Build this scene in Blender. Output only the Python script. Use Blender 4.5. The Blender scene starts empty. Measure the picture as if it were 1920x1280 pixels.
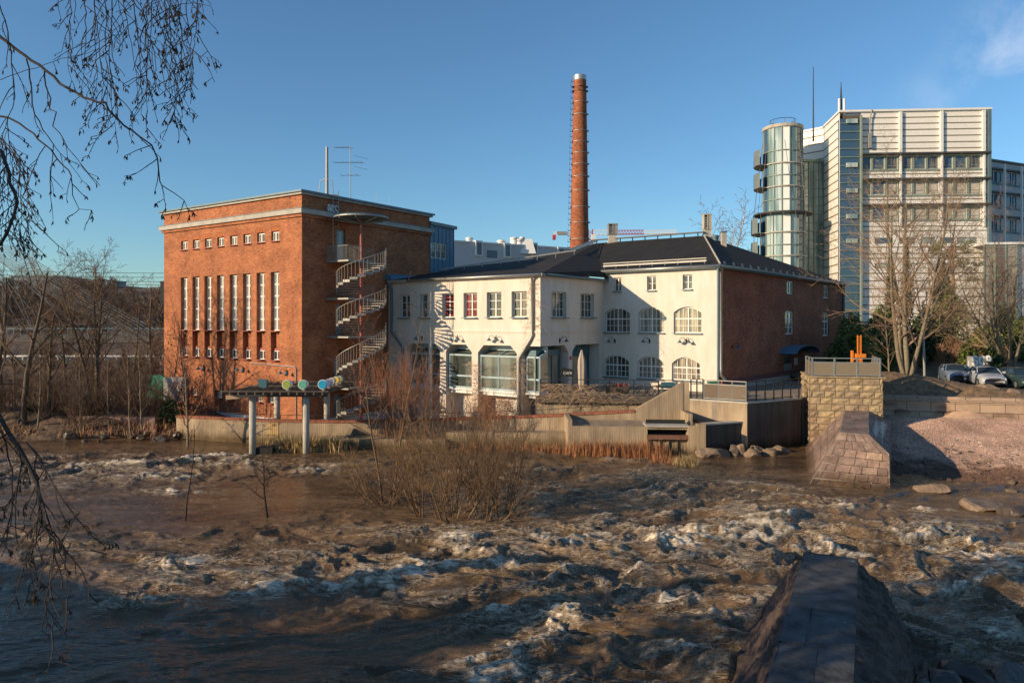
import bpy, bmesh, math, random
import numpy as np
from mathutils import Vector, Matrix, noise

# ---------------------------------------------------------------- camera, sky, sun
SC = bpy.context.scene
COL = SC.collection
CX, HY, F, H = 960.0, 604.0, 1362.0, 8.0
cam_d = bpy.data.cameras.new("camera")
cam_d.sensor_width = 36.0
cam_d.lens = F / 1920.0 * 36.0
cam_d.shift_y = -(640.0 - HY) / 1920.0
cam_d.clip_start = 0.1
cam_d.clip_end = 6000.0
cam = bpy.data.objects.new("camera", cam_d)
COL.objects.link(cam)
cam.location = (0, 0, H)
cam.rotation_euler = (math.radians(90), 0, 0)
SC.camera = cam

SUN_AZ, SUN_EL = math.radians(26.0), math.radians(16.0)      # direction the light travels to, and height
LDIR = Vector((math.cos(SUN_EL) * math.cos(SUN_AZ), math.cos(SUN_EL) * math.sin(SUN_AZ), -math.sin(SUN_EL)))
sun_d = bpy.data.lights.new("sun", 'SUN')
sun_d.energy = 5.0
sun_d.angle = math.radians(0.5)
sun_d.color = (1.0, 0.77, 0.51)
sun = bpy.data.objects.new("sun", sun_d)
COL.objects.link(sun)
sun.rotation_euler = LDIR.to_track_quat('-Z', 'Y').to_euler()
sun.location = (-60, -30, 60)

world = bpy.data.worlds.new("World")
SC.world = world
world.use_nodes = True
wn, wl = world.node_tree.nodes, world.node_tree.links
wn.clear()
wo = wn.new('ShaderNodeOutputWorld')
bg = wn.new('ShaderNodeBackground')
bg.inputs['Strength'].default_value = 0.125
sky = wn.new('ShaderNodeTexSky')
sky.sky_type = 'NISHITA'
sky.sun_disc = False
sky.sun_elevation = SUN_EL
sky.sun_rotation = math.atan2(-LDIR.x, -LDIR.y)
sky.altitude = 0.0
sky.air_density = 1.0
sky.dust_density = 0.3
sky.ozone_density = 3.0
# small pale evening clouds high on the right
tc = wn.new('ShaderNodeTexCoord')
nz = wn.new('ShaderNodeTexNoise'); nz.inputs['Scale'].default_value = 9.0; nz.inputs['Detail'].default_value = 7.0
nz.inputs['Roughness'].default_value = 0.6; nz.inputs['Distortion'].default_value = 0.5
wl.new(tc.outputs['Generated'], nz.inputs['Vector'])
cr = wn.new('ShaderNodeValToRGB'); cr.color_ramp.elements[0].position = 0.44; cr.color_ramp.elements[1].position = 0.72
wl.new(nz.outputs['Fac'], cr.inputs['Fac'])
def cloud_at(px, py, r0, r1):
    d = Vector(((px - CX) / F, 1.0, -(py - HY) / F)).normalized()
    vm = wn.new('ShaderNodeVectorMath'); vm.operation = 'DISTANCE'
    wl.new(tc.outputs['Generated'], vm.inputs[0]); vm.inputs[1].default_value = d
    mr = wn.new('ShaderNodeMapRange'); mr.inputs['From Min'].default_value = r1; mr.inputs['From Max'].default_value = r0
    wl.new(vm.outputs['Value'], mr.inputs['Value'])
    return mr.outputs['Result']
c1 = cloud_at(1905, 95, 0.0, 0.085)
c2 = cloud_at(1750, 190, 0.0, 0.06)
m2 = wn.new('ShaderNodeMath'); m2.operation = 'MULTIPLY'; wl.new(c2, m2.inputs[0]); m2.inputs[1].default_value = 0.35
mx = wn.new('ShaderNodeMath'); mx.operation = 'MAXIMUM'; wl.new(c1, mx.inputs[0]); wl.new(m2.outputs[0], mx.inputs[1])
mu = wn.new('ShaderNodeMath'); mu.operation = 'MULTIPLY'; wl.new(mx.outputs[0], mu.inputs[0]); wl.new(cr.outputs['Color'], mu.inputs[1])
mu2 = wn.new('ShaderNodeMath'); mu2.operation = 'MULTIPLY'; wl.new(mu.outputs[0], mu2.inputs[0]); mu2.inputs[1].default_value = 0.42
mixc = wn.new('ShaderNodeMix'); mixc.data_type = 'RGBA'
wl.new(mu2.outputs[0], mixc.inputs['Factor'])
tint = wn.new('ShaderNodeMix'); tint.data_type = 'RGBA'; tint.blend_type = 'MULTIPLY'; tint.inputs['Factor'].default_value = 1.0
wl.new(sky.outputs['Color'], tint.inputs['A']); tint.inputs['B'].default_value = (0.74, 0.96, 1.06, 1)
wl.new(tint.outputs['Result'], mixc.inputs['A'])
mixc.inputs['B'].default_value = (7.6, 7.5, 8.0, 1)
wl.new(mixc.outputs['Result'], bg.inputs['Color'])
wl.new(bg.outputs['Background'], wo.inputs['Surface'])

SC.view_settings.view_transform = 'Standard'
SC.view_settings.look = 'None'
SC.view_settings.gamma = 1.0
SC.view_settings.exposure = 0.22
SC.render.resolution_x, SC.render.resolution_y = 1024, 682

# ---------------------------------------------------------------- helpers
def P(px, py, D):                       # point seen at a pixel of the photograph, at depth D
    return Vector(((px - CX) / F * D, D, H - (py - HY) / F * D))
def G(px, py, z=0.0):                   # point of the level z seen at a pixel
    return P(px, py, (H - z) * F / (py - HY))

class MB:
    def __init__(s): s.v = []; s.f = []; s.smooth = False
    def face(s, *pts):
        i = len(s.v); s.v.extend([tuple(p) for p in pts]); s.f.append(tuple(range(i, i + len(pts))))
    def box(s, x0, x1, y0, y1, z0, z1):
        s.hexa([(x0, y0, z0), (x1, y0, z0), (x1, y1, z0), (x0, y1, z0), (x0, y0, z1), (x1, y0, z1), (x1, y1, z1), (x0, y1, z1)])
    def hexa(s, p):
        i = len(s.v); s.v.extend([tuple(q) for q in p])
        for f in ((0, 3, 2, 1), (4, 5, 6, 7), (0, 1, 5, 4), (1, 2, 6, 5), (2, 3, 7, 6), (3, 0, 4, 7)):
            s.f.append(tuple(i + k for k in f))
    def prism(s, poly, z0, z1):         # poly counter clockwise from above
        n = len(poly); i = len(s.v)
        z0l = z0 if isinstance(z0, (list, tuple)) else [z0] * n
        z1l = z1 if isinstance(z1, (list, tuple)) else [z1] * n
        s.v.extend([(p[0], p[1], z0l[k]) for k, p in enumerate(poly)]); s.v.extend([(p[0], p[1], z1l[k]) for k, p in enumerate(poly)])
        s.f.append(tuple(i + k for k in reversed(range(n)))); s.f.append(tuple(i + n + k for k in range(n)))
        for k in range(n):
            j = (k + 1) % n; s.f.append((i + k, i + j, i + n + j, i + n + k))
    def bar(s, a, b, w, h=None):        # rectangular bar between two points
        a, b = Vector(a), Vector(b); h = h or w; d = (b - a).normalized()
        up = Vector((0, 0, 1)) if abs(d.z) < 0.95 else Vector((0, 1, 0))
        x = d.cross(up).normalized() * w / 2; y = x.cross(d).normalized() * h / 2
        s.hexa([a - x - y, a + x - y, b + x - y, b - x - y, a - x + y, a + x + y, b + x + y, b - x + y])
    def tube(s, pts, rad, n=6, cap=False):
        pts = [Vector(p) for p in pts]
        if not isinstance(rad, (list, tuple)): rad = [rad] * len(pts)
        i0 = len(s.v); m = len(pts); px_ = None
        for k, p in enumerate(pts):
            d = (pts[min(k + 1, m - 1)] - pts[max(k - 1, 0)])
            if d.length < 1e-9: d = Vector((0, 0, 1))
            d.normalize()
            if px_ is None:
                px_ = d.cross(Vector((0, 0, 1)) if abs(d.z) < 0.9 else Vector((1, 0, 0))).normalized()
            else:
                px_ = (px_ - d * px_.dot(d))
                px_ = px_.normalized() if px_.length > 1e-6 else d.orthogonal().normalized()
            py_ = d.cross(px_)
            for q in range(n):
                a = 2 * math.pi * q / n
                s.v.append(tuple(p + px_ * (math.cos(a) * rad[k]) + py_ * (math.sin(a) * rad[k])))
        for k in range(m - 1):
            for q in range(n):
                q2 = (q + 1) % n; a = i0 + k * n
                s.f.append((a + q, a + q2, a + n + q2, a + n + q))
        if cap:
            s.f.append(tuple(i0 + q for q in reversed(range(n)))); s.f.append(tuple(i0 + (m - 1) * n + q for q in range(n)))
    def lathe(s, c, prof, n=24, cap=True):   # prof [(r,z)] about vertical axis through c
        s.tube([(c[0], c[1], z) for r, z in prof], 1, 3) if False else None
        i0 = len(s.v)
        for r, z in prof:
            for q in range(n):
                a = 2 * math.pi * q / n; s.v.append((c[0] + r * math.cos(a), c[1] + r * math.sin(a), z))
        for k in range(len(prof) - 1):
            for q in range(n):
                q2 = (q + 1) % n; a = i0 + k * n
                s.f.append((a + q, a + q2, a + n + q2, a + n + q))
        if cap:
            s.f.append(tuple(i0 + q for q in reversed(range(n)))); s.f.append(tuple(i0 + (len(prof) - 1) * n + q for q in range(n)))

ORG = {}
def tag(o, label=None, cat=None, group=None, kind=None):
    if label: o['label'] = label
    if cat: o['category'] = cat
    if group: o['group'] = group
    if kind: o['kind'] = kind
    return o
def mk_mesh(name, mb, m, org=Vector((0, 0, 0))):
    me = bpy.data.meshes.new(name)
    me.from_pydata(mb.v, [], mb.f)
    uv = me.uv_layers.new(name='UVMap')
    n = len(me.loops)
    if n:
        li = np.empty(n, dtype=np.int32); me.loops.foreach_get('vertex_index', li)
        co = np.empty(len(me.vertices) * 3); me.vertices.foreach_get('co', co); co = co.reshape(-1, 3)
        pn = np.empty(len(me.polygons) * 3); me.polygons.foreach_get('normal', pn); pn = pn.reshape(-1, 3)
        lt = np.empty(len(me.polygons), dtype=np.int32); me.polygons.foreach_get('loop_total', lt)
        nl = np.repeat(pn, lt, axis=0); c = co[li]
        hor = np.abs(nl[:, 2]) > 0.75
        t = np.stack([-nl[:, 1], nl[:, 0]], 1); ln = np.linalg.norm(t, axis=1); ln[ln < 1e-6] = 1; t = t / ln[:, None]
        u = np.where(hor, c[:, 0], c[:, 0] * t[:, 0] + c[:, 1] * t[:, 1]); v = np.where(hor, c[:, 1], c[:, 2])
        uv.data.foreach_set('uv', np.stack([u, v], 1).ravel())
        if org.length > 0:
            me.vertices.foreach_set('co', (co - np.array(org)).ravel())
    if m: me.materials.append(m)
    if mb.smooth: me.polygons.foreach_set('use_smooth', [True] * len(me.polygons))
    me.update()
    return me
def part(name, mb, m, parent=None):
    org = ORG.get(parent.name, Vector((0, 0, 0))) if parent else Vector((0, 0, 0))
    o = bpy.data.objects.new(name, mk_mesh(name, mb, m, org))
    COL.objects.link(o)
    if parent: o.parent = parent; ORG[o.name] = org
    return o
def thing(name, label, cat, loc=(0, 0, 0), group=None):
    o = bpy.data.objects.new(name, None); COL.objects.link(o)
    o.empty_display_size = 0.2; o.location = loc; ORG[o.name] = Vector(loc)
    return tag(o, label, cat, group)
def solo(name, mb, m, label, cat, group=None, kind=None):     # a thing that is one mesh, origin at its base
    vs = mb.v; org = Vector((sum(p[0] for p in vs) / len(vs), sum(p[1] for p in vs) / len(vs), min(p[2] for p in vs)))
    o = bpy.data.objects.new(name, mk_mesh(name, mb, m, org)); o.location = org
    COL.objects.link(o); ORG[o.name] = org
    return tag(o, label, cat, group, kind)
def struct(name, mb, m):
    return tag(part(name, mb, m), kind='structure')
def copy_tree(o, loc=None, rz=None, sc=None, label=None, parent=None):
    c = o.copy(); COL.objects.link(c)
    if parent: c.parent = parent
    if loc is not None: c.location = loc
    if rz is not None: c.rotation_euler = (0, 0, rz)
    if sc is not None: c.scale = (sc, sc, sc) if not isinstance(sc, (tuple, list)) else sc
    if label: c['label'] = label
    for ch in list(o.children): copy_tree(ch, parent=c)
    return c

# ---------------------------------------------------------------- materials
MATS = {}
def tide(N, L, src, col=(.38, .34, .26), lvl=.42, soft=.3):
    """damp, algae stained band just above the river level"""
    ge = N.new('ShaderNodeNewGeometry'); sp = N.new('ShaderNodeSeparateXYZ'); L.new(ge.outputs['Position'], sp.inputs[0])
    n = N.new('ShaderNodeTexNoise'); n.inputs['Scale'].default_value = 1.3; n.inputs['Detail'].default_value = 6; L.new(ge.outputs['Position'], n.inputs['Vector'])
    a = N.new('ShaderNodeMath'); a.operation = 'MULTIPLY_ADD'; L.new(n.outputs['Fac'], a.inputs[0]); a.inputs[1].default_value = -.9; L.new(sp.outputs['Z'], a.inputs[2])
    mr = N.new('ShaderNodeMapRange'); mr.inputs['From Min'].default_value = lvl - .45 - soft; mr.inputs['From Max'].default_value = lvl - .45 + soft; mr.inputs['To Min'].default_value = 1; mr.inputs['To Max'].default_value = 0; L.new(a.outputs[0], mr.inputs['Value'])
    x = N.new('ShaderNodeMix'); x.data_type = 'RGBA'; x.blend_type = 'MULTIPLY'; L.new(mr.outputs['Result'], x.inputs['Factor']); L.new(src, x.inputs['A']); x.inputs['B'].default_value = (col[0], col[1], col[2], 1)
    return x.outputs['Result']
def nm(name):
    m = bpy.data.materials.new(name); m.use_nodes = True
    nt = m.node_tree; b = nt.nodes['Principled BSDF']
    return m, nt.nodes, nt.links, b
def rgba(c): return (c[0], c[1], c[2], 1.0)
def mat(name, col, rough=0.7, var=0.15, scale=2.0, bump=0.0, bscale=None, metal=0.0, stretch=(1, 1, 1), col2=None, spec=0.5, coat=0.0, detail=5.0, uvc=False):
    if name in MATS: return MATS[name]
    m, N, L, b = nm(name)
    b.inputs['Roughness'].default_value = rough; b.inputs['Metallic'].default_value = metal
    b.inputs['Specular IOR Level'].default_value = spec; b.inputs['Coat Weight'].default_value = coat
    tc = N.new('ShaderNodeTexCoord'); mp = N.new('ShaderNodeMapping'); mp.inputs['Scale'].default_value = stretch
    L.new(tc.outputs['UV' if uvc else 'Object'], mp.inputs['Vector'])
    n = N.new('ShaderNodeTexNoise'); n.inputs['Scale'].default_value = scale; n.inputs['Detail'].default_value = detail; n.inputs['Roughness'].default_value = 0.65
    L.new(mp.outputs['Vector'], n.inputs['Vector'])
    r = N.new('ShaderNodeValToRGB'); r.color_ramp.elements[0].position = 0.3; r.color_ramp.elements[1].position = 0.7
    c2 = col2 if col2 else tuple(min(1, x * (1 + var)) for x in col)
    c1 = col if col2 else tuple(x * (1 - var) for x in col)
    r.color_ramp.elements[0].color = rgba(c1); r.color_ramp.elements[1].color = rgba(c2)
    L.new(n.outputs['Fac'], r.inputs['Fac']); L.new(r.outputs['Color'], b.inputs['Base Color'])
    if bump:
        n2 = N.new('ShaderNodeTexNoise'); n2.inputs['Scale'].default_value = bscale or scale * 4; n2.inputs['Detail'].default_value = 5
        L.new(mp.outputs['Vector'], n2.inputs['Vector'])
        bp = N.new('ShaderNodeBump'); bp.inputs['Strength'].default_value = 1.0; bp.inputs['Distance'].default_value = bump
        L.new(n2.outputs['Fac'], bp.inputs['Height']); L.new(bp.outputs['Normal'], b.inputs['Normal'])
    MATS[name] = m
    return m
def brick(name, c1, c2, mortar, bw=0.26, bh=0.084, ms=0.012, bump=0.01, mott=0.5, msc=0.5, rough=0.85, stain=None, white=0.0, fine=1.0):
    m, N, L, b = nm(name)
    b.inputs['Roughness'].default_value = rough; b.inputs['Specular IOR Level'].default_value = 0.25
    tc = N.new('ShaderNodeTexCoord')
    br = N.new('ShaderNodeTexBrick'); br.offset = 0.5
    br.inputs['Scale'].default_value = 1.0; br.inputs['Brick Width'].default_value = bw; br.inputs['Row Height'].default_value = bh
    br.inputs['Mortar Size'].default_value = ms; br.inputs['Mortar Smooth'].default_value = 0.3; br.inputs['Bias'].default_value = 0.0
    br.inputs['Color1'].default_value = rgba(c1); br.inputs['Color2'].default_value = rgba(c2); br.inputs['Mortar'].default_value = rgba(mortar)
    L.new(tc.outputs['UV'], br.inputs['Vector'])
    n = N.new('ShaderNodeTexNoise'); n.inputs['Scale'].default_value = msc; n.inputs['Detail'].default_value = 8; n.inputs['Roughness'].default_value = 0.7
    L.new(tc.outputs['UV'], n.inputs['Vector'])
    r = N.new('ShaderNodeValToRGB'); r.color_ramp.elements[0].position = 0.3; r.color_ramp.elements[1].position = 0.68
    r.color_ramp.elements[0].color = (1 - mott, 1 - mott, 1 - mott, 1); r.color_ramp.elements[1].color = (1.12, 1.12, 1.1, 1)
    L.new(n.outputs['Fac'], r.inputs['Fac'])
    mx = N.new('ShaderNodeMix'); mx.data_type = 'RGBA'; mx.blend_type = 'MULTIPLY'; mx.inputs['Factor'].default_value = 1.0
    L.new(br.outputs['Color'], mx.inputs['A']); L.new(r.outputs['Color'], mx.inputs['B'])
    # single bricks burnt darker or paler than the rest
    mp = N.new('ShaderNodeMapping'); mp.inputs['Scale'].default_value = (1.0 / bw, 1.0 / bh, 1)
    L.new(tc.outputs['UV'], mp.inputs['Vector'])
    wn_ = N.new('ShaderNodeTexNoise'); wn_.inputs['Scale'].default_value = 0.9 * fine; wn_.inputs['Detail'].default_value = 1.0
    L.new(mp.outputs['Vector'], wn_.inputs['Vector'])
    r2 = N.new('ShaderNodeValToRGB'); r2.color_ramp.elements[0].position = 0.30; r2.color_ramp.elements[1].position = 0.42
    r2.color_ramp.elements[0].color = (0.42, 0.36, 0.36, 1); r2.color_ramp.elements[1].color = (1, 1, 1, 1)
    L.new(wn_.outputs['Fac'], r2.inputs['Fac'])
    mx2 = N.new('ShaderNodeMix'); mx2.data_type = 'RGBA'; mx2.blend_type = 'MULTIPLY'; mx2.inputs['Factor'].default_value = 0.8
    L.new(mx.outputs['Result'], mx2.inputs['A']); L.new(r2.outputs['Color'], mx2.inputs['B'])
    out = mx2.outputs['Result']
    if white:
        r3 = N.new('ShaderNodeValToRGB'); r3.color_ramp.elements[0].position = 0.62; r3.color_ramp.elements[1].position = 0.66
        L.new(wn_.outputs['Fac'], r3.inputs['Fac'])
        n3 = N.new('ShaderNodeTexNoise'); n3.inputs['Scale'].default_value = 0.22; n3.inputs['Detail'].default_value = 3
        L.new(tc.outputs['UV'], n3.inputs['Vector'])
        r4 = N.new('ShaderNodeValToRGB'); r4.color_ramp.elements[0].position = 0.42; r4.color_ramp.elements[1].position = 0.6
        L.new(n3.outputs['Fac'], r4.inputs['Fac'])
        mm = N.new('ShaderNodeMath'); mm.operation = 'MULTIPLY'; L.new(r3.outputs['Color'], mm.inputs[0]); L.new(r4.outputs['Color'], mm.inputs[1])
        mm2 = N.new('ShaderNodeMath'); mm2.operation = 'MULTIPLY'; L.new(mm.outputs[0], mm2.inputs[0]); mm2.inputs[1].default_value = white
        mx3 = N.new('ShaderNodeMix'); mx3.data_type = 'RGBA'; mx3.inputs['B'].default_value = (0.5, 0.42, 0.36, 1)
        L.new(mm2.outputs[0], mx3.inputs['Factor']); L.new(out, mx3.inputs['A']); out = mx3.outputs['Result']
    L.new(out, b.inputs['Base Color'])
    if bump:
        inv = N.new('ShaderNodeMath'); inv.operation = 'MULTIPLY_ADD'; inv.inputs[1].default_value = -1.0; inv.inputs[2].default_value = 1.0
        L.new(br.outputs['Fac'], inv.inputs[0])
        ad = N.new('ShaderNodeMath'); ad.operation = 'ADD'; L.new(inv.outputs[0], ad.inputs[0])
        nb = N.new('ShaderNodeTexNoise'); nb.inputs['Scale'].default_value = 1.2 / bh; nb.inputs['Detail'].default_value = 4
        L.new(tc.outputs['UV'], nb.inputs['Vector']); L.new(nb.outputs['Fac'], ad.inputs[1])
        bp = N.new('ShaderNodeBump'); bp.inputs['Distance'].default_value = bump; bp.inputs['Strength'].default_value = 1.0
        L.new(ad.outputs[0], bp.inputs['Height']); L.new(bp.outputs['Normal'], b.inputs['Normal'])
    MATS[name] = m
    return m

M_BRICK = brick('orange_brick', (0.60, 0.178, 0.060), (0.36, 0.085, 0.034), (0.46, 0.26, 0.15), ms=0.015, mott=0.5)
M_MILLBRICK = brick('dark_red_brick', (0.52, 0.145, 0.066), (0.30, 0.08, 0.040), (0.38, 0.22, 0.14), mott=0.5, msc=0.45, white=0.6)
M_CHIMBRICK = brick('chimney_brick', (0.46, 0.135, 0.055), (0.26, 0.072, 0.034), (0.32, 0.19, 0.12), bw=0.36, bh=0.14, mott=0.35)
M_COPING = brick('coping_brick', (0.48, 0.16, 0.085), (0.36, 0.11, 0.06), (0.2, 0.12, 0.09), bw=0.13, bh=0.5, ms=0.02, mott=0.3)
M_STUCCO = mat('cream_stucco', (0.60, 0.52, 0.43), 0.9, 0.06, 1.3, bump=0.006, bscale=14, stretch=(1, 1, .28), col2=(0.73, 0.655, 0.575), detail=9)
M_WHITEPAINT = mat('white_paint', (0.72, 0.71, 0.68), 0.5, 0.06, 3)
M_FRAME = mat('window_frame_white', (0.74, 0.71, 0.64), 0.5, 0.08, 3)
M_REDSILL = mat('red_painted_sill', (0.34, 0.09, 0.06), 0.7, 0.15, 3)
M_BLUEFRAME = mat('pale_blue_frame', (0.36, 0.47, 0.50), 0.4, 0.1, 2)
M_TEAL = mat('dark_teal_frame', (0.05, 0.13, 0.16), 0.45, 0.15, 2)
M_CONC = mat('light_concrete', (0.42, 0.39, 0.33), 0.9, 0.2, 1.5, bump=0.01, bscale=12)
M_STONE = mat('pale_stone_band', (0.40, 0.37, 0.32), 0.85, 0.2, 1.2)
M_ROOF = mat('black_felt_roof', (0.027, 0.023, 0.018), 0.85, 0.3, 1.5, bump=0.01, bscale=6, spec=0.3)
def feltmat():
    m = M_ROOF; N, L = m.node_tree.nodes, m.node_tree.links; b = N['Principled BSDF']; src = b.inputs['Base Color'].links[0].from_socket
    tc = N.new('ShaderNodeTexCoord'); mp = N.new('ShaderNodeMapping'); mp.inputs['Rotation'].default_value = (0, 0, math.radians(37.6)); L.new(tc.outputs['Object'], mp.inputs['Vector'])
    br = N.new('ShaderNodeTexBrick'); br.offset = .37; br.inputs['Scale'].default_value = 1; br.inputs['Brick Width'].default_value = 1.0; br.inputs['Row Height'].default_value = 7.0; br.inputs['Mortar Size'].default_value = .03
    br.inputs['Color1'].default_value = (1, 1, 1, 1); br.inputs['Color2'].default_value = (.72, .72, .74, 1); br.inputs['Mortar'].default_value = (1.7, 1.6, 1.5, 1); L.new(mp.outputs['Vector'], br.inputs['Vector'])
    x = N.new('ShaderNodeMix'); x.data_type = 'RGBA'; x.blend_type = 'MULTIPLY'; x.inputs['Factor'].default_value = 1; L.new(src, x.inputs['A']); L.new(br.outputs['Color'], x.inputs['B']); L.new(x.outputs['Result'], b.inputs['Base Color'])
feltmat()
M_GALV = mat('galvanised_steel', (0.42, 0.42, 0.40), 0.42, 0.12, 4, metal=0.7)
M_STEEL = mat('grey_painted_steel', (0.30, 0.29, 0.265), 0.5, 0.1, 3, metal=0.2)
M_DARKMETAL = mat('black_painted_steel', (0.02, 0.02, 0.022), 0.5, 0.2, 3)
M_REDPOLE = mat('red_oxide_steel', (0.30, 0.07, 0.05), 0.5, 0.15, 3)
M_ZINC = mat('blue_grey_zinc', (0.11, 0.17, 0.20), 0.45, 0.12, 1.2, metal=0.2)
M_ZINCBLUE = mat('blue_zinc_cladding', (0.085, 0.19, 0.28), 0.5, 0.12, 1.0)
M_DOOR = mat('grey_blue_door', (0.22, 0.26, 0.28), 0.5, 0.1, 2)
M_BLACK = mat('matt_black', (0.012, 0.012, 0.012), 0.8, 0.2, 3)
M_RED = mat('red_paint', (0.42, 0.04, 0.05), 0.5, 0.1, 3)
M_ORANGE = mat('orange_paint', (0.75, 0.22, 0.02), 0.5, 0.1, 3)
M_GREEN = mat('green_paint', (0.03, 0.30, 0.19), 0.55, 0.2, 2)
M_WOODDK = mat('weathered_wood', (0.10, 0.075, 0.055), 0.85, 0.35, 2, stretch=(1, 1, 6))
M_WOOD = mat('pale_wood', (0.45, 0.32, 0.20), 0.8, 0.2, 2)
M_RUST = mat('rusty_iron', (0.16, 0.075, 0.045), 0.85, 0.4, 5, bump=0.01)
def glass(name, col, rough=0.06, curtain=None, fac=0.5, scale=1.5):
    m, N, L, b = nm(name)
    b.inputs['Roughness'].default_value = rough; b.inputs['Specular IOR Level'].default_value = 0.9; b.inputs['IOR'].default_value = 1.5
    b.inputs['Base Color'].default_value = rgba(col)
    if curtain:
        tc = N.new('ShaderNodeTexCoord'); mp = N.new('ShaderNodeMapping'); mp.inputs['Scale'].default_value = (1, 1, 0.12)
        oi = N.new('ShaderNodeObjectInfo')
        ad = N.new('ShaderNodeVectorMath'); ad.operation = 'ADD'; L.new(tc.outputs['Object'], ad.inputs[0]); L.new(oi.outputs['Location'], ad.inputs[1])
        L.new(ad.outputs[0], mp.inputs['Vector'])
        n = N.new('ShaderNodeTexNoise'); n.inputs['Scale'].default_value = scale; n.inputs['Detail'].default_value = 3; L.new(mp.outputs['Vector'], n.inputs['Vector'])
        r = N.new('ShaderNodeValToRGB'); r.color_ramp.elements[0].position = 0.5 - 0.18 * fac; r.color_ramp.elements[1].position = 0.62
        r.color_ramp.elements[0].color = rgba(col); r.color_ramp.elements[1].color = rgba(curtain)
        L.new(n.outputs['Fac'], r.inputs['Fac']); L.new(r.outputs['Color'], b.inputs['Base Color'])
    MATS[name] = m
    return m
M_GLASS = glass('window_glass', (0.028, 0.03, 0.034), curtain=(0.16, 0.145, 0.12), scale=3.0)
M_GLASSPALE = glass('window_glass_lit_curtains', (0.05, 0.05, 0.05), curtain=(0.42, 0.36, 0.27), fac=0.9, scale=4.0)
M_GLASSBRIGHT = glass('window_glass_pale_blinds', (0.20, 0.19, 0.17), curtain=(0.52, 0.48, 0.41), fac=0.9, scale=5.0)
M_GLASSRED = glass('window_glass_red_curtains', (0.08, 0.02, 0.02), curtain=(0.25, 0.03, 0.03), fac=1.0, scale=4.0)
M_GLASSCAFE = glass('cafe_glass', (0.05, 0.062, 0.055), curtain=(0.19, 0.20, 0.165), scale=0.8)
M_GLASSREFL = glass('cafe_reflection_glass', (0.10, 0.095, 0.08), curtain=(0.46, 0.40, 0.29), fac=.8, scale=0.9)  # cream streaks paint a reflection into the pane colour
M_GLASSBLUE = glass('blue_glass', (0.04, 0.085, 0.14), rough=0.05)
M_GLASSGREEN = glass('green_tinted_glass', (0.16, 0.24, 0.23), curtain=(0.46, 0.53, 0.48), rough=0.04, scale=0.9)
M_BLIND = mat('window_blinds', (0.48, 0.44, 0.38), 0.6, 0.12, 0.6, stretch=(1, 1, 0.2))
M_PANEWHITE = mat('white_pane', (0.85, 0.84, 0.80), 0.35, 0.03, 0.6)

def streaked(name, col, col2, vs=(2.2, 2.2, 0.12), top=None, bump=0.012, moss=False):
    """board marked concrete: fine upright boards, long run-down stains"""
    m, N, L, b = nm(name); b.inputs['Roughness'].default_value = 0.9; b.inputs['Specular IOR Level'].default_value = 0.25
    tc = N.new('ShaderNodeTexCoord')
    mp = N.new('ShaderNodeMapping'); mp.inputs['Scale'].default_value = (vs[0], vs[2], 1); L.new(tc.outputs['UV'], mp.inputs['Vector'])
    n = N.new('ShaderNodeTexNoise'); n.inputs['Scale'].default_value = 1.0; n.inputs['Detail'].default_value = 6; n.inputs['Roughness'].default_value = 0.7
    L.new(mp.outputs['Vector'], n.inputs['Vector'])
    n2 = N.new('ShaderNodeTexNoise'); n2.inputs['Scale'].default_value = 0.35; n2.inputs['Detail'].default_value = 6; L.new(tc.outputs['UV'], n2.inputs['Vector'])
    ad = N.new('ShaderNodeMath'); ad.operation = 'MULTIPLY_ADD'; ad.inputs[1].default_value = 0.6; L.new(n.outputs['Fac'], ad.inputs[0])
    sc = N.new('ShaderNodeMath'); sc.operation = 'MULTIPLY'; sc.inputs[1].default_value = 0.4; L.new(n2.outputs['Fac'], sc.inputs[0]); L.new(sc.outputs[0], ad.inputs[2])
    r = N.new('ShaderNodeValToRGB'); r.color_ramp.elements[0].position = 0.36; r.color_ramp.elements[1].position = 0.6
    r.color_ramp.elements[0].color = rgba(col2); r.color_ramp.elements[1].color = rgba(col)
    L.new(ad.outputs[0], r.inputs['Fac'])
    L.new(tide(N, L, r.outputs['Color']), b.inputs['Base Color'])
    w = N.new('ShaderNodeTexWave'); w.bands_direction = 'X'; w.inputs['Scale'].default_value = 2.2; w.inputs['Distortion'].default_value = 0.6; w.inputs['Detail'].default_value = 3
    L.new(tc.outputs['UV'], w.inputs['Vector'])
    mm = N.new('ShaderNodeMath'); mm.operation = 'ADD'; L.new(w.outputs['Fac'], mm.inputs[0]); L.new(n.outputs['Fac'], mm.inputs[1])
    bp = N.new('ShaderNodeBump'); bp.inputs['Distance'].default_value = bump; L.new(mm.outputs[0], bp.inputs['Height']); L.new(bp.outputs['Normal'], b.inputs['Normal'])
    MATS[name] = m
    return m
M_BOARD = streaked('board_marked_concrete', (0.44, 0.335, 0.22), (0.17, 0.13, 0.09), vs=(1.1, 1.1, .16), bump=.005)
M_BOARDSHADE = streaked('shade_dark_stained_concrete', (0.13, 0.10, 0.075), (0.05, 0.042, 0.036))  # darker copy of the board concrete; shade painted into the colour
M_BOARDRUST = streaked('rust_stained_concrete', (0.50, 0.35, 0.17), (0.30, 0.17, 0.07))
M_BARK = mat('grey_brown_bark', (0.10, 0.078, 0.052), 0.9, 0.35, 6, bump=0.01)
M_BARKPALE = mat('pale_olive_bark', (0.20, 0.165, 0.11), 0.9, 0.3, 6, bump=0.01)
M_TWIG = mat('brown_twigs', (0.15, 0.095, 0.06), 0.9, 0.3, 2)
M_TWIGRED = mat('red_willow_stems', (0.28, 0.115, 0.055), 0.8, 0.3, 2)
M_TWIGDK = mat('dark_birch_twigs', (0.035, 0.026, 0.022), 0.9, 0.3, 3)
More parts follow.
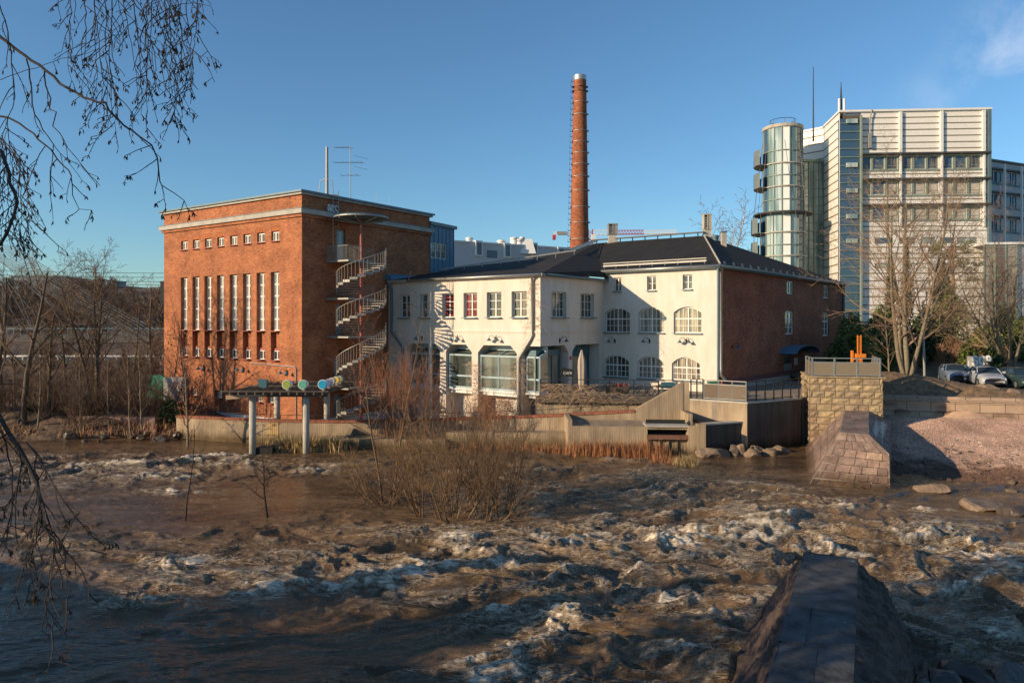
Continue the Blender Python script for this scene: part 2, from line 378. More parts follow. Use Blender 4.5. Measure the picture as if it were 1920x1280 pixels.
M_PINEBARK = mat('orange_pine_bark', (0.36, 0.17, 0.09), 0.9, 0.25, 4)
M_BIRCH = mat('white_birch_bark', (0.55, 0.52, 0.47), 0.8, 0.3, 4)
M_STRAW = mat('dry_reed_straw', (0.50, 0.36, 0.17), 0.9, 0.3, 3)
M_STRAWRED = mat('russet_reed_stems', (0.36, 0.16, 0.07), 0.9, 0.35, 3)
def leafmat(name, a, b_):
    return mat(name, a, 0.8, 0.2, 0.8, col2=b_, spec=0.3)
M_EVER = leafmat('juniper_green', (0.06, 0.085, 0.02), (0.19, 0.21, 0.055))
M_EVERDK = leafmat('yew_green', (0.025, 0.04, 0.015), (0.09, 0.115, 0.035))
M_BROWNLEAF = leafmat('withered_brown_leaves', (0.28, 0.13, 0.06), (0.42, 0.24, 0.12))

# ---------------------------------------------------------------- facades
class Fac:
    """an upright wall plane between two plan points, left to right as seen from outside"""
    def __init__(s, a, b):
        s.a = Vector((a[0], a[1])); s.b = Vector((b[0], b[1])); s.d = (s.b - s.a).normalized(); s.L = (s.b - s.a).length
        s.n = Vector((s.d.y, -s.d.x)); s.ang = math.atan2(s.d.y, s.d.x)
    def u(s, px):
        k = (px - CX) / F
        return (k * s.a.y - s.a.x) / (s.d.x - k * s.d.y)
    def z(s, px, py):
        D = s.a.y + s.d.y * s.u(px)
        return H - (py - HY) / F * D
    def p(s, u, z, off=0.0):
        return Vector((s.a.x + s.d.x * u + s.n.x * off, s.a.y + s.d.y * u + s.n.y * off, z))
    def box(s, mb, u0, u1, z0, z1, o0, o1):     # o = distance out of the wall
        mb.hexa([s.p(u0, z0, o1), s.p(u1, z0, o1), s.p(u1, z0, o0), s.p(u0, z0, o0), s.p(u0, z1, o1), s.p(u1, z1, o1), s.p(u1, z1, o0), s.p(u0, z1, o0)])
    def rect(s, x0, x1, y0, y1):                # px box -> u0,u1,z0,z1
        xm = (x0 + x1) / 2
        return s.u(x0), s.u(x1), s.z(xm, y1), s.z(xm, y0)

def top_poly(o):
    u0, u1, z0, z1 = o['r']; k = o.get('k', 'rect')
    if k == 'rect': return [(u0, z1), (u1, z1)]
    if k == 'cham':
        c = o.get('c', 0.5); cl = c if o.get('left', 1) else 0.0; cr_ = c if o.get('right', 1) else 0.0
        pts = [(u0, z1 - c)] if cl else []
        pts += [(u0 + cl, z1), (u1 - cr_, z1)]
        if cr_: pts += [(u1, z1 - c)]
        return pts
    rise = o['rise']; w = (u1 - u0) / 2; R = (w * w + rise * rise) / (2 * rise); pts = []
    for i in range(13):
        x = -w + 2 * w * i / 12
        pts.append((u0 + w + x, z1 - R + math.sqrt(max(R * R - x * x, 0))))
    return pts
def wall(mb, f, u0, u1, z0, z1, ops=(), depth=0.3, off=0.0, back=False):
    us = sorted(set([u0, u1] + [min(max(v, u0), u1) for o in ops for v in o['r'][:2]]))
    zs = sorted(set([z0, z1] + [min(max(v, z0), z1) for o in ops for v in o['r'][2:]]))
    for i in range(len(us) - 1):
        for j in range(len(zs) - 1):
            a, b, c, d = us[i], us[i + 1], zs[j], zs[j + 1]
            if b - a < 1e-5 or d - c < 1e-5: continue
            um, zm = (a + b) / 2, (c + d) / 2
            if any(o['r'][0] < um < o['r'][1] and o['r'][2] < zm < o['r'][3] for o in ops): continue
            mb.face(f.p(a, c, off), f.p(b, c, off), f.p(b, d, off), f.p(a, d, off))
    for o in ops:
        a, b, c, d = o['r']; dp = o.get('d', depth); tp = top_poly(o)
        for (p, q) in zip(tp[:-1], tp[1:]):
            if abs(p[1] - d) > 1e-6 or abs(q[1] - d) > 1e-6:
                mb.face(f.p(p[0], p[1], off), f.p(q[0], q[1], off), f.p(q[0], d, off), f.p(p[0], d, off))
            mb.face(f.p(p[0], p[1], off), f.p(p[0], p[1], off - dp), f.p(q[0], q[1], off - dp), f.p(q[0], q[1], off))
        if o.get('lr', 1): mb.face(f.p(a, c, off), f.p(a, c, off - dp), f.p(a, tp[0][1], off - dp), f.p(a, tp[0][1], off))
        if o.get('rr', 1): mb.face(f.p(b, c, off - dp), f.p(b, c, off), f.p(b, tp[-1][1], off), f.p(b, tp[-1][1], off - dp))
        mb.face(f.p(a, c, off - dp), f.p(a, c, off), f.p(b, c, off), f.p(b, c, off - dp))
        if back:
            mb.face(f.p(a, c, off - dp), f.p(b, c, off - dp), f.p(b, d, off - dp), f.p(a, d, off - dp))

WCACHE = {}
def win_meshes(w, h, cols, rows, rise, fw, mid, fm, gm):
    key = (round(w, 2), round(h, 2), tuple(cols), tuple(rows), round(rise, 2), fw, mid, fm.name, gm.name)
    if key in WCACHE: return WCACHE[key]
    fr, pa = MB(), MB()
    if rise:
        hw = w / 2; R = (hw * hw + rise * rise) / (2 * rise)
        top = lambda x: h - R + math.sqrt(max(R * R - (x - hw) ** 2, 0))
    else: top = lambda x: h
    n = 12 if rise else 1
    for i in range(n):
        x0, x1 = w * i / n, w * (i + 1) / n
        pa.face((x0, 0, 0), (x1, 0, 0), (x1, 0, top(x1)), (x0, 0, top(x0)))
        a0, a1 = top(x0), top(x1)
        fr.hexa([(x0, -0.06, a0 - fw), (x1, -0.06, a1 - fw), (x1, 0.02, a1 - fw), (x0, 0.02, a0 - fw), (x0, -0.06, a0), (x1, -0.06, a1), (x1, 0.02, a1), (x0, 0.02, a0)])
    fr.box(0, fw, -0.062, 0.02, 0, top(0) - fw * 0.5); fr.box(w - fw, w, -0.062, 0.02, 0, top(w) - fw * 0.5)
    fr.box(fw, w - fw, -0.061, 0.02, 0, fw)
    for c in cols:
        t = fw * (1.3 if c in mid else 0.55); x = c * w
        fr.box(x - t / 2, x + t / 2, -0.05 - (0.008 if c in mid else 0), 0.02, fw, top(x) - fw * 0.5)
    for r_ in rows:
        t = fw * (1.3 if -r_ in mid else 0.5); z = r_ * h
        fr.box(fw, w - fw, -0.044, 0.018, z - t / 2, z + t / 2)
    WCACHE[key] = (mk_mesh('window_frame', fr, fm), mk_mesh('window_pane', pa, gm))
    return WCACHE[key]
def window(f, r, parent, depth=0.25, cols=(0.5,), rows=(0.5,), rise=0.0, fw=0.06, mid=(0.5,), fm=None, gm=None, sill=None, name='window', sm=None):
    u0, u1, z0, z1 = r
    mf, mp = win_meshes(u1 - u0, z1 - z0, cols, rows, rise, fw, mid, fm or M_FRAME, gm or M_GLASS)
    org = ORG[parent.name]
    o = bpy.data.objects.new(name, mf); COL.objects.link(o); o.parent = parent
    o.location = f.p(u0, z0, -depth) - org; o.rotation_euler = (0, 0, f.ang)
    p = bpy.data.objects.new('pane', mp); COL.objects.link(p); p.parent = o
    if sill is not None:
        s = MB(); w = u1 - u0; s.box(-0.04, w + 0.04, -depth - sill, 0.0, -0.07, -0.004)
        so = bpy.data.objects.new('sill', mk_mesh('sill', s, sm or M_ZINC)); COL.objects.link(so); so.parent = o
    return o
# ================================================================ brick power station
C = (-15.1, 52.2)
BL = (C[0] - 0.826 * 17.8, C[1] + 0.563 * 17.8)
BR = (C[0] + 0.567 * 13.9, C[1] + 0.823 * 13.9)
f1 = Fac(BL, C); f2 = Fac(C, BR)
ZT = 17.35; ZG = 0.2
st = thing('power_station', 'tall orange brick power station with eight narrow window bays, left of the white building', 'building', (BL[0], BL[1], ZG))
w = MB()
chan, smallw, tallw, loww, basew = [], [], [], [], []
uF = f1.u(345.5); uL = f1.u(516.0); zt = f1.z(517, 509.5); zb = f1.z(517, 678)
zs0, zs1 = f1.z(517, 453), f1.z(517, 433)
for i in range(8):
    uc = uF + (uL - uF) * i / 7.0
    chan.append({'r': (uc - 0.52, uc + 0.46, zb, zt), 'd': 0.36})
    smallw.append({'r': (uc - 0.46, uc + 0.46, zs0, zs1), 'd': 0.22})
zb0, zb1 = f1.z(364, 742), f1.z(364, 727)
for px in (364, 410, 433, 486, 509):
    uc = f1.u(px); basew.append({'r': (uc - 0.5, uc + 0.42, zb0, zb1), 'd': 0.3})
wall(w, f1, 0, f1.L, ZG, ZT, chan + smallw + basew, back=True)
doors = []
for (x0, x1, y0, y1) in ((630.5, 647.5, 430, 489.5), (629, 642, 569, 629), (626, 634.5, 671, 724), (625.5, 642, 739, 790)):
    u0, u1, z0, z1 = f2.rect(x0, x1, y0, y1); doors.append({'r': (u0, u1, max(z0, 0.25), z1), 'd': 0.22})
wall(w, f2, 0, f2.L, ZG, ZT, doors, back=True)
f3 = Fac(BR, (BR[0] + BL[0] - C[0], BR[1] + BL[1] - C[1])); f4 = Fac(f3.b, BL)
wall(w, f3, 0, f3.L, ZG, ZT); wall(w, f4, 0, f4.L, ZG, ZT)
bw_ = part('brick_wall', w, M_BRICK, st)
rf = MB(); rf.face(*[(q[0], q[1], ZT - 0.25) for q in (BL, C, BR, f3.b)]); part('roof_deck', rf, M_ROOF, st)
# brick piers between the bays and soldier lintels
M_SOLD = (brick('soldier_brick', (0.56, 0.18, 0.065), (0.40, 0.11, 0.04), (0.25, 0.11, 0.06), bw=0.09, bh=0.42, ms=0.014, mott=0.3))
for o in smallw:
    lin = MB(); u0, u1, z0, z1 = o['r']; f1.box(lin, u0 - 0.05, u1 + 0.05, z1 + 0.01, z1 + 0.42, -0.1, 0.006); part('brick_lintel', lin, M_SOLD, st)
# copings and bands: rings round the building
def ring(fs, z0, z1, o0, o1):
    m = MB()
    for f in fs: f.box(m, -o1 + 0.001, f.L + o1 - 0.001, z0, z1, o0, o1)
    return m
def ring_m(fs, z0, z1, o0, o1):      # mitred ring
    m = MB(); pts_o, pts_i = [], []
    k = len(fs)
    for i in range(k):
        fa, fb = fs[i - 1], fs[i]
        def corner(off):
            v = (fa.n + fb.n); v = v / (1 + fa.n.dot(fb.n)); return fb.a + v * off
        pts_o.append(corner(o1)); pts_i.append(corner(o0))
    for i in range(k):
        j = (i + 1) % k
        a, b, c, d = pts_o[i], pts_o[j], pts_i[j], pts_i[i]
        m.hexa([(a.x, a.y, z0), (b.x, b.y, z0), (c.x, c.y, z0), (d.x, d.y, z0), (a.x, a.y, z1), (b.x, b.y, z1), (c.x, c.y, z1), (d.x, d.y, z1)])
    return m
FS = [f1, f2, f3, f4]
part('roof_coping', ring_m(FS, ZT, ZT + 0.14, -0.5, 0.34), M_ZINC, st)
part('coping_underside', ring_m(FS, ZT - 0.16, ZT - 0.002, -0.1, 0.2), M_STONE, st)
part('stone_band', ring_m(FS, 15.82, 16.16, -0.1, 0.30), M_STONE, st)
part('band_moulding', ring_m(FS, 15.6, 15.815, -0.1, 0.14), M_BRICK, st)
part('band_flashing', ring_m(FS, 16.163, 16.2, -0.1, 0.34), M_ZINC, st)
part('plinth', ring_m([f1, f2, f3, f4], ZG - 0.2, 0.86, -0.1, 0.09), M_WHITEPAINT, st)
# windows of the bays
zwb = f1.z(517, 620)
for i, o in enumerate(chan):
    u0, u1, z0, z1 = o['r']
    window(f1, (u0 + 0.04, u1 - 0.06, zwb, z1 - 0.05), st, 0.30, (0.5,), (0.2, 0.4, 0.6, 0.8), 0, 0.075, (0.5, -0.2, -0.4, -0.6, -0.8), gm=M_GLASSBRIGHT, sill=0.28, sm=M_REDSILL)
    window(f1, (u0 + 0.04, u1 - 0.06, zb + 0.12, zb + 0.80), st, 0.30, (0.5,), (), 0, 0.06, (0.5,), sill=0.3, sm=M_REDSILL)
for o in chan:
    lint = MB(); u0, u1, z0, z1 = o['r']; f1.box(lint, u0 + 0.01, u1 - 0.02, zb + 0.82, zb + 0.98, -0.355, -0.24); part('red_lintel', lint, M_REDSILL, st)
for i, o in enumerate(smallw):
    u0, u1, z0, z1 = o['r']
    window(f1, (u0 + 0.03, u1 - 0.03, z0 + 0.05, z1 - 0.06), st, 0.2, (0.42,), (), 0, 0.07, (0.42,), gm=M_GLASSPALE, sill=0.2, sm=M_REDSILL)
for o in basew:
    u0, u1, z0, z1 = o['r']
    window(f1, (u0 + 0.03, u1 - 0.03, z0 + 0.03, z1 - 0.03), st, 0.28, (0.25, 0.5, 0.75), (), 0, 0.055, (), sill=0.28, sm=M_REDSILL)
for i, o in enumerate(doors):
    u0, u1, z0, z1 = o['r']; d = MB(); f2.box(d, u0 + 0.02, u1 - 0.02, z0 + 0.02, z1 - 0.02, -0.2, -0.12)
    dd = part('door', d, M_DOOR if i != 3 else M_ZINC, st)
    if i < 2:
        g = MB(); f2.box(g, u0 + 0.2, u1 - 0.2, (z0 + z1) / 2, z1 - 0.2, -0.118, -0.112); part('door_glass', g, M_GLASS, dd)
    hd = MB(); hd.tube([f2.p(u1 - 0.15, z0 + 1.0, -0.1), f2.p(u1 - 0.15, z0 + 1.0, -0.04), f2.p(u1 - 0.28, z0 + 1.0, -0.04)], 0.015, 5); part('handle', hd, M_GALV, dd)
# conduit pipe with lamps, on the lit face
pp = MB(); ua, ub = f1.u(470), f1.u(556); z_ = f1.z(500, 682)
pp.tube([f1.p(ua, z_, 0.06), f1.p(ub - 0.12, z_ - 0.12, 0.06), f1.p(ub, z_ - 0.25, 0.06), f1.p(ub, 0.9, 0.06)], 0.045, 6)
part('downpipe', pp, M_GALV, st)
def wall_lamp(f, u, z, parent, n=2, left=False):
    m = MB(); m.smooth = True
    f.box(m, u - 0.06, u + 0.06, z - 0.16, z + 0.14, 0.0, 0.05)
    hd = MB(); hd.smooth = True
    dirs = (-1, 1) if n == 2 else ((-1,) if left else (1,))
    for sgn in dirs:
        pts = [f.p(u + sgn * x, z + y, 0.05 + o) for x, y, o in ((0.02, 0.0, 0.0), (0.1, 0.22, 0.12), (0.22, 0.3, 0.22), (0.34, 0.22, 0.30), (0.36, 0.08, 0.32))]
        m.tube(pts, 0.018, 5)
        c = f.p(u + sgn * 0.36, 0, 0.37)
        hd.lathe((c.x, c.y), [(0.03, z + 0.12), (0.06, z + 0.06), (0.17, z - 0.06), (0.19, z - 0.1)], 10)
    o = part('wall_lamp', m, M_DARKMETAL, parent); part('lamp_shade', hd, M_TEAL, o)
for px, py in ((384, 690), (457.5, 692), (539, 698)):
    wall_lamp(f1, f1.u(px), f1.z(px, py), st)
wall_lamp(f2, f2.u(637), f2.z(637, 659), st, 1)
# graffiti tag on the upper wall
def strokes(fc, u, z, hgt, lines, wd, m, parent, name='graffiti', off=0.012, asp=1.0):
    mb = MB()
    for li, ln in enumerate(lines):
        for (a, b) in zip(ln[:-1], ln[1:]):
            A = Vector((u + a[0] * hgt * asp, z + a[1] * hgt)); B = Vector((u + b[0] * hgt * asp, z + b[1] * hgt))
            d = (B - A)
            if d.length < 1e-5: continue
            d.normalize(); nn = Vector((-d.y, d.x)) * wd / 2; A2 = A - d * wd * 0.25; B2 = B + d * wd * 0.25
            o_ = off + 0.0006 * (len(mb.f) % 17)
            mb.face(*[fc.p(q.x, q.y, o_) for q in (A2 - nn, B2 - nn, B2 + nn, A2 + nn)])
    return part(name, mb, m, parent)
def arc(cx, cy, rx, ry, a0, a1, n=8):
    return [(cx + rx * math.cos(math.radians(a0 + (a1 - a0) * i / n)), cy + ry * math.sin(math.radians(a0 + (a1 - a0) * i / n))) for i in range(n + 1)]
GU = f2.u(614.5); GZ = f2.z(626, 402)
tagl = [[(0.35, 1.0), (0.05, 0.95), (0.0, 0.55), (0.25, 0.55)], [(0.0, 0.6), (0.2, 0.1), (0.45, 0.1)], arc(0.62, 0.75, 0.14, 0.22, 60, 360, 9), [(0.75, 1.0), (0.72, 0.4), (0.95, 0.05)],
        [(0.95, 1.0), (0.95, 0.6), (1.2, 1.0)], [(0.95, 0.6), (1.25, 0.25)], arc(1.55, 0.78, 0.22, 0.2, 20, 270, 8), arc(1.55, 0.3, 0.26, 0.26, 90, -160, 9), [(0.3, -0.1), (0.7, -0.25), (1.1, -0.05), (1.6, -0.2), (1.9, -0.35)],
        [(0.15, 0.9), (0.5, 0.35)], [(1.25, 0.9), (1.5, 0.45)]]
strokes(f2, GU, GZ - 0.12, 0.80, tagl, 0.085, M_WHITEPAINT, st, off=0.025, asp=0.66)

# masts and aerials standing on the roof
def roofpt(px, D): return P(px, HY, D)
ms = MB(); q = P(613, 604, 60.0); ms.tube([(q.x, q.y, ZT - 0.2), (q.x, q.y, P(0, 276, 60).z)], [0.14, 0.11], 10, True)
solo('flagpole', ms, M_STEEL, 'thick pale grey pole on the roof of the brick power station, next to the aerial', 'mast')
an = thing('tv_antenna', 'thin television aerial mast with three yagi arrays on the power station roof', 'antenna', (P(657, 604, 60).x, 60, ZT - 0.2))
m = MB(); ax = P(657, 604, 60).x; zt_ = P(0, 274, 60).z; m.tube([(ax, 60, ZT - 0.2), (ax, 60, zt_)], 0.035, 6, True); part('mast', m, M_ZINC, an)
for (py, x0, x1, k) in ((277, 628, 657, 6), (305, 626, 680, 9), (329, 640, 672, 3)):
    z = P(0, py, 60).z; m = MB(); X0, X1 = P(x0, 0, 60).x, P(x1, 0, 60).x
    m.tube([(X0, 60, z), (X1, 60.0, z)], 0.022, 4)
    for i in range(k):
        x = X0 + (X1 - X0) * i / max(1, k - 1); L_ = 0.25 + 0.3 * i / k
        m.tube([(x - 0.3 * L_, 60 - L_, z + 0.02), (x + 0.3 * L_, 60 + L_, z + 0.02)], 0.012, 3)
    if k == 9: m.tube([(X1, 60, z - 0.5), (X1, 60, z + 0.5)], 0.014, 3); m.tube([(X1 - 0.6, 59.4, z - .45), (X1 + 0.3, 60.6, z - .45)], 0.012, 3); m.tube([(X1 - 0.6, 59.4, z + .45), (X1 + 0.3, 60.6, z + .45)], 0.012, 3)
    part('yagi_array', m, M_GALV, an)
for i, (px, py, dd) in enumerate(((706, 364, 58), (731, 367, 60), (309.5, 378, 62.3))):
    m = MB(); q = P(px, py, dd); m.tube([(q.x, q.y, ZT - 0.1), (q.x, q.y, q.z)], 0.018, 4)
    solo('lightning_rod', m, M_GALV, ('left of two thin lightning rods on the rear roof edge of the power station', 'right of two thin lightning rods on the rear roof edge of the power station', 'thin lightning rod at the far left roof corner of the power station')[i], 'lightning rod')
# roof access ladder
ld = thing('wall_ladder', 'steel access ladder with curved top rails up the shaded brick wall beside the graffiti', 'ladder', tuple(f2.p(f2.u(624), 12, 0.3)))
u0, u1 = f2.u(619.5), f2.u(629.5); m = MB()
for k_, (uu, ztop) in enumerate(((u0, f2.z(619, 335)), (u1, f2.z(629, 364)))):
    m.tube([f2.p(uu, f2.z(620, 475), 0.3), f2.p(uu, ZT + 0.5, 0.3), f2.p(uu, ztop - 0.15, 0.2), f2.p(uu - 0.2, ztop, -0.2), f2.p(uu - 0.35, ztop - 0.1, -0.7), f2.p(uu - 0.35, ZT + 0.1, -0.9)], 0.028, 5)
part('side_rails', m, M_STEEL, ld); m = MB(); z = f2.z(620, 475) + 0.2
while z < ZT + 0.3:
    m.tube([f2.p(u0, z, 0.3), f2.p(u1, z, 0.3)], 0.014, 4); z += 0.3
part('rungs', m, M_STEEL, ld)

# ---------------------------------------------------------------- spiral staircase
PX, PY = -11.2, 53.96
zl = [H - (y - HY) / F * PY for y in (489, 559, 630, 725)] + [0.25]
sp = thing('spiral_staircase', 'grey steel spiral fire stair with red pole and round canopy against the brick wall', 'staircase', (PX, PY, 0.2))
m = MB(); m.lathe((PX, PY), [(0.11, 0.2), (0.11, P(0, 412, PY).z)], 12); part('pole', m, M_REDPOLE, sp)
R_ = 1.82; zc = P(0, 411, PY).z
m = MB(); m.lathe((PX, PY), [(0.0, zc - 0.05), (1.93, zc + 0.0), (1.98, zc + 0.06), (1.98, zc + 0.14), (1.9, zc + 0.2), (0.0, zc + 0.34)], 40, False); cp = part('canopy', m, M_ZINC, sp)
m = MB(); m.lathe((PX, PY), [(1.985, zc + 0.02), (2.03, zc + 0.03), (2.03, zc + 0.09), (1.985, zc + 0.1)], 40, False); part('rim', m, M_STEEL, cp)
m = MB()
for k in range(8):
    a = k * math.pi / 4; m.bar((PX + 0.1 * math.cos(a), PY + 0.1 * math.sin(a), zc - 0.35), (PX + 1.9 * math.cos(a), PY + 1.9 * math.sin(a), zc - 0.05), 0.05, 0.08)
part('canopy_braces', m, M_STEEL, cp)
wallang = math.atan2(-f2.n.y, -f2.n.x)
A0 = math.radians(22); A1 = math.radians(-232)       # clockwise down: back, right, front, left
for fl in range(4):
    zt2, zb2 = zl[fl], zl[fl + 1]; ns = max(10, int((zt2 - zb2) / 0.19)); n_ = ns
    rail = MB(); base = MB(); pts_t, pts_b = [], []
    for k in range(n_):
        a0 = A0 + (A1 - A0) * k / n_; a1 = A0 + (A1 - A0) * (k + 1) / n_; z = zt2 - (zt2 - zb2) * (k + 1) / (n_ + 1)
        s = MB(); r0 = 0.12
        poly = [(PX + r0 * math.cos(a0), PY + r0 * math.sin(a0)), (PX + r0 * math.cos(a1), PY + r0 * math.sin(a1)), (PX + R_ * math.cos(a1), PY + R_ * math.sin(a1)), (PX + R_ * math.cos(a0), PY + R_ * math.sin(a0))][::-1]
        s.prism(poly, z - 0.045, z)
        # string nose at the outer end
        s.bar((PX + R_ * math.cos(a0), PY + R_ * math.sin(a0), z - 0.1), (PX + R_ * math.cos(a1), PY + R_ * math.sin(a1), z - 0.1), 0.03, 0.16)
        part('step', s, M_STEEL, sp)
        for q_ in (0.25, 0.75):
            a = a0 + (a1 - a0) * q_; x, y = PX + R_ * math.cos(a), PY + R_ * math.sin(a)
            zr = zt2 - (zt2 - zb2) * (k + q_) / n_
            rail.tube([(x, y, z - 0.15), (x, y, zr + 1.05)], 0.014, 4); pts_t.append((x, y, zr + 1.05))
    rail.tube(pts_t, 0.028, 5)
    part('railing', rail, M_STEEL, sp)
for k, z in enumerate(zl[:4]):                         # landings reach to the wall
    s = MB(); e = f2.u(617.0); ab = Vector((PX, PY)) - f2.a; up = ab.dot(f2.d); o_ = ab.dot(f2.n)
    du = 1.42
    pl = [f2.p(up - du, 0, 0.0), f2.p(up - du, 0, o_ + 0.15), f2.p(up + 1.55, 0, o_ + 0.05), f2.p(up + 1.55, 0, 0.55 if k else 0.0)]
    s.prism([(p.x, p.y) for p in pl], z - 0.12, z); ln = part('landing', s, M_STEEL, sp)
    r_ = MB(); a, b, c = f2.p(up - du, z, 0.1), f2.p(up - du, z, o_ + 0.12), f2.p(up - 0.1, z, o_ + 0.12)
    segs = ((a, b), (b, c)) if k == 0 else ()
    segs = segs + ((f2.p(up + 1.5, z, 0.6), f2.p(up + 1.5, z, o_ - .2)),)
    for (p, q) in segs:
        n_ = max(3, int((q - p).length / 0.13))
        for i in range(n_ + 1):
            t = p.lerp(q, i / n_); r_.tube([t, t + Vector((0, 0, 1.05))], 0.013, 4)
        r_.tube([p + Vector((0, 0, 1.05)), q + Vector((0, 0, 1.05))], 0.028, 5); part('guard_rail', r_, M_STEEL, ln); r_ = MB()

# ================================================================ blue clad annex behind
an_ = thing('blue_annex', 'blue zinc clad box with one window, attached behind the brick power station', 'building', (BR[0], BR[1], 0.2))
A_ = (BR[0] + 0.03, BR[1] + 0.06); B_ = (-5.35, 67.0); fa = Fac(A_, B_); fb = Fac(B_, (B_[0] - 6, B_[1] + 4.4))
zA = 16.55; w = MB(); wr = dict(r=fa.rect(807, 837, 456, 485), d=0.12)
wall(w, fa, 0, fa.L, 0.2, zA, [wr]); wall(w, fb, 0, fb.L, 0.2, zA)
w.face((A_[0], A_[1], zA), (B_[0], B_[1], zA), (B_[0] - 6, B_[1] + 4.4, zA), (A_[0] - 6, A_[1] + 4.4, zA))
part('clad_wall', w, M_ZINCBLUE, an_)
m = MB(); k = 0.0
while k < fa.L: fa.box(m, k, k + 0.04, 9, zA, 0, 0.045); k += 0.62
part('standing_seams', m, M_ZINCBLUE, an_)
m = MB(); fa.box(m, -0.05, fa.L + 0.3, zA + 0.002, zA + 0.3, -0.4, 0.16); fb.box(m, 0.2, fb.L, zA + 0.004, zA + 0.297, -0.4, 0.2); part('roof_edge', m, M_ZINC, an_)
window(fa, wr['r'], an_, 0.1, (1 / 3, 2 / 3), (0.5,), 0, 0.08, (1 / 3, 2 / 3), gm=M_GLASSPALE)

# ================================================================ white wing
WL = (-10.1, 59.4); W = (1.97, 50.5); V = (7.35, 57.9); M_ = (14.75, 52.2); FM = (35.4, 77.7)
g1 = Fac(WL, W); g2 = Fac(W, V); g3 = Fac(V, M_); g4 = Fac(M_, FM)
wg = thing('white_wing', 'low cream rendered wing with arcade of glazed bays, between brick tower block and mill', 'building', (W[0], W[1], 0.2))
zE = 11.2; w = MB(); ops = []
upx = [(749, 768.5, 552, 595), (787.5, 809, 552, 595), (829, 851, 550, 594), (869, 894.5, 548, 596), (912.5, 940, 547, 595), (959, 987.5, 545, 595)]
wz0, wz1 = g1.z(973, 595), g1.z(973, 546)
for (x0, x1, y0, y1) in upx: ops.append(dict(r=(g1.u(x0), g1.u(x1), wz0, wz1), d=0.32))
zS = g1.z(940, 647.5)
bays = [(762, 825), (836, 884.5), (896, 969), (979, 1013)]
bo = []
for i, (x0, x1) in enumerate(bays):
    u0, u1 = g1.u(x0), (g1.u(x1) if i < 3 else g1.L)
    bo.append(dict(r=(u0, u1, 0.2, zS), d=1.3, k='cham', c=0.55, right=(i < 3), rr=(i < 3)))
wall(w, g1, 0, g1.L, 0.2, zE, ops + bo)
c2 = []
for (x0, x1, y0, y1) in ((1034.5, 1062, 546, 596.5), (1088.5, 1114, 552, 598.5)):
    u0, u1 = g2.u(x0), g2.u(x1); c2.append(dict(r=(u0, u1, wz0, wz1), d=0.32))
zS2 = zS; cb = [dict(r=(0.0, g2.u(1066), 2.9, zS2), d=1.3, k='cham', c=0.55, left=0, lr=0), dict(r=(g2.u(1073), g2.u(1124), 2.9, zS2), d=1.6, k='cham', c=0.5, right=0)]
wall(w, g2, 0, g2.L + 0.05, 0.2, zE, c2 + cb)
# recessed basement and back wall of the arcade
g1.box(w, 0.3, g1.L - 1.3, 0.2, zS, -1.6, -1.3); g2.box(w, 1.4, g2.L, 2.9, zS2, -2.0, -1.62)
part('rendered_wall', w, M_STUCCO, wg)
for i, o in enumerate(ops):
    u0, u1, z0, z1 = o['r']
    window(g1, (u0 + 0.02, u1 - 0.02, z0 + 0.02, z1 - 0.02), wg, 0.3, (0.25, 0.5, 0.75) if False else (0.5,), (1 / 3, 2 / 3), 0, 0.075, (0.5,), gm=(M_GLASSRED if i in (2, 3) else M_GLASS), sill=0.3)
for o in c2:
    u0, u1, z0, z1 = o['r']
    window(g2, (u0 + 0.02, u1 - 0.02, z0 + 0.02, z1 - 0.02), wg, 0.3, (0.25, 0.5, 0.75), (1 / 3, 2 / 3), 0, 0.06, (0.5,), gm=M_GLASS, sill=0.3)
# string course
zC = g1.z(1000, 622); m = MB(); g1.box(m, 0, g1.L + 0.06, zC - 0.07, zC + 0.07, 0, 0.06); g2.box(m, 0.002, g2.L, zC - 0.068, zC + 0.068, 0, 0.058)
part('string_course', m, M_STUCCO, wg)
m = MB(); u_ = g1.u(808); g1.box(m, u_ - 0.15, u_ + 0.15, 0.2, zE - 0.3, 0.002, 0.10); part('pilaster', m, M_STUCCO, wg)
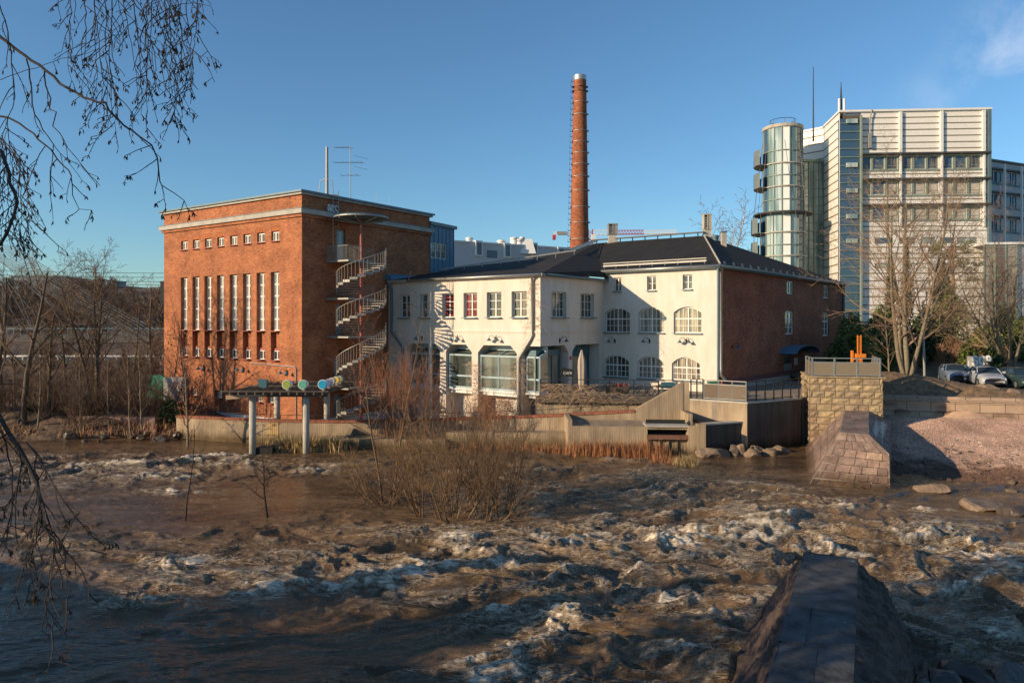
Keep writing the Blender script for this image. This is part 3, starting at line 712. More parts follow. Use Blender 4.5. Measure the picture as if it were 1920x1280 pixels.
# glazed bays
def bay(f, u0, u1, zlo, zhi, ztop, off0, off1, cols, parent, wide=False, lret=True, rret=True):
    """projecting glazed box with sloping glass head; off0 back plane, off1 front plane"""
    fr, gl = MB(), MB(); t = 0.07
    fp = lambda u, z, o: f.p(u, z, o)
    gl.face(fp(u0, zlo, off1), fp(u1, zlo, off1), fp(u1, zhi, off1), fp(u0, zhi, off1))
    gl.face(fp(u0, zhi, off1), fp(u1, zhi, off1), fp(u1, ztop, off0), fp(u0, ztop, off0))
    gl.face(fp(u0, zlo, off0), fp(u0, zlo, off1), fp(u0, zhi, off1), fp(u0, ztop, off0))
    gl.face(fp(u1, zlo, off1), fp(u1, zlo, off0), fp(u1, ztop, off0), fp(u1, zhi, off1))
    for i in range(cols + 1):
        u = u0 + (u1 - u0) * i / cols
        fr.bar(fp(u, zlo, off1 + 0.03), fp(u, zhi, off1 + 0.03), 0.11, 0.11); fr.bar(fp(u, zhi, off1 + 0.02), fp(u, ztop, off0 + 0.02), 0.09, 0.09)
    for z in (zlo + 0.05, zlo + (zhi - zlo) * 0.36, zhi - 0.04): fr.bar(fp(u0, z, off1 + 0.035), fp(u1, z, off1 + 0.035), 0.1, 0.12)
    for u in (u0, u1):
        for z in (zlo + 0.05, zlo + (zhi - zlo) * 0.36, zhi - 0.04): fr.bar(fp(u, z, off0), fp(u, z, off1), 0.09, 0.1)
    fr2 = MB(); f.box(fr2, u0 - 0.08, u1 + 0.08, zlo - 0.18, zlo - 0.02, off0, off1 + 0.12)
    f.box(fr2, u0 + 0.1, u1 - 0.1, zlo - 0.42, zlo - 0.185, off0, off1 - 0.05)
    b = part('bay_window', gl, M_GLASSCAFE, parent); part('bay_frame', fr, M_BLUEFRAME, b); part('bay_floor', fr2, M_WHITEPAINT, b)
    hd = MB(); f.box(hd, u0 - 0.02, u1 + 0.02, ztop + 0.0, ztop + 0.35, off0 - 0.02, off0 + 0.25); part('bay_head', hd, M_BLUEFRAME if off1 < 0 or True else M_TEAL, b)
zb_, zh_ = g1.z(935, 732), g1.z(935, 667)
bay(g1, bo[0]['r'][0] + 0.15, bo[0]['r'][1] - 0.15, zb_, zh_, zS - 0.4, -1.28, -0.45, 2, wg)
bay(g1, bo[1]['r'][0] + 0.12, bo[1]['r'][1] - 0.12, zb_, zh_, zS - 0.4, -1.28, -0.35, 1, wg)
bay(g1, bo[2]['r'][0] + 0.12, bo[2]['r'][1] - 0.12, zb_, zh_, zS - 0.4, -1.28, -0.25, 2, wg)
bay(g1, bo[3]['r'][0] + 0.25, g1.L - 0.25, zb_, zh_, zS - 0.4, -1.28, -0.30, 1, wg)
m = MB(); u_ = cb[0]['r']; g2.box(m, 0.25, u_[1] - 0.35, 3.02, 5.6, -.72, -0.6); gb = part('cafe_glazing', m, M_GLASSREFL, wg)
m = MB()
for k in range(4):
    uu = 0.25 + (u_[1] - 0.6) * k / 3; g2.box(m, uu - 0.05, uu + 0.05, 3.0, 5.6, -0.61, -0.53)
g2.box(m, 0.2, u_[1] - 0.3, 5.6, zS2 - 0.3, -1.2, -0.5); part('glazing_frame', m, M_TEAL, gb)
uu0, uu1 = cb[1]['r'][0], cb[1]['r'][1]
m = MB(); g2.box(m, uu0 + 0.05, uu1 - 0.05, 3.02, 5.4, -1.1, -1.0); en = part('entrance_glazing', m, M_GLASSREFL, wg)
m = MB(); g2.box(m, uu0, uu1, 5.4, zS2 - 0.2, -1.25, -.9)
for k in (0.0, 0.3, 0.62, 1.0):
    x = uu0 + 0.1 + (uu1 - uu0 - 0.2) * k; g2.box(m, x - 0.07, x + 0.07, 3.0, 5.4, -1.01, -0.92)
part('entrance_frame', m, M_TEAL, en)
# gutters and downpipes
def gutter(f, u0, u1, z, parent, r=0.09, off=0.42, m_=None):
    g = MB(); g.smooth = True; g.tube([f.p(u0, z, off), f.p(u1, z, off)], r, 8, True); part('gutter', g, m_ or M_GALV, parent)
gutter(g1, 2.5, g1.L + 0.3, zE + 0.10, wg); gutter(g2, 0.1, g2.L - 0.2, zE + 0.11, wg, m_=M_ZINC)
m = MB(); m.smooth = True; u_ = g1.u(1001)
m.tube([g1.p(u_ + 0.05, zE + 0.05, 0.4), g1.p(u_ - 0.05, zE - 0.25, 0.14), g1.p(u_ - 0.05, 7.1, 0.13), g1.p(u_ - 0.25, 6.75, 0.14), g1.p(g1.u(976), 5.5, 0.15), g1.p(g1.u(974.5), 5.1, 0.15), g1.p(g1.u(974.5), 0.6, 0.15)], 0.1, 8)
part('downpipe', m, M_GALV, wg)
m = MB(); m.smooth = True; u_ = g1.u(734)
m.tube([g1.p(u_, zE, 0.4), g1.p(u_ + 0.15, zE - 0.6, 0.16), g1.p(u_ + 0.15, 7.2, 0.15), g1.p(u_ + 1.4, 6.0, 0.15), g1.p(u_ + 1.4, 0.6, 0.15)], 0.1, 8)
part('downpipe', m, M_ZINC, wg)
wall_lamp(g1, g1.u(792), g1.z(792, 634), wg, 1, True); wall_lamp(g1, g1.u(858), g1.z(858, 635), wg); wall_lamp(g1, g1.u(930), g1.z(930, 636), wg)
wall_lamp(g2, g2.u(1049), g2.z(1049, 638), wg, 1)
m = MB(); m.lathe((0, 0), [(0.15, 0), (0.15, 0.02)], 16); 
# little round red sign on the pillar
s_ = MB(); c = g2.p(g2.u(1069.5), g2.z(1069, 671), 0.02); 
for k in range(16):
    a, b = 2 * math.pi * k / 16, 2 * math.pi * (k + 1) / 16
    s_.face(c, c + Vector((g2.d.x, g2.d.y, 0)) * 0.16 * math.cos(a) + Vector((0, 0, 0.16 * math.sin(a))), c + Vector((g2.d.x, g2.d.y, 0)) * 0.16 * math.cos(b) + Vector((0, 0, 0.16 * math.sin(b))))
part('round_sign', s_, M_RED, wg)

# ================================================================ mill building
ml = thing('mill_building', 'three storey mill with white arched window front, dark red brick side and black hipped roof', 'building', (M_[0], M_[1], 3.0))
zM = 11.95; w = MB(); ops = []; wins = []
zz = [(g3.z(1290, 543), g3.z(1290, 514.5)), (g3.z(1290, 625), g3.z(1290, 575)), (g3.z(1287, 714), g3.z(1287, 669.5))]
for (x0, x1) in ((1151, 1165), (1213, 1230), (1280, 1298)):
    ops.append(dict(r=(g3.u(x0), g3.u(x1), zz[0][0], zz[0][1]), d=0.3)); wins.append((ops[-1], 's'))
for (x0, x1) in ((1134, 1181), (1197, 1246), (1263, 1316)):
    ops.append(dict(r=(g3.u(x0), g3.u(x1), zz[1][0], zz[1][1]), d=0.3, k='arch', rise=0.42)); wins.append((ops[-1], 'a'))
for (x0, x1) in ((1132.5, 1179), (1195, 1244.5), (1259.5, 1313.5)):
    ops.append(dict(r=(g3.u(x0), g3.u(x1), zz[2][0], zz[2][1]), d=0.3, k='arch', rise=0.5)); wins.append((ops[-1], 'b'))
wall(w, g3, 0, g3.L, 2.9, zM, ops)
wb_ = part('rendered_front', w, M_STUCCO, ml)
w = MB(); ops4 = []
for (x0, x1, y0, y1, r_) in ((1475.5, 1487.5, 527, 552, 0.0), (1544, 1553.5, 535, 559.5, 0.0), (1472, 1487.5, 582, 627, 0.15), (1542.5, 1553.5, 585.5, 630, 0.15), (1470, 1485.5, 663, 712, 0.0)):
    u0, u1, z0, z1 = g4.rect(x0, x1, y0, y1); o = dict(r=(u0, u1, z0, z1), d=0.3)
    if r_: o['k'] = 'arch'; o['rise'] = r_
    ops4.append(o)
wall(w, g4, 0.0, g4.L, 2.9, zM, ops4)
g5 = Fac(FM, (FM[0] - 18, FM[1] + 14)); wall(w, g5, 0, g5.L, 2.9, zM)
part('brick_side', w, M_MILLBRICK, ml)
for i, (o, k) in enumerate(wins):
    u0, u1, z0, z1 = o['r']; r = (u0 + 0.02, u1 - 0.02, z0 + 0.03, z1 - 0.02)
    if k == 's': window(g3, r, ml, 0.22, (0.5,), (0.5,), 0, 0.06, (0.5,), sill=0.22)
    elif k == 'a': window(g3, r, ml, 0.22, (1 / 6, 2 / 6, 0.5, 4 / 6, 5 / 6), (0.28, 0.55), 0.42, 0.07, (0.5, -0.55), gm=M_GLASSPALE if i % 3 else M_GLASS, sill=0.22)
    else: window(g3, r, ml, 0.22, (1 / 6, 2 / 6, 0.5, 4 / 6, 5 / 6), (0.28, 0.55), 0.5, 0.07, (0.5, -0.55), gm=M_GLASSPALE if i % 3 else M_GLASS, sill=0.22)
for i, o in enumerate(ops4):
    u0, u1, z0, z1 = o['r']; r = (u0 + 0.02, u1 - 0.02, z0 + 0.02, z1 - 0.02)
    if i < 2: window(g4, r, ml, 0.14, (0.5,), (0.5,), 0, 0.09, (0.5,), sill=0.1, sm=M_MILLBRICK)
    elif i < 4: window(g4, r, ml, 0.14, (0.5,), (0.3, 0.62), 0.15, 0.1, (0.5, -0.62), sill=0.1, sm=M_MILLBRICK)
u0, u1, z0, z1 = ops4[4]['r']; m = MB(); g4.box(m, u0 + 0.02, u1 - 0.02, z0 + 0.01, z0 + (z1 - z0) * 0.62, -0.2, -0.12); dr = part('door', m, M_STEEL, ml)
m = MB(); g4.box(m, u0 + 0.02, u1 - 0.02, z0 + (z1 - z0) * 0.63, z1 - 0.02, -0.2, -0.13); part('fanlight', m, M_GLASS, dr)
m = MB(); m.tube([g4.p(u1 - 0.2, z0 + 0.9, -0.12), g4.p(u1 - 0.2, z0 + 0.9, -0.04), g4.p(u1 - 0.2, z0 + 1.3, -0.04)], 0.025, 5); part('handle', m, M_GALV, dr)
# barrel canopy over the door
cu0, cu1 = g4.u(1461.5), g4.u(1505); zc_ = g4.z(1480, 661); m = MB(); n = 12; od = 1.5
pr = []
for i in range(n + 1):
    a = math.pi * i / n; pr.append((cu0 + (cu1 - cu0) * (0.5 - 0.5 * math.cos(a)), zc_ + 0.62 * math.sin(a)))
for (p, q) in zip(pr[:-1], pr[1:]):
    m.hexa([g4.p(p[0], p[1], od), g4.p(q[0], q[1], od), g4.p(q[0], q[1], 0), g4.p(p[0], p[1], 0), g4.p(p[0], p[1] + .05, od), g4.p(q[0], q[1] + .05, od), g4.p(q[0], q[1] + .05, 0), g4.p(p[0], p[1] + .05, 0)])
cn = part('door_canopy', m, M_ZINCBLUE, ml); m = MB()
for uu in (cu0 + 0.1, cu1 - 0.1): m.bar(g4.p(uu, zc_ - 1.0, 0.02), g4.p(uu, zc_, od - 0.1), 0.05); m.bar(g4.p(uu, zc_ - 0.02, 0.02), g4.p(uu, zc_ - 0.02, od), 0.05)
part('brackets', m, M_DARKMETAL, cn)
m = MB(); g4.box(m, g4.u(1489), g4.u(1494.5), g4.z(1490, 684), g4.z(1490, 671), 0, 0.06); part('notice_box', m, M_WHITEPAINT, ml)
m = MB(); g4.box(m, g4.u(1573), g4.u(1580), g4.z(1577, 654), g4.z(1577, 648), 0, 0.3); part('floodlight', m, M_STEEL, ml)
m = MB(); g4.box(m, 0.0, g4.L, 2.85, 3.45, 0.0, 0.12); part('plinth', m, M_CONC, ml)
m = MB(); g4.box(m, 0.3, g4.L * 0.55, 3.455, 3.75, 0.0, 0.25); part('red_flashing', m, mat('dark_red_flashing', (0.16, 0.045, 0.05), 0.6, 0.1, 2), ml)
wall_lamp(g3, g3.u(1153), g3.z(1153, 639), ml, 1, True); wall_lamp(g3, g3.u(1218), g3.z(1218, 639), ml, 1, True); wall_lamp(g3, g3.u(1287), g3.z(1287, 640), ml)
wall_lamp(g4, g4.u(1372), g4.z(1372, 650), ml, 1)
# roof
ov = 0.42
def off2(fa_, fb_, o): v = (fa_.n + fb_.n); v = v / (1 + fa_.n.dot(fb_.n)); return fb_.a + v * o
eM = off2(g3, g4, ov); eF = off2(g4, g5, ov); zEv = zM + 0.12
A = Vector((18.1, 68.5, 16.15)); R1 = P(1118, 456, 75.6)
eV = g3.a + g3.n * ov; EW = off2(g1, g2, 0.42); EWL = g1.a + g1.n * 0.42; zW = zE + 0.2
far = g5.b + g5.n * ov
m = MB()
e3 = lambda v, z: (v[0], v[1], z)
eV_ = g3.p(-0.0, 0, ov)
R1b = Vector(R1)
# front slope, side slope, rear slopes
m.face(e3(eV_, zEv), e3(eM, zEv), A, R1b)
m.face(e3(eM, zEv), e3(eF, zEv), A)
m.face(e3(eF, zEv), e3(far, zEv), (R1b.x - 2, R1b.y + 6, R1b.z - 1.5), R1b, A)
# wing roof
R2 = P(990, 486.5, 74); R3 = P(846, 503, 69)
K = Vector(e3(eV_, zEv))
m.face((EW.x, EW.y, zW), e3(g2.p(g2.L + 0.1, 0, 0.42), zW + 0.1), K, R1b)
m.face((EW.x, EW.y, zW), R1b, R2)
m.face((EWL.x, EWL.y, zW), (EW.x, EW.y, zW), R2, R3)
m.face((EWL.x, EWL.y, zW), R3, (BR[0] + 0.6, BR[1] + 0.6, zW + 0.5))
m.face(R3, R2, (R2.x, R2.y + 12, R2.z - 3), (R3.x - 2, R3.y + 12, R3.z - 3)); m.face(R2, R1b, (R1b.x, R1b.y + 14, R1b.z - 3), (R2.x, R2.y + 12, R2.z - 3))
part('felt_roof', m, M_ROOF, ml)
m = MB()       # eaves soffit and fascia
for (f, u0, u1, z, ofs) in ((g3, -0.0, g3.L + ov - 0.02, zEv, ov), (g4, -ov + 0.02, g4.L, zEv, ov)):
    f.box(m, u0, u1, z - 0.2 - (0.003 if f is g4 else 0), z - 0.02, 0.0 if f is g3 else 0.001, ofs - 0.01)
f1_ = part('eaves', m, M_ZINC, ml)
m = MB(); g1.box(m, 0.2, g1.L + 0.40, zW - 0.2, zW - 0.015, 0.0, 0.40); g2.box(m, -0.38, g2.L, zW - 0.198, zW - 0.017, 0.001, 0.40); part('eaves', m, M_STONE, wg)
gutter(g3, 0.0, g3.L + 0.45, zEv - 0.06, ml, 0.1, ov + 0.08); gutter(g4, -0.45, g4.L, zEv - 0.065, ml, 0.1, ov + 0.08, M_ZINC)
m = MB(); m.smooth = True
m.tube([g4.p(-0.1, zEv - 0.1, ov), g4.p(0.3, zEv - 0.55, 0.15), g4.p(0.3, 4.6, 0.15), g4.p(0.3, 4.2, 0.15), g4.p(0.7, 3.8, 0.3)], 0.11, 8); part('downpipe', m, M_GALV, ml)
m = MB(); m.smooth = True; m.tube([g4.p(-0.18, zEv - 0.2, 0.14), g4.p(-0.18, 3.4, 0.14)], 0.09, 8); part('downpipe', m, M_ZINC, ml)
m = MB(); m.smooth = True; m.tube([g4.p(g4.L - 0.2, zEv - 0.2, 0.14), g4.p(g4.L - 0.2, 3.4, 0.14)], 0.12, 8); part('downpipe', m, M_ZINC, ml)
# snow guards
def rl(a, b, t): return Vector(a).lerp(Vector(b), t)
FV = Vector(e3(eV_, zEv)); FMv = Vector(e3(eM, zEv)); FFv = Vector(e3(eF, zEv))
m = MB(); lo0, lo1 = rl(FV, R1b, 0.05), rl(FMv, A, 0.05)
m.bar(lo0.lerp(lo1, 0.02) + Vector((0, 0, 0.22)), lo0.lerp(lo1, 0.9) + Vector((0, 0, 0.22)), 0.06, 0.12); m.bar(lo0.lerp(lo1, 0.02) + Vector((0, 0, 0.42)), lo0.lerp(lo1, 0.9) + Vector((0, 0, 0.42)), 0.05, 0.06)
for i in range(9):
    q = lo0.lerp(lo1, 0.03 + 0.107 * i); m.bar(q, q + Vector((0, 0, 0.42)), 0.05)
part('snow_guard', m, M_STEEL, ml)
for i in range(18):
    q = rl(rl(FMv, FFv, 0.02 + i * 0.052), A, 0.03); m = MB(); d4 = Vector((g4.d.x, g4.d.y, 0))
    m.hexa([q - d4 * 0.02, q + d4 * 0.5, q + d4 * 0.52 + Vector((0, 0, .04)), q + Vector((0, 0, .04)), q - d4 * 0.1 + Vector((0, 0, .22)), q + d4 * 0.2 + Vector((0, 0, .22)), q + d4 * 0.2 + Vector((0.05, 0.05, .26)), q - d4 * 0.1 + Vector((0.05, 0.05, .26))])
    part('snow_stop', m, M_CONC, ml)
# ridge walkway, hip capping
m = MB(); up = Vector((0, 0, 0.35)); r0, r1 = R1b + (R1b - A).normalized() * 0.3, A
m.bar(r0 + up, r1 + up, 0.45, 0.1)
for i in range(9):
    q = r0.lerp(r1, 0.03 + i * 0.115); m.bar(q - Vector((0, 0, 0.1)), q + up, 0.09)
part('roof_walkway', m, M_DARKMETAL, ml)
m = MB(); m.tube([FMv + Vector((0, 0, .05)), rl(FMv, A, 0.5) + Vector((0, 0, .06)), A + Vector((0, 0, .05))], 0.07, 5); part('hip_capping', m, M_CONC, ml)
# snow guard on the wing roof
m = MB(); s0, s1 = rl((EWL.x, EWL.y, zW), R3, 0.55), rl((EW.x, EW.y, zW), R1b, 0.52)
m.bar(s0 + Vector((1.5, 0, .35)), s1 + Vector((0, 0, .35)), 0.06, 0.12)
for i in range(8):
    q = s0.lerp(s1, 0.15 + i * 0.12); m.bar(q - Vector((0, 0, 0.1)), q + Vector((0, 0, .35)), 0.05)
part('snow_guard', m, M_STEEL, wg)
# roof ladder between walkway and snow guard
m = MB(); l0, l1 = R1b + Vector((-0.3, -1.2, 0.12)), s1 + Vector((-0.2, 0.2, 0.45))
sd = Vector((0.3, 0.1, 0.0))
for sg in (-1, 1): m.tube([l0 + sd * sg, l1 + sd * sg], 0.035, 5)
for i in range(26):
    q = l0.lerp(l1, i / 25); m.bar(q - sd * 1.3, q + sd * 1.3, 0.05, 0.04)
solo('roof_ladder', m, M_GALV, 'galvanised ladder lying up the black roof towards the ridge walkway', 'ladder')
# flashing against the brick tower
m = MB(); a, b = f2.p(f2.u(722), 0, 0.02), f2.p(f2.L, 0, 0.02)
zf0, zf1 = f2.z(722, 513), f2.z(800, 518)
m.hexa([(a.x, a.y, zf0 - .5), (a.x + .5, a.y - .3, zf0 - .65), (b.x + .9, b.y - .4, zf1 - .5), (b.x, b.y, zf1 - .3), (a.x, a.y, zf0), (a.x + .5, a.y - .3, zf0 - .25), (b.x + .9, b.y - .4, zf1 - .15), (b.x, b.y, zf1)])
part('blue_flashing', m, M_ZINCBLUE, wg)
# chimneys on the roof
def vent_stack(px, py0, py1, D, wd, label, louv=True):
    t = thing('roof_chimney', label, 'chimney', tuple(P(px, py0, D)))
    b = P(px, py0, D); zt3 = P(px, py1, D).z; hgt = zt3 - b.z; m = MB()
    if louv:
        a = wd * 0.65
        m.hexa([(b.x - a, b.y - a, b.z - 0.8), (b.x + a, b.y - a, b.z - .8), (b.x + a, b.y + a, b.z - .8), (b.x - a, b.y + a, b.z - .8), (b.x - a * .5, b.y - a * .5, b.z + hgt * 0.42), (b.x + a * .5, b.y - a * .5, b.z + hgt * .42), (b.x + a * .5, b.y + a * .5, b.z + hgt * .42), (b.x - a * .5, b.y + a * .5, b.z + hgt * .42)])
        part('stack', m, M_CONC, t); m = MB()
        r = wd / 2; z0 = b.z + hgt * 0.3; k = 7
        m.box(b.x - r, b.x + r, b.y + r * 0.3, b.y + r, z0, zt3 - .1)
        m.box(b.x - r * 0.1, b.x + r * 0.1, b.y - r, b.y + r * 0.3, z0, zt3 - .1); m.box(b.x + r * .86, b.x + r, b.y - r, b.y + r * .3, z0, zt3 - .1); m.box(b.x - r, b.x - r * .86, b.y - r, b.y + r * .3, z0, zt3 - .1)
        m.box(b.x + r * 0.1, b.x + r * 0.86, b.y - r * .9, b.y + r * .3, z0, zt3 - .1)
        for i in range(k):
            z = z0 + (zt3 - 0.2 - z0) * i / k; m.box(b.x - r * .85, b.x - r * 0.1, b.y - r * .95, b.y + r * 0.29, z, z + 0.06)
        m.box(b.x - r * 1.06, b.x + r * 1.06, b.y - r * 1.06, b.y + r * 1.06, zt3 - .1, zt3)
        part('louvre_cowl', m, M_STEEL if px < 1200 else M_CONC, t)
    else:
        r = wd / 2; m.box(b.x - r, b.x + r, b.y - r, b.y + r, b.z - 0.8, zt3 - .12); part('stack', m, M_CONC, t)
        m = MB(); m.box(b.x - r * 1.2, b.x + r * 1.2, b.y - r * 1.2, b.y + r * 1.2, zt3 - .12, zt3); part('cap', m, M_ZINC, t)
vent_stack(1148.5, 449, 420, 74.5, 0.95, 'louvred grey roof chimney at the left end of the black ridge')
vent_stack(1325.5, 443, 402, 69.0, 0.75, 'louvred roof chimney on a flared base at the right end of the black ridge')
vent_stack(1357, 461, 434, 66.5, 0.42, 'small plain grey flue on the side slope of the black roof', False)
m = MB(); q = P(1341, 447, 68); m.lathe((q.x, q.y), [(0.3, q.z - .3), (0.3, q.z + 0.05), (0.36, q.z + .05), (0.36, q.z + .22), (0.25, q.z + .3)], 14)
solo('roof_vent', m, M_ZINC, 'squat round zinc vent beside the right hand roof chimney', 'vent')

# ================================================================ tall chimney
D_ = 95.0; cb_ = P(1085.6, HY, D_); ch = thing('tall_chimney', 'very tall tapering brick factory chimney with steel bands behind the black roof', 'chimney', (cb_.x, D_, 3.0))
zt4 = P(0, 152, D_).z; lean = P(1089.5, 0, D_).x - cb_.x
def chr_(z): t = (z - 3.0) / (zt4 - 3.0); return 1.50 + (0.835 - 1.50) * t
ch_x = lambda z: cb_.x + 0.12 * (z - 3) / (zt4 - 3)
m = MB(); m.smooth = True
nseg = 20; m.tube([(ch_x(3 + (zt4 - 3) * i / nseg), D_, 3 + (zt4 - 3) * i / nseg) for i in range(nseg + 1)], [chr_(3 + (zt4 - 3) * i / nseg) for i in range(nseg + 1)], 32)
cc = part('brick_shaft', m, M_CHIMBRICK, ch)
# wrap brick pattern round the shaft
uvl = cc.data.uv_layers['UVMap'].data
for pl in cc.data.polygons:
    cs = [cc.data.vertices[v].co for v in pl.vertices]; loc0 = Vector(ORG[cc.name])
    an0 = None
    for li, v in zip(pl.loop_indices, cs):
        wv = v + loc0; a = math.atan2(wv.y - D_, wv.x - ch_x(wv.z))
        if an0 is None: an0 = a
        if a - an0 > math.pi: a -= 2 * math.pi
        if a - an0 < -math.pi: a += 2 * math.pi
        uvl[li].uv = (a * 1.25, wv.z)
z1 = P(0, 143, D_).z
m = MB(); m.lathe((ch_x(zt4), D_), [(0.83, zt4), (0.86, zt4 + .02), (0.86, z1), (0.8, z1), (0.78, zt4)], 32, False); part('steel_cap', m, M_GALV, ch)
for py in (165, 173, 193, 216, 247, 267, 288, 309, 332, 358, 389, 418, 449):
    z = P(0, py, D_).z; r = chr_(z) + 0.02; m = MB(); m.lathe((ch_x(z), D_), [(r, z - .035), (r + .03, z - .035), (r + .03, z + .035), (r, z + .035)], 32, False)
    for a in (math.radians(-20), math.radians(200)):
        m.bar((ch_x(z) + (r - .05) * math.cos(a), D_ + (r - .05) * math.sin(a), z), (ch_x(z) + (r + .22) * math.cos(a), D_ + (r + .22) * math.sin(a), z), 0.2, 0.2)
    part('steel_band', m, M_STEEL if py > 190 else M_DARKMETAL, ch)
z = 12.0
while z < zt4:
    m = MB(); r = chr_(z); a = math.radians(190)
    pts = [(ch_x(z) + rr * math.cos(a + da), D_ + rr * math.sin(a + da), z + dz) for rr, da, dz in ((r, -0.15, 0), (r + .34, -0.15, 0), (r + .34, 0.15, 0), (r, 0.15, 0))]
    m.tube(pts, 0.022, 3); m.tube([(ch_x(z) + (r + .34) * math.cos(a), D_ + (r + .34) * math.sin(a), z), (ch_x(z) + (r + .34) * math.cos(a), D_ + (r + .34) * math.sin(a), z + .35)], 0.02, 3); z += 0.72; part('climbing_iron', m, M_DARKMETAL, ch)

# ================================================================ long pale plant building behind
D1, D2 = 105.0, 116.0; a = P(845, HY, D1); b = P(1070, HY, D2); ff = Fac((a.x, a.y), (b.x, b.y))
pb = thing('pale_factory', 'long pale grey flat roofed building behind the black roof, with white dormers', 'building', (a.x, a.y, 3))
zP = P(0, 453, D1).z; m = MB(); ff.box(m, 0, ff.L, 3, zP, -12, 0); M_PALE = mat('pale_grey_cladding', (0.50, 0.52, 0.53), 0.7, 0.05, 0.3); part('wall', m, M_PALE, pb)
m = MB(); ff.box(m, -0.1, ff.L, zP + .002, zP + .25, -12.1, 0.12); part('roof_edge', m, M_WHITEPAINT, pb)
for (x0, x1, y0, y1) in ((890, 903, 451, 480), (943.5, 956, 455.5, 483), (995, 1006, 455, 487), (1044, 1057, 463, 486)):
    u0, u1 = ff.u(x0), ff.u(x1); zt5 = P(0, y0, ff.p(u0, 0).y).z; zb5 = P(0, y1, ff.p(u0, 0).y).z
    m = MB(); ff.box(m, u0, u1, zb5, zt5, -3, 0.35); d = part('dormer', m, M_WHITEPAINT, pb); m = MB(); ff.box(m, u0 + .22, u1 - .18, zb5 + .2, zt5 - .3, 0.352, 0.37); part('louvre', m, M_ZINC, d)
m = MB(); ff.box(m, ff.u(913), ff.u(932), P(0, 484, 109).z, P(0, 470, 109).z, 0, .05); part('garage_louvre', m, M_ZINC, pb)
for i, (px, py, r, hh) in enumerate(((880, 449, 0.55, 1.4), (940, 454, 0.65, 1.0), (964, 449, 0.65, 2.2), (974, 452, 0.6, 1.5), (979, 448, 0.4, 2.2))):
    q = P(px, py, 112); m = MB(); m.smooth = True; m.lathe((q.x, q.y), [(r, q.z - 2.5), (r, q.z - .2 + hh * .0), (r * .7, q.z), (r * 1.05, q.z), (r * 1.05, q.z + .25), (r * .5, q.z + .35)], 14)
    solo('exhaust_stack', m, M_WHITEPAINT, ('short white exhaust stack at the left end of the pale factory roof', 'wide low white exhaust drum in front of the second dormer of the pale factory', 'largest white exhaust drum in the cluster on the pale factory roof', 'middle white exhaust drum in the cluster on the pale factory roof', 'slim white exhaust pipe at the right of the roof cluster on the pale factory')[i], 'exhaust stack', 'white exhausts on the pale factory')
m = MB(); q = P(990, 458, 112); m.hexa([(q.x - 1.2, q.y - 1, q.z - 1.5), (q.x + 1.2, q.y - 1, q.z - 1.5), (q.x + 1.2, q.y + 2, q.z - 1.5), (q.x - 1.2, q.y + 2, q.z - 1.5), (q.x - 1.2, q.y - .2, q.z + .8), (q.x + .6, q.y - .2, q.z + .8), (q.x + .6, q.y + 2, q.z + .8), (q.x - 1.2, q.y + 2, q.z + .8)])
solo('roof_plant_box', m, M_WHITEPAINT, 'slope topped white plant box on the pale factory roof', 'plant box')

# ================================================================ tower crane far behind
Dc = 240.0; kr = thing('tower_crane', 'red and white tower crane far behind, jib reaching right over the roof ridge', 'crane', tuple(P(1107, 480, Dc)))
m1, m2_ = MB(), MB()
def lattice(mb, a, b, hgt, n, side=0.9):
    a, b = Vector(a), Vector(b)
    for t in (0, 1):
        mb.bar(a + Vector((0, (t - .5) * side, 0)), b + Vector((0, (t - .5) * side, 0)), 0.22)
    up = Vector((0, 0, hgt)); mb.bar(a + up, b + up, 0.22)
    for i in range(n):
        p, q = a.lerp(b, i / n), a.lerp(b, (i + .5) / n) + up; r = a.lerp(b, (i + 1) / n); mb.bar(p, q, 0.13); mb.bar(q, r, 0.13)
zj = P(0, 440, Dc).z
X = lambda px: P(px, 0, Dc).x
mj_ = MB(); lattice(mj_, (X(1112), Dc, zj), (X(1158), Dc, zj), 1.5, 6); part('white_lattice', mj_, M_WHITEPAINT, kr); lattice(m1, (X(1158), Dc, zj + .1), (X(1207), Dc, zj + .2), 1.3, 9); m3_ = MB(); lattice(m3_, (X(1207), Dc, zj + .2), (X(1269), Dc, zj + .5), 1.1, 12); part('white_lattice', m3_, M_WHITEPAINT, kr)
lattice(m2_, (X(1102), Dc, zj), (X(1037), Dc, zj), 0.8, 8)
for x in (1103, 1111):
    m1.bar((X(x), Dc, P(0, 490, Dc).z), (X(x), Dc, P(0, 430, Dc).z), 0.3)
for i in range(8):
    z = P(0, 488 - i * 7, Dc).z; m1.bar((X(1103), Dc, z), (X(1111), Dc, z + 1.2), 0.15); m1.bar((X(1111), Dc, z), (X(1103), Dc, z + 1.2), 0.15)
part('white_lattice', m2_, M_WHITEPAINT, kr); part('red_lattice', m1, M_RED, kr)
m = MB(); m.box(X(1036), X(1042), Dc - 1, Dc + 1, zj - 1.6, zj - .1); part('counterweight', m, M_RED, kr)
m = MB(); m.box(X(1044), X(1062), Dc - .8, Dc + .8, zj + .1, zj + 1.0); part('winch', m, M_STEEL, kr)
m = MB(); m.box(X(1108), X(1116), Dc - 1, Dc + .6, zj - 1.8, zj - .1); part('cab', m, M_WHITEPAINT, kr)
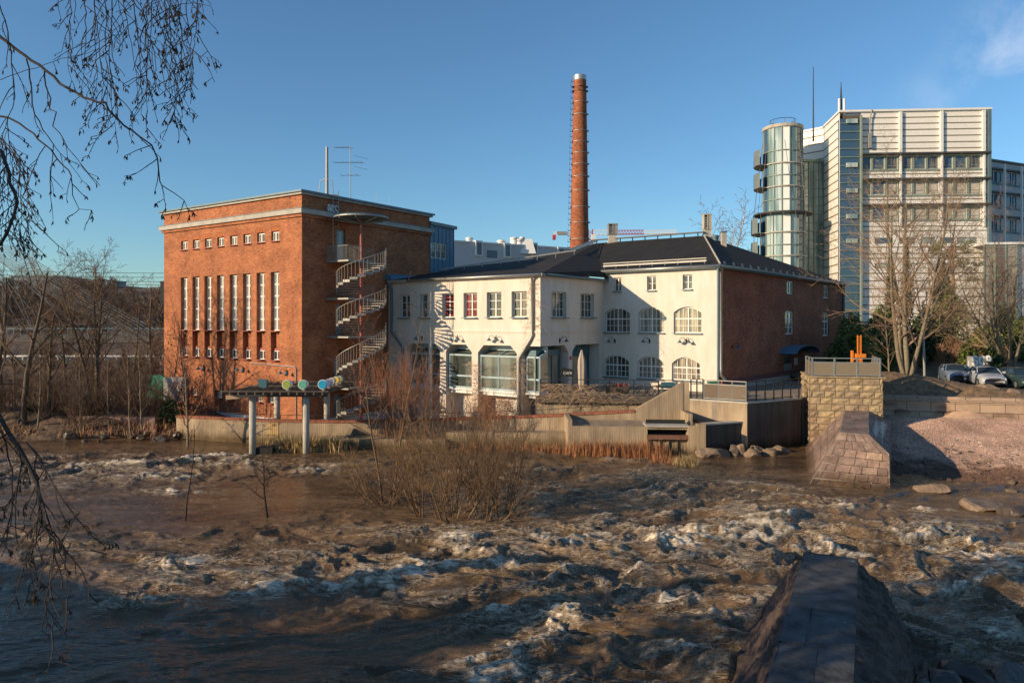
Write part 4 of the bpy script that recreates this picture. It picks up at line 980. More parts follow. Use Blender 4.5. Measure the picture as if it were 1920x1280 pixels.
# red lattice mast tips
# ================================================================ modern office block on the right
def tiles(name, col, line, rowh=1.18):
    m, N, L, b = nm(name); b.inputs['Roughness'].default_value = 0.45
    tc = N.new('ShaderNodeTexCoord'); br = N.new('ShaderNodeTexBrick'); br.offset = 0.0
    br.inputs['Scale'].default_value = 1; br.inputs['Brick Width'].default_value = 0.30; br.inputs['Row Height'].default_value = 0.30; br.inputs['Mortar Size'].default_value = 0.016
    br.inputs['Color1'].default_value = rgba(col); br.inputs['Color2'].default_value = rgba([c * .93 for c in col]); br.inputs['Mortar'].default_value = rgba([c * .82 for c in col])
    L.new(tc.outputs['UV'], br.inputs['Vector'])
    n = N.new('ShaderNodeTexNoise'); n.inputs['Scale'].default_value = 0.12; n.inputs['Detail'].default_value = 4; L.new(tc.outputs['UV'], n.inputs['Vector'])
    r = N.new('ShaderNodeValToRGB'); r.color_ramp.elements[0].color = (0.86, 0.86, 0.86, 1); r.color_ramp.elements[1].color = (1.05, 1.05, 1.05, 1); L.new(n.outputs['Fac'], r.inputs['Fac'])
    mx = N.new('ShaderNodeMix'); mx.data_type = 'RGBA'; mx.blend_type = 'MULTIPLY'; mx.inputs['Factor'].default_value = 1; L.new(br.outputs['Color'], mx.inputs['A']); L.new(r.outputs['Color'], mx.inputs['B'])
    L.new(mx.outputs['Result'], b.inputs['Base Color']); MATS[name] = m; return m
M_TILE = tiles('cream_tile_cladding', (0.86, 0.82, 0.76), None)
M_TILESHADE = tiles('shade_blue_tile_cladding', (0.42, 0.44, 0.47), None)  # tile colour darkened and blued to carry the wing's shade
M_GREENFR = mat('green_grey_frames', (0.20, 0.25, 0.21), 0.5, 0.1, 2)
M_LEDGE = mat('dark_sunshade', (0.055, 0.055, 0.05), 0.5, 0.1, 2)
M_STRIPE = mat('olive_joint_strip', (0.20, 0.18, 0.12), 0.6, 0.15, 1)
of = thing('office_block', 'tall cream tiled office block with window rows and folded side wall behind the mill', 'building', (55, 101, 4))
P0 = (45.7, 101.3); P1 = (65.6, 100.0); Q1 = (46.95, 109.6); Q2 = (44.7, 112.0)
h1 = Fac(P0, P1); hq = Fac(Q1, P0); hr = Fac(Q2, Q1)
ZT2 = 37.2; w = MB(); ops = []; wf = []
bx = [(1616, 1633), (1637, 1658.5), (1663, 1683), (1690, 1709), (1714, 1735.5), (1739.5, 1759), (1767, 1786), (1791.5, 1812), (1817.5, 1838)]
for (y0, y1) in ((292.5, 317), (339.5, 364), (388, 411)):
    for (x0, x1) in bx:
        u0, u1 = h1.u(x0), h1.u(x1); z0, z1_ = h1.z(1720, y1), h1.z(1720, y0); ops.append(dict(r=(u0, u1, z0, z1_), d=0.18)); wf.append((ops[-1]['r'], y0))
low = [(1610, 1630, 445, 457), (1640, 1675, 445, 457), (1687, 1716, 445, 457), (1727, 1754, 445, 457), (1795, 1832, 445, 457), (1762, 1790, 445, 457),
       (1640, 1680, 493, 503), (1700, 1745, 493, 503), (1758, 1790, 493, 503), (1800, 1832, 493, 503)]
for (x0, x1, y0, y1) in low:
    u0, u1 = h1.u(x0), h1.u(x1); ops.append(dict(r=(u0, u1, h1.z(1720, y1), h1.z(1720, y0)), d=0.3)); wf.append((ops[-1]['r'], y0))
uA = h1.u(1614)
wall(w, h1, uA, h1.L, 4, ZT2, ops); wall(w, hq, 0, hq.L, 4, ZT2 - 0.0); wall(w, hr, 0, hr.L, 4, ZT2)
he = Fac(P1, (P1[0] + 1.5, P1[1] + 18)); wall(w, he, 0, he.L, 4, ZT2)
hb = Fac(he.b, (P0[0] + 2, P0[1] + 18)); wall(w, hb, 0, hb.L, 4, ZT2); w.face((P0[0], P0[1], ZT2 - .3), (P1[0], P1[1], ZT2 - .3), (he.b.x, he.b.y, ZT2 - .3), (47, 119, ZT2 - .3), (Q1[0], Q1[1], ZT2 - .3)); w.face((Q1[0], Q1[1], ZT2 - .3), (47, 119, ZT2 - .3), (Q2[0], Q2[1], ZT2 - .3))
part('tiled_wall', w, M_TILE, of)
rnd = random.Random(5)
for (r, y0) in wf:
    if y0 < 300: gm_ = M_GLASSBLUE if rnd.random() < 0.75 else M_GLASS
    elif y0 < 400: gm_ = M_BLIND if rnd.random() < 0.8 else M_GLASSBLUE
    elif y0 == 445: gm_ = M_GLASSBLUE if rnd.random() < .5 else M_GLASSGREEN
    else: gm_ = M_PANEWHITE if rnd.random() < .6 else M_GLASSGREEN
    window(h1, r, of, 0.12, (), (0.28,) if y0 < 412 else (), 0, 0.12, (), fm=M_GREENFR, gm=gm_)
m = MB(); 
for (y0, y1) in ((317.5, 320.5), (365, 368.5), (411.5, 415)): h1.box(m, uA, h1.L - .3, h1.z(1720, y1), h1.z(1720, y0), 0.0, 0.12)
part('sill_band', m, M_GREENFR, of)
for (y0, y1) in ((292.5, 317), (339.5, 364), (388, 411)):
    for (a_, b_) in zip(bx[:-1], bx[1:]):
        if b_[0] - a_[1] < 8: m = MB(); h1.box(m, h1.u(a_[1]) + .01, h1.u(b_[0]) - .01, h1.z(1720, y1), h1.z(1720, y0), -.05, .05); part('window_mullion', m, M_GREENFR, of)
m = MB()
for y in (289, 336.5, 384.5): z = h1.z(1720, y); h1.box(m, uA, h1.L, z - .12, z + .12, 0.0, 0.75)
part('sunshade', m, M_LEDGE, of)
m = MB()
def stripe(f, u0, u1, z, o=0.03, t=0.075): f.box(m, u0, u1, z - t, z + t, 0, o)
for y in (220, 231.5, 243, 255, 267, 278.5, 326, 374, 424, 433, 463, 475, 484, 512, 526, 541, 556, 572, 588, 604):
    stripe(h1, uA, h1.L, h1.z(1720, y))
k = 0; z = ZT2 - 1.0
while z > 5: stripe(hq, 0, hq.L - .3, z, 0.03, 0.085); stripe(hr, 0, hr.L, z + 0.01, 0.03, 0.085); z -= 1.18
part('joint_strips', m, M_STRIPE, of)
m = MB(); h1.box(m, -0.15, h1.L + .35, ZT2 + .002, ZT2 + .28, -1, .3); hq.box(m, 0, hq.L, ZT2 + .004, ZT2 + .276, -1, .2); hr.box(m, -.3, hr.L, ZT2 + .006, ZT2 + .27, -1, .2); part('roof_edge', m, M_WHITEPAINT, of)
for px in (1687, 1764, 1843):
    m = MB(); u = h1.u(px); h1.box(m, u - .19, u + .19, h1.z(px, 289), ZT2 - .1, 0.04, .36); h1.box(m, u - .12, u + .12, h1.z(px, 425), h1.z(px, 290), 0.15, .4); part('white_pilaster', m, M_WHITEPAINT, of)
m = MB(); h1.box(m, h1.L - .25, h1.L + .12, 4, ZT2, 0.05, .5); part('corner_pipe', m, M_ZINC, of)
# glazed strip at the corner with projecting fins
gz = MB(); h1.box(gz, 0.02, uA, 4, ZT2 - .9, -0.6, 0.0); gp = part('glazed_corner', gz, M_GLASSBLUE, of)
m = MB(); z = 5.0
while z < ZT2 - 1: h1.box(m, 0.03, uA, z - .05, z + .05, 0.0, .16); z += 1.18
h1.box(m, uA - .22, uA - .05, 4, ZT2 - .6, 0.17, .7); part('glazing_fins', m, M_GREENFR, gp)
m = MB(); z = h1.z(1600, 310)
for y in (228, 310, 358, 406, 452): m = MB(); z = h1.z(1600, y); h1.box(m, uA - 2.0, uA - .56, z - .3, z + .3, .0, .35); part('spandrel', m, M_GLASSGREEN, gp)
# antenna drop on the front
m = MB(); u = h1.u(1629.5); m.tube([h1.p(u, ZT2 + .3, 0.0), h1.p(u + .25, ZT2 + .2, .35), h1.p(u, ZT2 - 1.0, .3), h1.p(u, h1.z(1629, 252), .25)], 0.09, 6); h1.box(m, u - .22, u + .16, h1.z(1629, 279), h1.z(1629, 252), .1, .5)
part('panel_antenna', m, M_STEEL, of)
# curtain glass wall to the left
hg = Fac((42.9, 108.6), (46.9, 109.4)); zG2 = H + 300 / F * 109
gz = MB(); wall(gz, hg, 0, hg.L, 4, zG2); gw = part('curtain_wall', gz, M_GLASSGREEN, of); m = MB()
for i in range(6): u = hg.L * i / 5; hg.box(m, u - .07, u + .07, 4, zG2, 0.002, .14)
z = 6.0
while z < zG2: hg.box(m, 0, hg.L, z - .05, z + .05, 0.0, .11); z += 1.3
hg.box(m, -.2, hg.L, zG2, zG2 + .35, -1.2, .3); part('mullions', m, M_GREENFR, gw)
M_GLASSWARM = glass('sunlit_interior_glass', (0.20, 0.22, 0.17), curtain=(0.55, 0.53, 0.40), rough=.04, scale=.8)
# round glass stair tower
tw = thing('glass_stair_tower', 'round green glass stair tower with ring balconies at the left end of the office block', 'tower', (39.7, 106.5, 4))
cx_, cy_ = 39.7, 106.5; zR = P(0, 240, 105.5).z; zM2 = P(0, 402, 105).z
def ringpanel(r, z0, z1_, n, gap, mats_):
    for i in range(n):
        a0, a1 = 2 * math.pi * i / n, 2 * math.pi * (i + 1) / n
        m = MB(); m.face((cx_ + r * math.cos(a0), cy_ + r * math.sin(a0), z0), (cx_ + r * math.cos(a1), cy_ + r * math.sin(a1), z0), (cx_ + r * math.cos(a1), cy_ + r * math.sin(a1), z1_), (cx_ + r * math.cos(a0), cy_ + r * math.sin(a0), z1_))
        part('glass_panel', m, mats_(i), tw)
        fr = MB(); fr.bar((cx_ + (r + .03) * math.cos(a0), cy_ + (r + .03) * math.sin(a0), z0), (cx_ + (r + .03) * math.cos(a0), cy_ + (r + .03) * math.sin(a0), z1_), .11)
        part('glazing_bar', fr, M_GREENFR, tw)
N_ = 16
def pm(i):
    a = (360.0 * (i + .5) / N_)
    if 246 < a < 270: return M_PANEWHITE  # plain white colour on one strip of panels
    return (M_GLASSGREEN, M_GLASSWARM, M_GLASSGREEN, M_GLASSBLUE, M_GLASSGREEN)[i % 5]
ringpanel(2.7, zM2, zR - .2, N_, 0, pm); ringpanel(3.05, 6, zM2, N_, 0, pm)
m = MB(); m.lathe((cx_, cy_), [(0.0, zR - .2), (2.8, zR - .2), (2.88, zR - .1), (2.88, zR + .25), (2.7, zR + .35), (0, zR + .5)], 32, False); part('roof_ring', m, M_CONC, tw)
for (y, r0, full, zl_) in ((307, 2.72, 0, 1.05), (350, 2.72, 0, 1.05), (436, 3.1, 0, 1.05), (480, 3.1, 0, 1.0)):
    z = P(0, y, 105).z; m = MB(); m.lathe((cx_, cy_), [(r0, z - .12), (r0 + .2, z - .12), (r0 + .2, z + .03), (r0, z + .03)], 32, False)
    k = 10
    for i in range(k):
        a0 = math.radians(118 + 82 * i / k); a1 = math.radians(118 + 82 * (i + 1) / k)
        rr = lambda a: r0 + 1.35
        pl = [(cx_ + q * math.cos(a), cy_ + q * math.sin(a)) for q, a in ((r0, a0), (rr(a0), a0), (rr(a1), a1), (r0, a1))]
        m.prism(pl, z - .1, z)
    fl = part('balcony', m, M_CONC, tw); m = MB()
    for i in range(k):
        a0 = math.radians(118 + 82 * i / k); a1 = math.radians(118 + 82 * (i + 1) / k); q = r0 + 1.35
        m.face((cx_ + q * math.cos(a0), cy_ + q * math.sin(a0), z - .1), (cx_ + q * math.cos(a1), cy_ + q * math.sin(a1), z - .1), (cx_ + q * math.cos(a1), cy_ + q * math.sin(a1), z + 2.1), (cx_ + q * math.cos(a0), cy_ + q * math.sin(a0), z + 2.1))
    part('balustrade', m, mat('smoked_balustrade', (0.17, 0.18, 0.16), .3, .15, 1), fl)
for y in (284, 330, 375, 460, 504):
    z = P(0, y, 105).z; r0 = 2.72 if y < 400 else 3.08; m = MB(); m.lathe((cx_, cy_), [(r0, z - .06), (r0 + .1, z - .06), (r0 + .1, z + .06), (r0, z + .06)], 32, False); part('floor_band', m, M_GREENFR, tw)
z = zM2; m = MB(); m.lathe((cx_, cy_), [(2.7, z + .1), (4.1, z + .25), (4.15, z + .1), (4.1, z + .02), (3.0, z - .15)], 36, False); part('ring_canopy', m, M_LEDGE, tw)
m = MB()
for a in range(130, 300, 24):
    a = math.radians(a); m.tube([(cx_ + 4.1 * math.cos(a), cy_ + 4.1 * math.sin(a), 8), (cx_ + 4.1 * math.cos(a), cy_ + 4.1 * math.sin(a), zM2 + .1), (cx_ + 2.9 * math.cos(a), cy_ + 2.9 * math.sin(a), zR - 2)], 0.03, 3)
part('tie_rods', m, M_STEEL, tw)
m = MB(); z = zR + .5
for i in range(7): a = 2 * math.pi * i / 7; m.tube([(cx_ + 1.8 * math.cos(a), cy_ + 1.8 * math.sin(a), z - .2), (cx_ + 1.8 * math.cos(a), cy_ + 1.8 * math.sin(a), z + .8)], 0.04, 4)
m.tube([(cx_ + 1.8 * math.cos(2 * math.pi * i / 14), cy_ + 1.8 * math.sin(2 * math.pi * i / 14), z + .8) for i in range(15)], 0.04, 4); part('roof_rail', m, M_DARKMETAL, tw)
m = MB(); q = P(1525, 240, 108); m.tube([(q.x, q.y, q.z - 2), (q.x, q.y, P(0, 126, 108).z)], [0.12, 0.05], 6); solo('tall_mast', m, M_DARKMETAL, 'tall thin dark mast on the office roof just right of the round glass tower', 'mast')
t = thing('roof_antenna', 'cluster of white cylinder antennas with a spike on the office roof corner', 'antenna', tuple(P(1577, 214, 102)))
q = P(1577, 214, 102); m = MB(); m.tube([(q.x, q.y, q.z - 1), (q.x, q.y, P(0, 182, 102).z), (q.x, q.y, P(0, 153, 102).z)], [0.2, .13, .03], 6); part('spike', m, M_DARKMETAL, t)
for dx in (-.35, .35):
    m = MB(); m.smooth = True; m.tube([(q.x + dx, q.y - .2, q.z - .3), (q.x + dx, q.y - .2, P(0, 186, 102).z)], 0.17, 8, True); part('antenna_cylinder', m, M_WHITEPAINT, t)
# right wing, set back and in shade
rw = thing('office_rear_wing', 'blue grey shaded office wing with three window rows at the right picture edge', 'building', (74, 112, 4))
h2 = Fac((72.0, 111.5), (97.0, 123.0)); zW2 = H + 303 / F * 112; w = MB(); ops = []
for (y0, y1) in ((323, 344), (366, 388), (410, 433)):
    k = 0
    for b0 in (1853, 1878.5, 1910.5, 1940):
        for i in range(3):
            x0 = b0 + i * 9.6 if b0 != 1853 else b0 + 3 + i * 7.5
            ops.append(dict(r=(h2.u(x0), h2.u(x0 + (8.2 if b0 != 1853 else 6.3)), h2.z(1880, y1), h2.z(1880, y0)), d=.25))
wall(w, h2, 0, h2.L, 4, zW2, ops); w.face(h2.p(0, zW2), h2.p(h2.L, zW2), h2.p(h2.L, zW2, -12), h2.p(0, zW2, -12)); h22 = Fac((72, 111.5), (66, 122)); w.face(h2.p(0, 4), h2.p(0, zW2), h2.p(0, zW2, -12), h2.p(0, 4, -12))
part('tiled_wall', w, M_TILESHADE, rw)
for (y0, y1) in ((323, 344), (366, 388), (410, 433)):
    m = MB(); h2.box(m, 0.02, h2.L, h2.z(1880, y1 + 4), h2.z(1880, y1) - .02, 0.0, .06); part('window_band', m, M_TEAL, rw)
for o in ops: window(h2, o['r'], rw, .1, (), (0.2,), 0, .12, (), fm=M_TEAL, gm=M_GLASSBLUE)
m = MB()
for y in (319, 362, 406): z = h2.z(1880, y); h2.box(m, 0, h2.L, z - .15, z + .1, 0, .5)
h2.box(m, 0, h2.L, zW2 + .002, zW2 + .3, -.5, .3); part('sunshade', m, M_LEDGE, rw)
m = MB()
for px in (1876, 1908): u = h2.u(px); h2.box(m, u - .14, u + .14, 16, zW2 - .3, .5, .75)
part('white_pipe', m, M_WHITEPAINT, rw)
# low glazed block in front
lb = thing('low_glazed_block', 'lower office block with brownish gridded glazing in front of the rear wing', 'building', (67, 97, 4))
a = P(1845, HY, 97); b = P(1906, HY, 96.5); c = P(1990, HY, 99); h3 = Fac((a.x, a.y), (b.x, b.y)); h3b = Fac((b.x, b.y), (c.x, c.y)); zL = H + 145 / F * 97
M_BROWNGL = glass('brown_mirror_glass', (0.13, 0.085, 0.065), curtain=(0.36, 0.32, 0.26), rough=.08, scale=.5)
w = MB(); wall(w, h3, 0, h3.L, 4, zL); g_ = part('glass_front', w, M_BROWNGL, lb); w = MB(); wall(w, h3b, 0, h3b.L, 4, zL); part('side_wall', w, M_TILE, lb)
m = MB(); h3.box(m, -.1, h3.L + 6, zL + .002, zL + .3, -8, .25); part('roof', m, M_WHITEPAINT, lb)
m = MB()
for i in range(4): u = h3.L * i / 3; h3.box(m, u - .08, u + .08, 4, zL, 0.002, .12)
z = 5.5
while z < zL: h3.box(m, 0, h3.L, z - .05, z + .05, .0, .09); z += 1.25
part('mullions', m, M_GREENFR, g_)
# ================================================================ land
def pn2(x, y, seed=0):
    """numpy gradient noise, about -1..1"""
    xi, yi = np.floor(x).astype(np.int64), np.floor(y).astype(np.int64); xf, yf = x - xi, y - yi
    def g(ix, iy, dx, dy):
        h = (ix * 374761393 + iy * 668265263 + seed * 1442695041) & 0xffffffff
        h = ((h ^ (h >> 13)) * 1274126177) & 0xffffffff; h = h ^ (h >> 16)
        a = (h & 0xffff) / 65536.0 * 2 * np.pi
        return np.cos(a) * dx + np.sin(a) * dy
    u, v = xf ** 3 * (xf * (xf * 6 - 15) + 10), yf ** 3 * (yf * (yf * 6 - 15) + 10)
    a = g(xi, yi, xf, yf); b = g(xi + 1, yi, xf - 1, yf); c = g(xi, yi + 1, xf, yf - 1); d = g(xi + 1, yi + 1, xf - 1, yf - 1)
    return 1.5 * ((a * (1 - u) + b * u) * (1 - v) + (c * (1 - u) + d * u) * v)
def fbm(x, y, o=4, seed=0, gain=0.5):
    s, a = 0, 1.0
    for k in range(o): s = s + a * pn2(x * 2 ** k, y * 2 ** k, seed + k * 17); a *= gain
    return s
def sstep(a, b, x):
    t = np.clip((x - a) / (b - a), 0, 1); return t * t * (3 - 2 * t)
def hfield(name, xs, ys, fn, m, smooth=True, kind='structure'):
    X, Y = np.meshgrid(xs, ys); Z = fn(X, Y); nx, ny = len(xs), len(ys)
    co = np.stack([X.ravel(), Y.ravel(), Z.ravel()], 1)
    i = np.arange((ny - 1) * (nx - 1)); r, c = i // (nx - 1), i % (nx - 1); a = r * nx + c
    fc = np.stack([a, a + 1, a + nx + 1, a + nx], 1)
    me = bpy.data.meshes.new(name); me.vertices.add(len(co)); me.vertices.foreach_set('co', co.ravel())
    me.loops.add(fc.size); me.loops.foreach_set('vertex_index', fc.ravel().astype(np.int32))
    me.polygons.add(len(fc)); me.polygons.foreach_set('loop_start', np.arange(0, fc.size, 4, dtype=np.int32)); me.polygons.foreach_set('loop_total', np.full(len(fc), 4, dtype=np.int32))
    me.update(); me.validate()
    if smooth: me.polygons.foreach_set('use_smooth', [True] * len(fc))
    uv = me.uv_layers.new(name='UVMap'); uv.data.foreach_set('uv', co[fc.ravel()][:, :2].ravel())
    me.materials.append(m); o = bpy.data.objects.new(name, me); COL.objects.link(o)
    if kind: o['kind'] = kind
    return o
M_EARTH = mat('dark_leaf_strewn_earth', (0.06, 0.044, 0.028), 0.95, 0.4, 3.0, bump=0.06, bscale=7, col2=(0.30, 0.19, 0.105), detail=10)  # brighter tone paints lit speckles onto the leaf litter
M_PAVE = mat('terrace_paving', (0.26, 0.21, 0.16), 0.9, 0.2, 0.8, bump=0.01)
M_ASPH = mat('car_park_asphalt', (0.07, 0.065, 0.06), 0.9, 0.2, 1.5, bump=0.01)
M_HILL = mat('brushwood_hillside', (0.07, 0.045, 0.03), 0.95, 0.3, 0.35, col2=(0.17, 0.11, 0.07), bump=0.3, bscale=1.2, detail=9)
def gravelmat():
    m, N, L, b = nm('pinkish_crushed_gravel'); b.inputs['Roughness'].default_value = 0.95; b.inputs['Specular IOR Level'].default_value = .2; b.inputs['Diffuse Roughness'].default_value = 1.0
    tc = N.new('ShaderNodeTexCoord'); v = N.new('ShaderNodeTexVoronoi'); v.inputs['Scale'].default_value = 14.0; v.inputs['Randomness'].default_value = 1
    L.new(tc.outputs['Object'], v.inputs['Vector']); r = N.new('ShaderNodeValToRGB'); sp_ = N.new('ShaderNodeSeparateColor'); L.new(v.outputs['Color'], sp_.inputs[0]); L.new(sp_.outputs[0], r.inputs['Fac'])
    e = r.color_ramp.elements; e[0].color = (0.30, 0.19, 0.14, 1); e[1].color = (0.95, 0.74, 0.58, 1); e2 = r.color_ramp.elements.new(0.5); e2.color = (0.66, 0.44, 0.33, 1); e3_ = r.color_ramp.elements.new(0.97); e3_.color = (0.36, .25, .2, 1)
    n = N.new('ShaderNodeTexNoise'); n.inputs['Scale'].default_value = 0.35; n.inputs['Detail'].default_value = 6; L.new(tc.outputs['Object'], n.inputs['Vector'])
    r2 = N.new('ShaderNodeValToRGB'); r2.color_ramp.elements[0].color = (.62, .6, .6, 1); r2.color_ramp.elements[1].color = (1.15, 1.15, 1.15, 1); r2.color_ramp.elements[0].position = .3; r2.color_ramp.elements[1].position = .7; L.new(n.outputs['Fac'], r2.inputs['Fac'])
    mx = N.new('ShaderNodeMix'); mx.data_type = 'RGBA'; mx.blend_type = 'MULTIPLY'; mx.inputs['Factor'].default_value = 1; L.new(r.outputs['Color'], mx.inputs['A']); L.new(r2.outputs['Color'], mx.inputs['B']); L.new(tide(N, L, mx.outputs['Result'], (.34, .30, .27), .30, .12), b.inputs['Base Color'])
    bp = N.new('ShaderNodeBump'); bp.inputs['Distance'].default_value = 0.08; bp.inputs['Strength'].default_value = 0.9; L.new(v.outputs['Distance'], bp.inputs['Height']); bp.invert = True; L.new(bp.outputs['Normal'], b.inputs['Normal'])
    MATS[m.name] = m; return m
M_GRAVEL = gravelmat()
g = MB(); g.face((-4000, -400, -1.5), (4000, -400, -1.5), (4000, 5000, -1.5), (-4000, 5000, -1.5)); struct('ground', g, M_EARTH)
# left bank and hill
hfield('hillside', np.concatenate([np.linspace(-400, -100, 24), np.linspace(-97, -19.5, 60)]), np.concatenate([np.linspace(48.3, 80, 40), np.linspace(82, 400, 50)]),
       lambda X, Y: (-0.8 + sstep(48.5, 53, Y + 1.2 * fbm(X * .3, Y * .3, 3)) * 2.4 * (1 - .4 * sstep(-30, -20, X)) + sstep(62, 100, Y) * 2.5 + sstep(95, 200, Y) * (8 + 5 * sstep(-40, -90, X)) + .35 * fbm(X * .25, Y * .25, 4, 3)), M_HILL)
# terrace below the brick building
m = MB(); WP = [(-23.2, 50.2), (-19.4, 48.9), (-15.6, 48.4), (-11.3, 48.2), (-4.6, 48.0), (1.4, 47.6), (7.9, 47.0)]
m.prism([(x, y + .25) for x, y in WP] + [(9.5, 75), (-22.7, 75)], -1.4, 0.2); struct('riverside_terrace', m, M_PAVE)
# raised deck and yard
m = MB(); DK = [(1.75, 49.3), (11.3, 48.2), (11.46, 47.0), (14.45, 44.95), (18.8, 47.6), (19.4, 48.6), (24.5, 49.5), (24.8, 62), (60, 80), (60, 140), (-8, 140), (-8, 68), (1.9, 51.5)]
m.prism(DK, -1.4, 2.94); struct('upper_yard', m, M_PAVE)
# deck edge wall visible under the railing
m = MB(); m.prism([(1.7, 49.1), (11.32, 48.0), (11.32, 48.19), (1.7, 49.29)], 0.0, 2.55); solo('deck_edge_wall', m, M_BOARD, 'stained concrete wall under the cafe deck, behind the brick topped parapet', 'wall')
m = MB(); m.prism([(1.6, 48.75), (11.34, 47.7), (11.34, 48.3), (1.6, 49.4)], 2.62, 2.96); solo('deck_edge_beam', m, M_WOODDK, 'long dark edge beam of the cafe deck under the black railing', 'beam')
# right land
M_LAWN = mat('mossy_lawn', (0.10, 0.095, 0.035), 0.95, 0.3, 1.0, bump=0.05, bscale=6, col2=(0.22, 0.17, 0.08), detail=8)
hfield('right_bank', np.concatenate([np.linspace(24.6, 45, 200), np.linspace(45.5, 130, 60)]), np.concatenate([np.linspace(42, 56, 140), np.linspace(56.5, 64, 20), np.linspace(65, 140, 40)]),
       lambda X, Y: np.where(Y < 50.1 - (X - 24.3) * .267, -3.0, 2.93 + sstep(.3, 1.7, Y - 49.75 + (X - 24.3) * .267) * (1.45 * np.exp(-((X - 27) / 5.5) ** 2 - ((Y - 53) / 3.2) ** 2) + .45 * np.exp(-((X - 32) / 4) ** 2 - ((Y - 49.5) / 2.4) ** 2) + 0.06 * fbm(X * 1.2, Y * 1.2, 4, 5)) + sstep(60, 74, Y) * 1.9), M_EARTH)
m = MB(); m.prism([(30.5, 52.0), (60, 46), (70, 60), (30.5, 61.5)], 2.9, 3.2); struct('car_park', m, M_ASPH)
m = MB(); m.face((-4000, 120, 2.9), (4000, 120, 2.9), (4000, 5000, 2.9), (-4000, 5000, 2.9)); struct('far_ground', m, M_EARTH)
# gravel bank
GRAVZ = lambda X, Y: np.where(X < 18.0 + (Y - 37) * .49, -3.0, 0) + np.minimum(1.72, -.22 + 1.95 * np.clip((Y - 35.2 + np.minimum((X - 19) * .57, 9)) / (13.3 + np.minimum((X - 19) * .57, 9) - (X - 24) * .25), -.5, 1.2) * np.abs(np.clip((Y - 35.2 + np.minimum((X - 19) * .57, 9)) / (13.3 + np.minimum((X - 19) * .57, 9) - (X - 24) * .25), -.5, 1.2)) ** .75) + .07 * fbm(X * .6, Y * .6, 4, 9) + 0.035 * fbm(X * 4, Y * 4, 2, 19)
hfield('gravel_bank', np.linspace(16.5, 75, 260), np.linspace(22, 50, 160),
       GRAVZ, M_GRAVEL)

# ================================================================ concrete walls
def wall_run(pts, z0, z1, th, m=None):
    """thick wall along plan points (left to right), body extends to the back"""
    mb = MB()
    for i in range(len(pts) - 1):
        a, b = Vector(pts[i]), Vector(pts[i + 1]); d = (b - a).normalized(); n = Vector((-d.y, d.x)) * th
        za = z1[i] if isinstance(z1, (list, tuple)) else z1; zb = z1[i + 1] if isinstance(z1, (list, tuple)) else z1
        mb.hexa([(a.x, a.y, z0), (b.x, b.y, z0), (b.x + n.x, b.y + n.y, z0), (a.x + n.x, a.y + n.y, z0), (a.x, a.y, za), (b.x, b.y, zb), (b.x + n.x, b.y + n.y, zb), (a.x + n.x, a.y + n.y, za)])
    return mb
ZW = [1.42, 1.44, 1.36, 1.33, 1.52, 1.76, 2.18]
rw_ = thing('retaining_wall', 'long curved board marked concrete river wall with brick coping in front of the buildings', 'wall', (WP[0][0], WP[0][1], -1))
part('wall_body', wall_run(WP, -1.0, ZW, 0.28), M_BOARD, rw_)
mb = MB()
for i in range(len(WP) - 1):
    a, b = Vector(WP[i]), Vector(WP[i + 1]); d = (b - a).normalized(); n = Vector((-d.y, d.x)); a2, b2 = a - n * .07, b - n * .07; a3, b3 = a + n * .36, b + n * .36
    mb.hexa([(a2.x, a2.y, ZW[i] + .003), (b2.x, b2.y, ZW[i + 1] + .003), (b3.x, b3.y, ZW[i + 1] + .003), (a3.x, a3.y, ZW[i] + .003), (a2.x, a2.y, ZW[i] + .15), (b2.x, b2.y, ZW[i + 1] + .15), (b3.x, b3.y, ZW[i + 1] + .15), (a3.x, a3.y, ZW[i] + .15)])
part('brick_coping', mb, M_COPING, rw_)
mb = MB(); fw_ = Fac(WP[1], WP[2]); fw_.box(mb, fw_.u(500), fw_.u(522), -.5, 1.3, 0.0, 0.008); part('rust_stain', mb, M_BOARDRUST, rw_)
# handrail behind the coping
def railing(label, pts, h=1.05, spacing=1.3, bars=(0.55,), m=None, name='railing', r=0.03, top=None, panel=None, mesh=False, post=0.035):
    t = thing(name, label, 'railing', tuple(pts[0])); m = m or M_DARKMETAL; rl_ = MB(); first = None
    for i in range(len(pts) - 1):
        a, b = Vector(pts[i]), Vector(pts[i + 1]); n_ = max(1, round((b - a).length / spacing))
        for k in range(n_ + (1 if i == len(pts) - 2 else 0)):
            p = a.lerp(b, k / n_); pm_ = MB(); pm_.box(p.x - post, p.x + post, p.y - post, p.y + post, p.z, p.z + h)
            part('post', pm_, m, t)
        for z in (h,) + tuple(bars): rl_.bar(a + Vector((0, 0, z)), b + Vector((0, 0, z)), r * 1.6, r * 1.6)
    part('rails', rl_, m, t)
    if panel:
        for i in range(len(pts) - 1):
            a, b = Vector(pts[i]), Vector(pts[i + 1]); pm_ = MB(); lo, hi = panel[1], panel[2]; d = (b - a).normalized(); nn = Vector((-d.y, d.x, 0)) * .01
            pm_.hexa([a + Vector((0, 0, lo)) - nn, b + Vector((0, 0, lo)) - nn, b + Vector((0, 0, lo)) + nn, a + Vector((0, 0, lo)) + nn, a + Vector((0, 0, hi)) - nn, b + Vector((0, 0, hi)) - nn, b + Vector((0, 0, hi)) + nn, a + Vector((0, 0, hi)) + nn])
            part('infill_panel', pm_, panel[0], t)
    return t
railing('low thin handrail running just behind the brick coping of the curved wall', [(WP[i][0], WP[i][1] + .55, ZW[i] - .55) for i in range(1, 6)] + [(7.6, 47.6, 1.7)], h=0.95, spacing=2.6, bars=(), r=.02, post=.018)
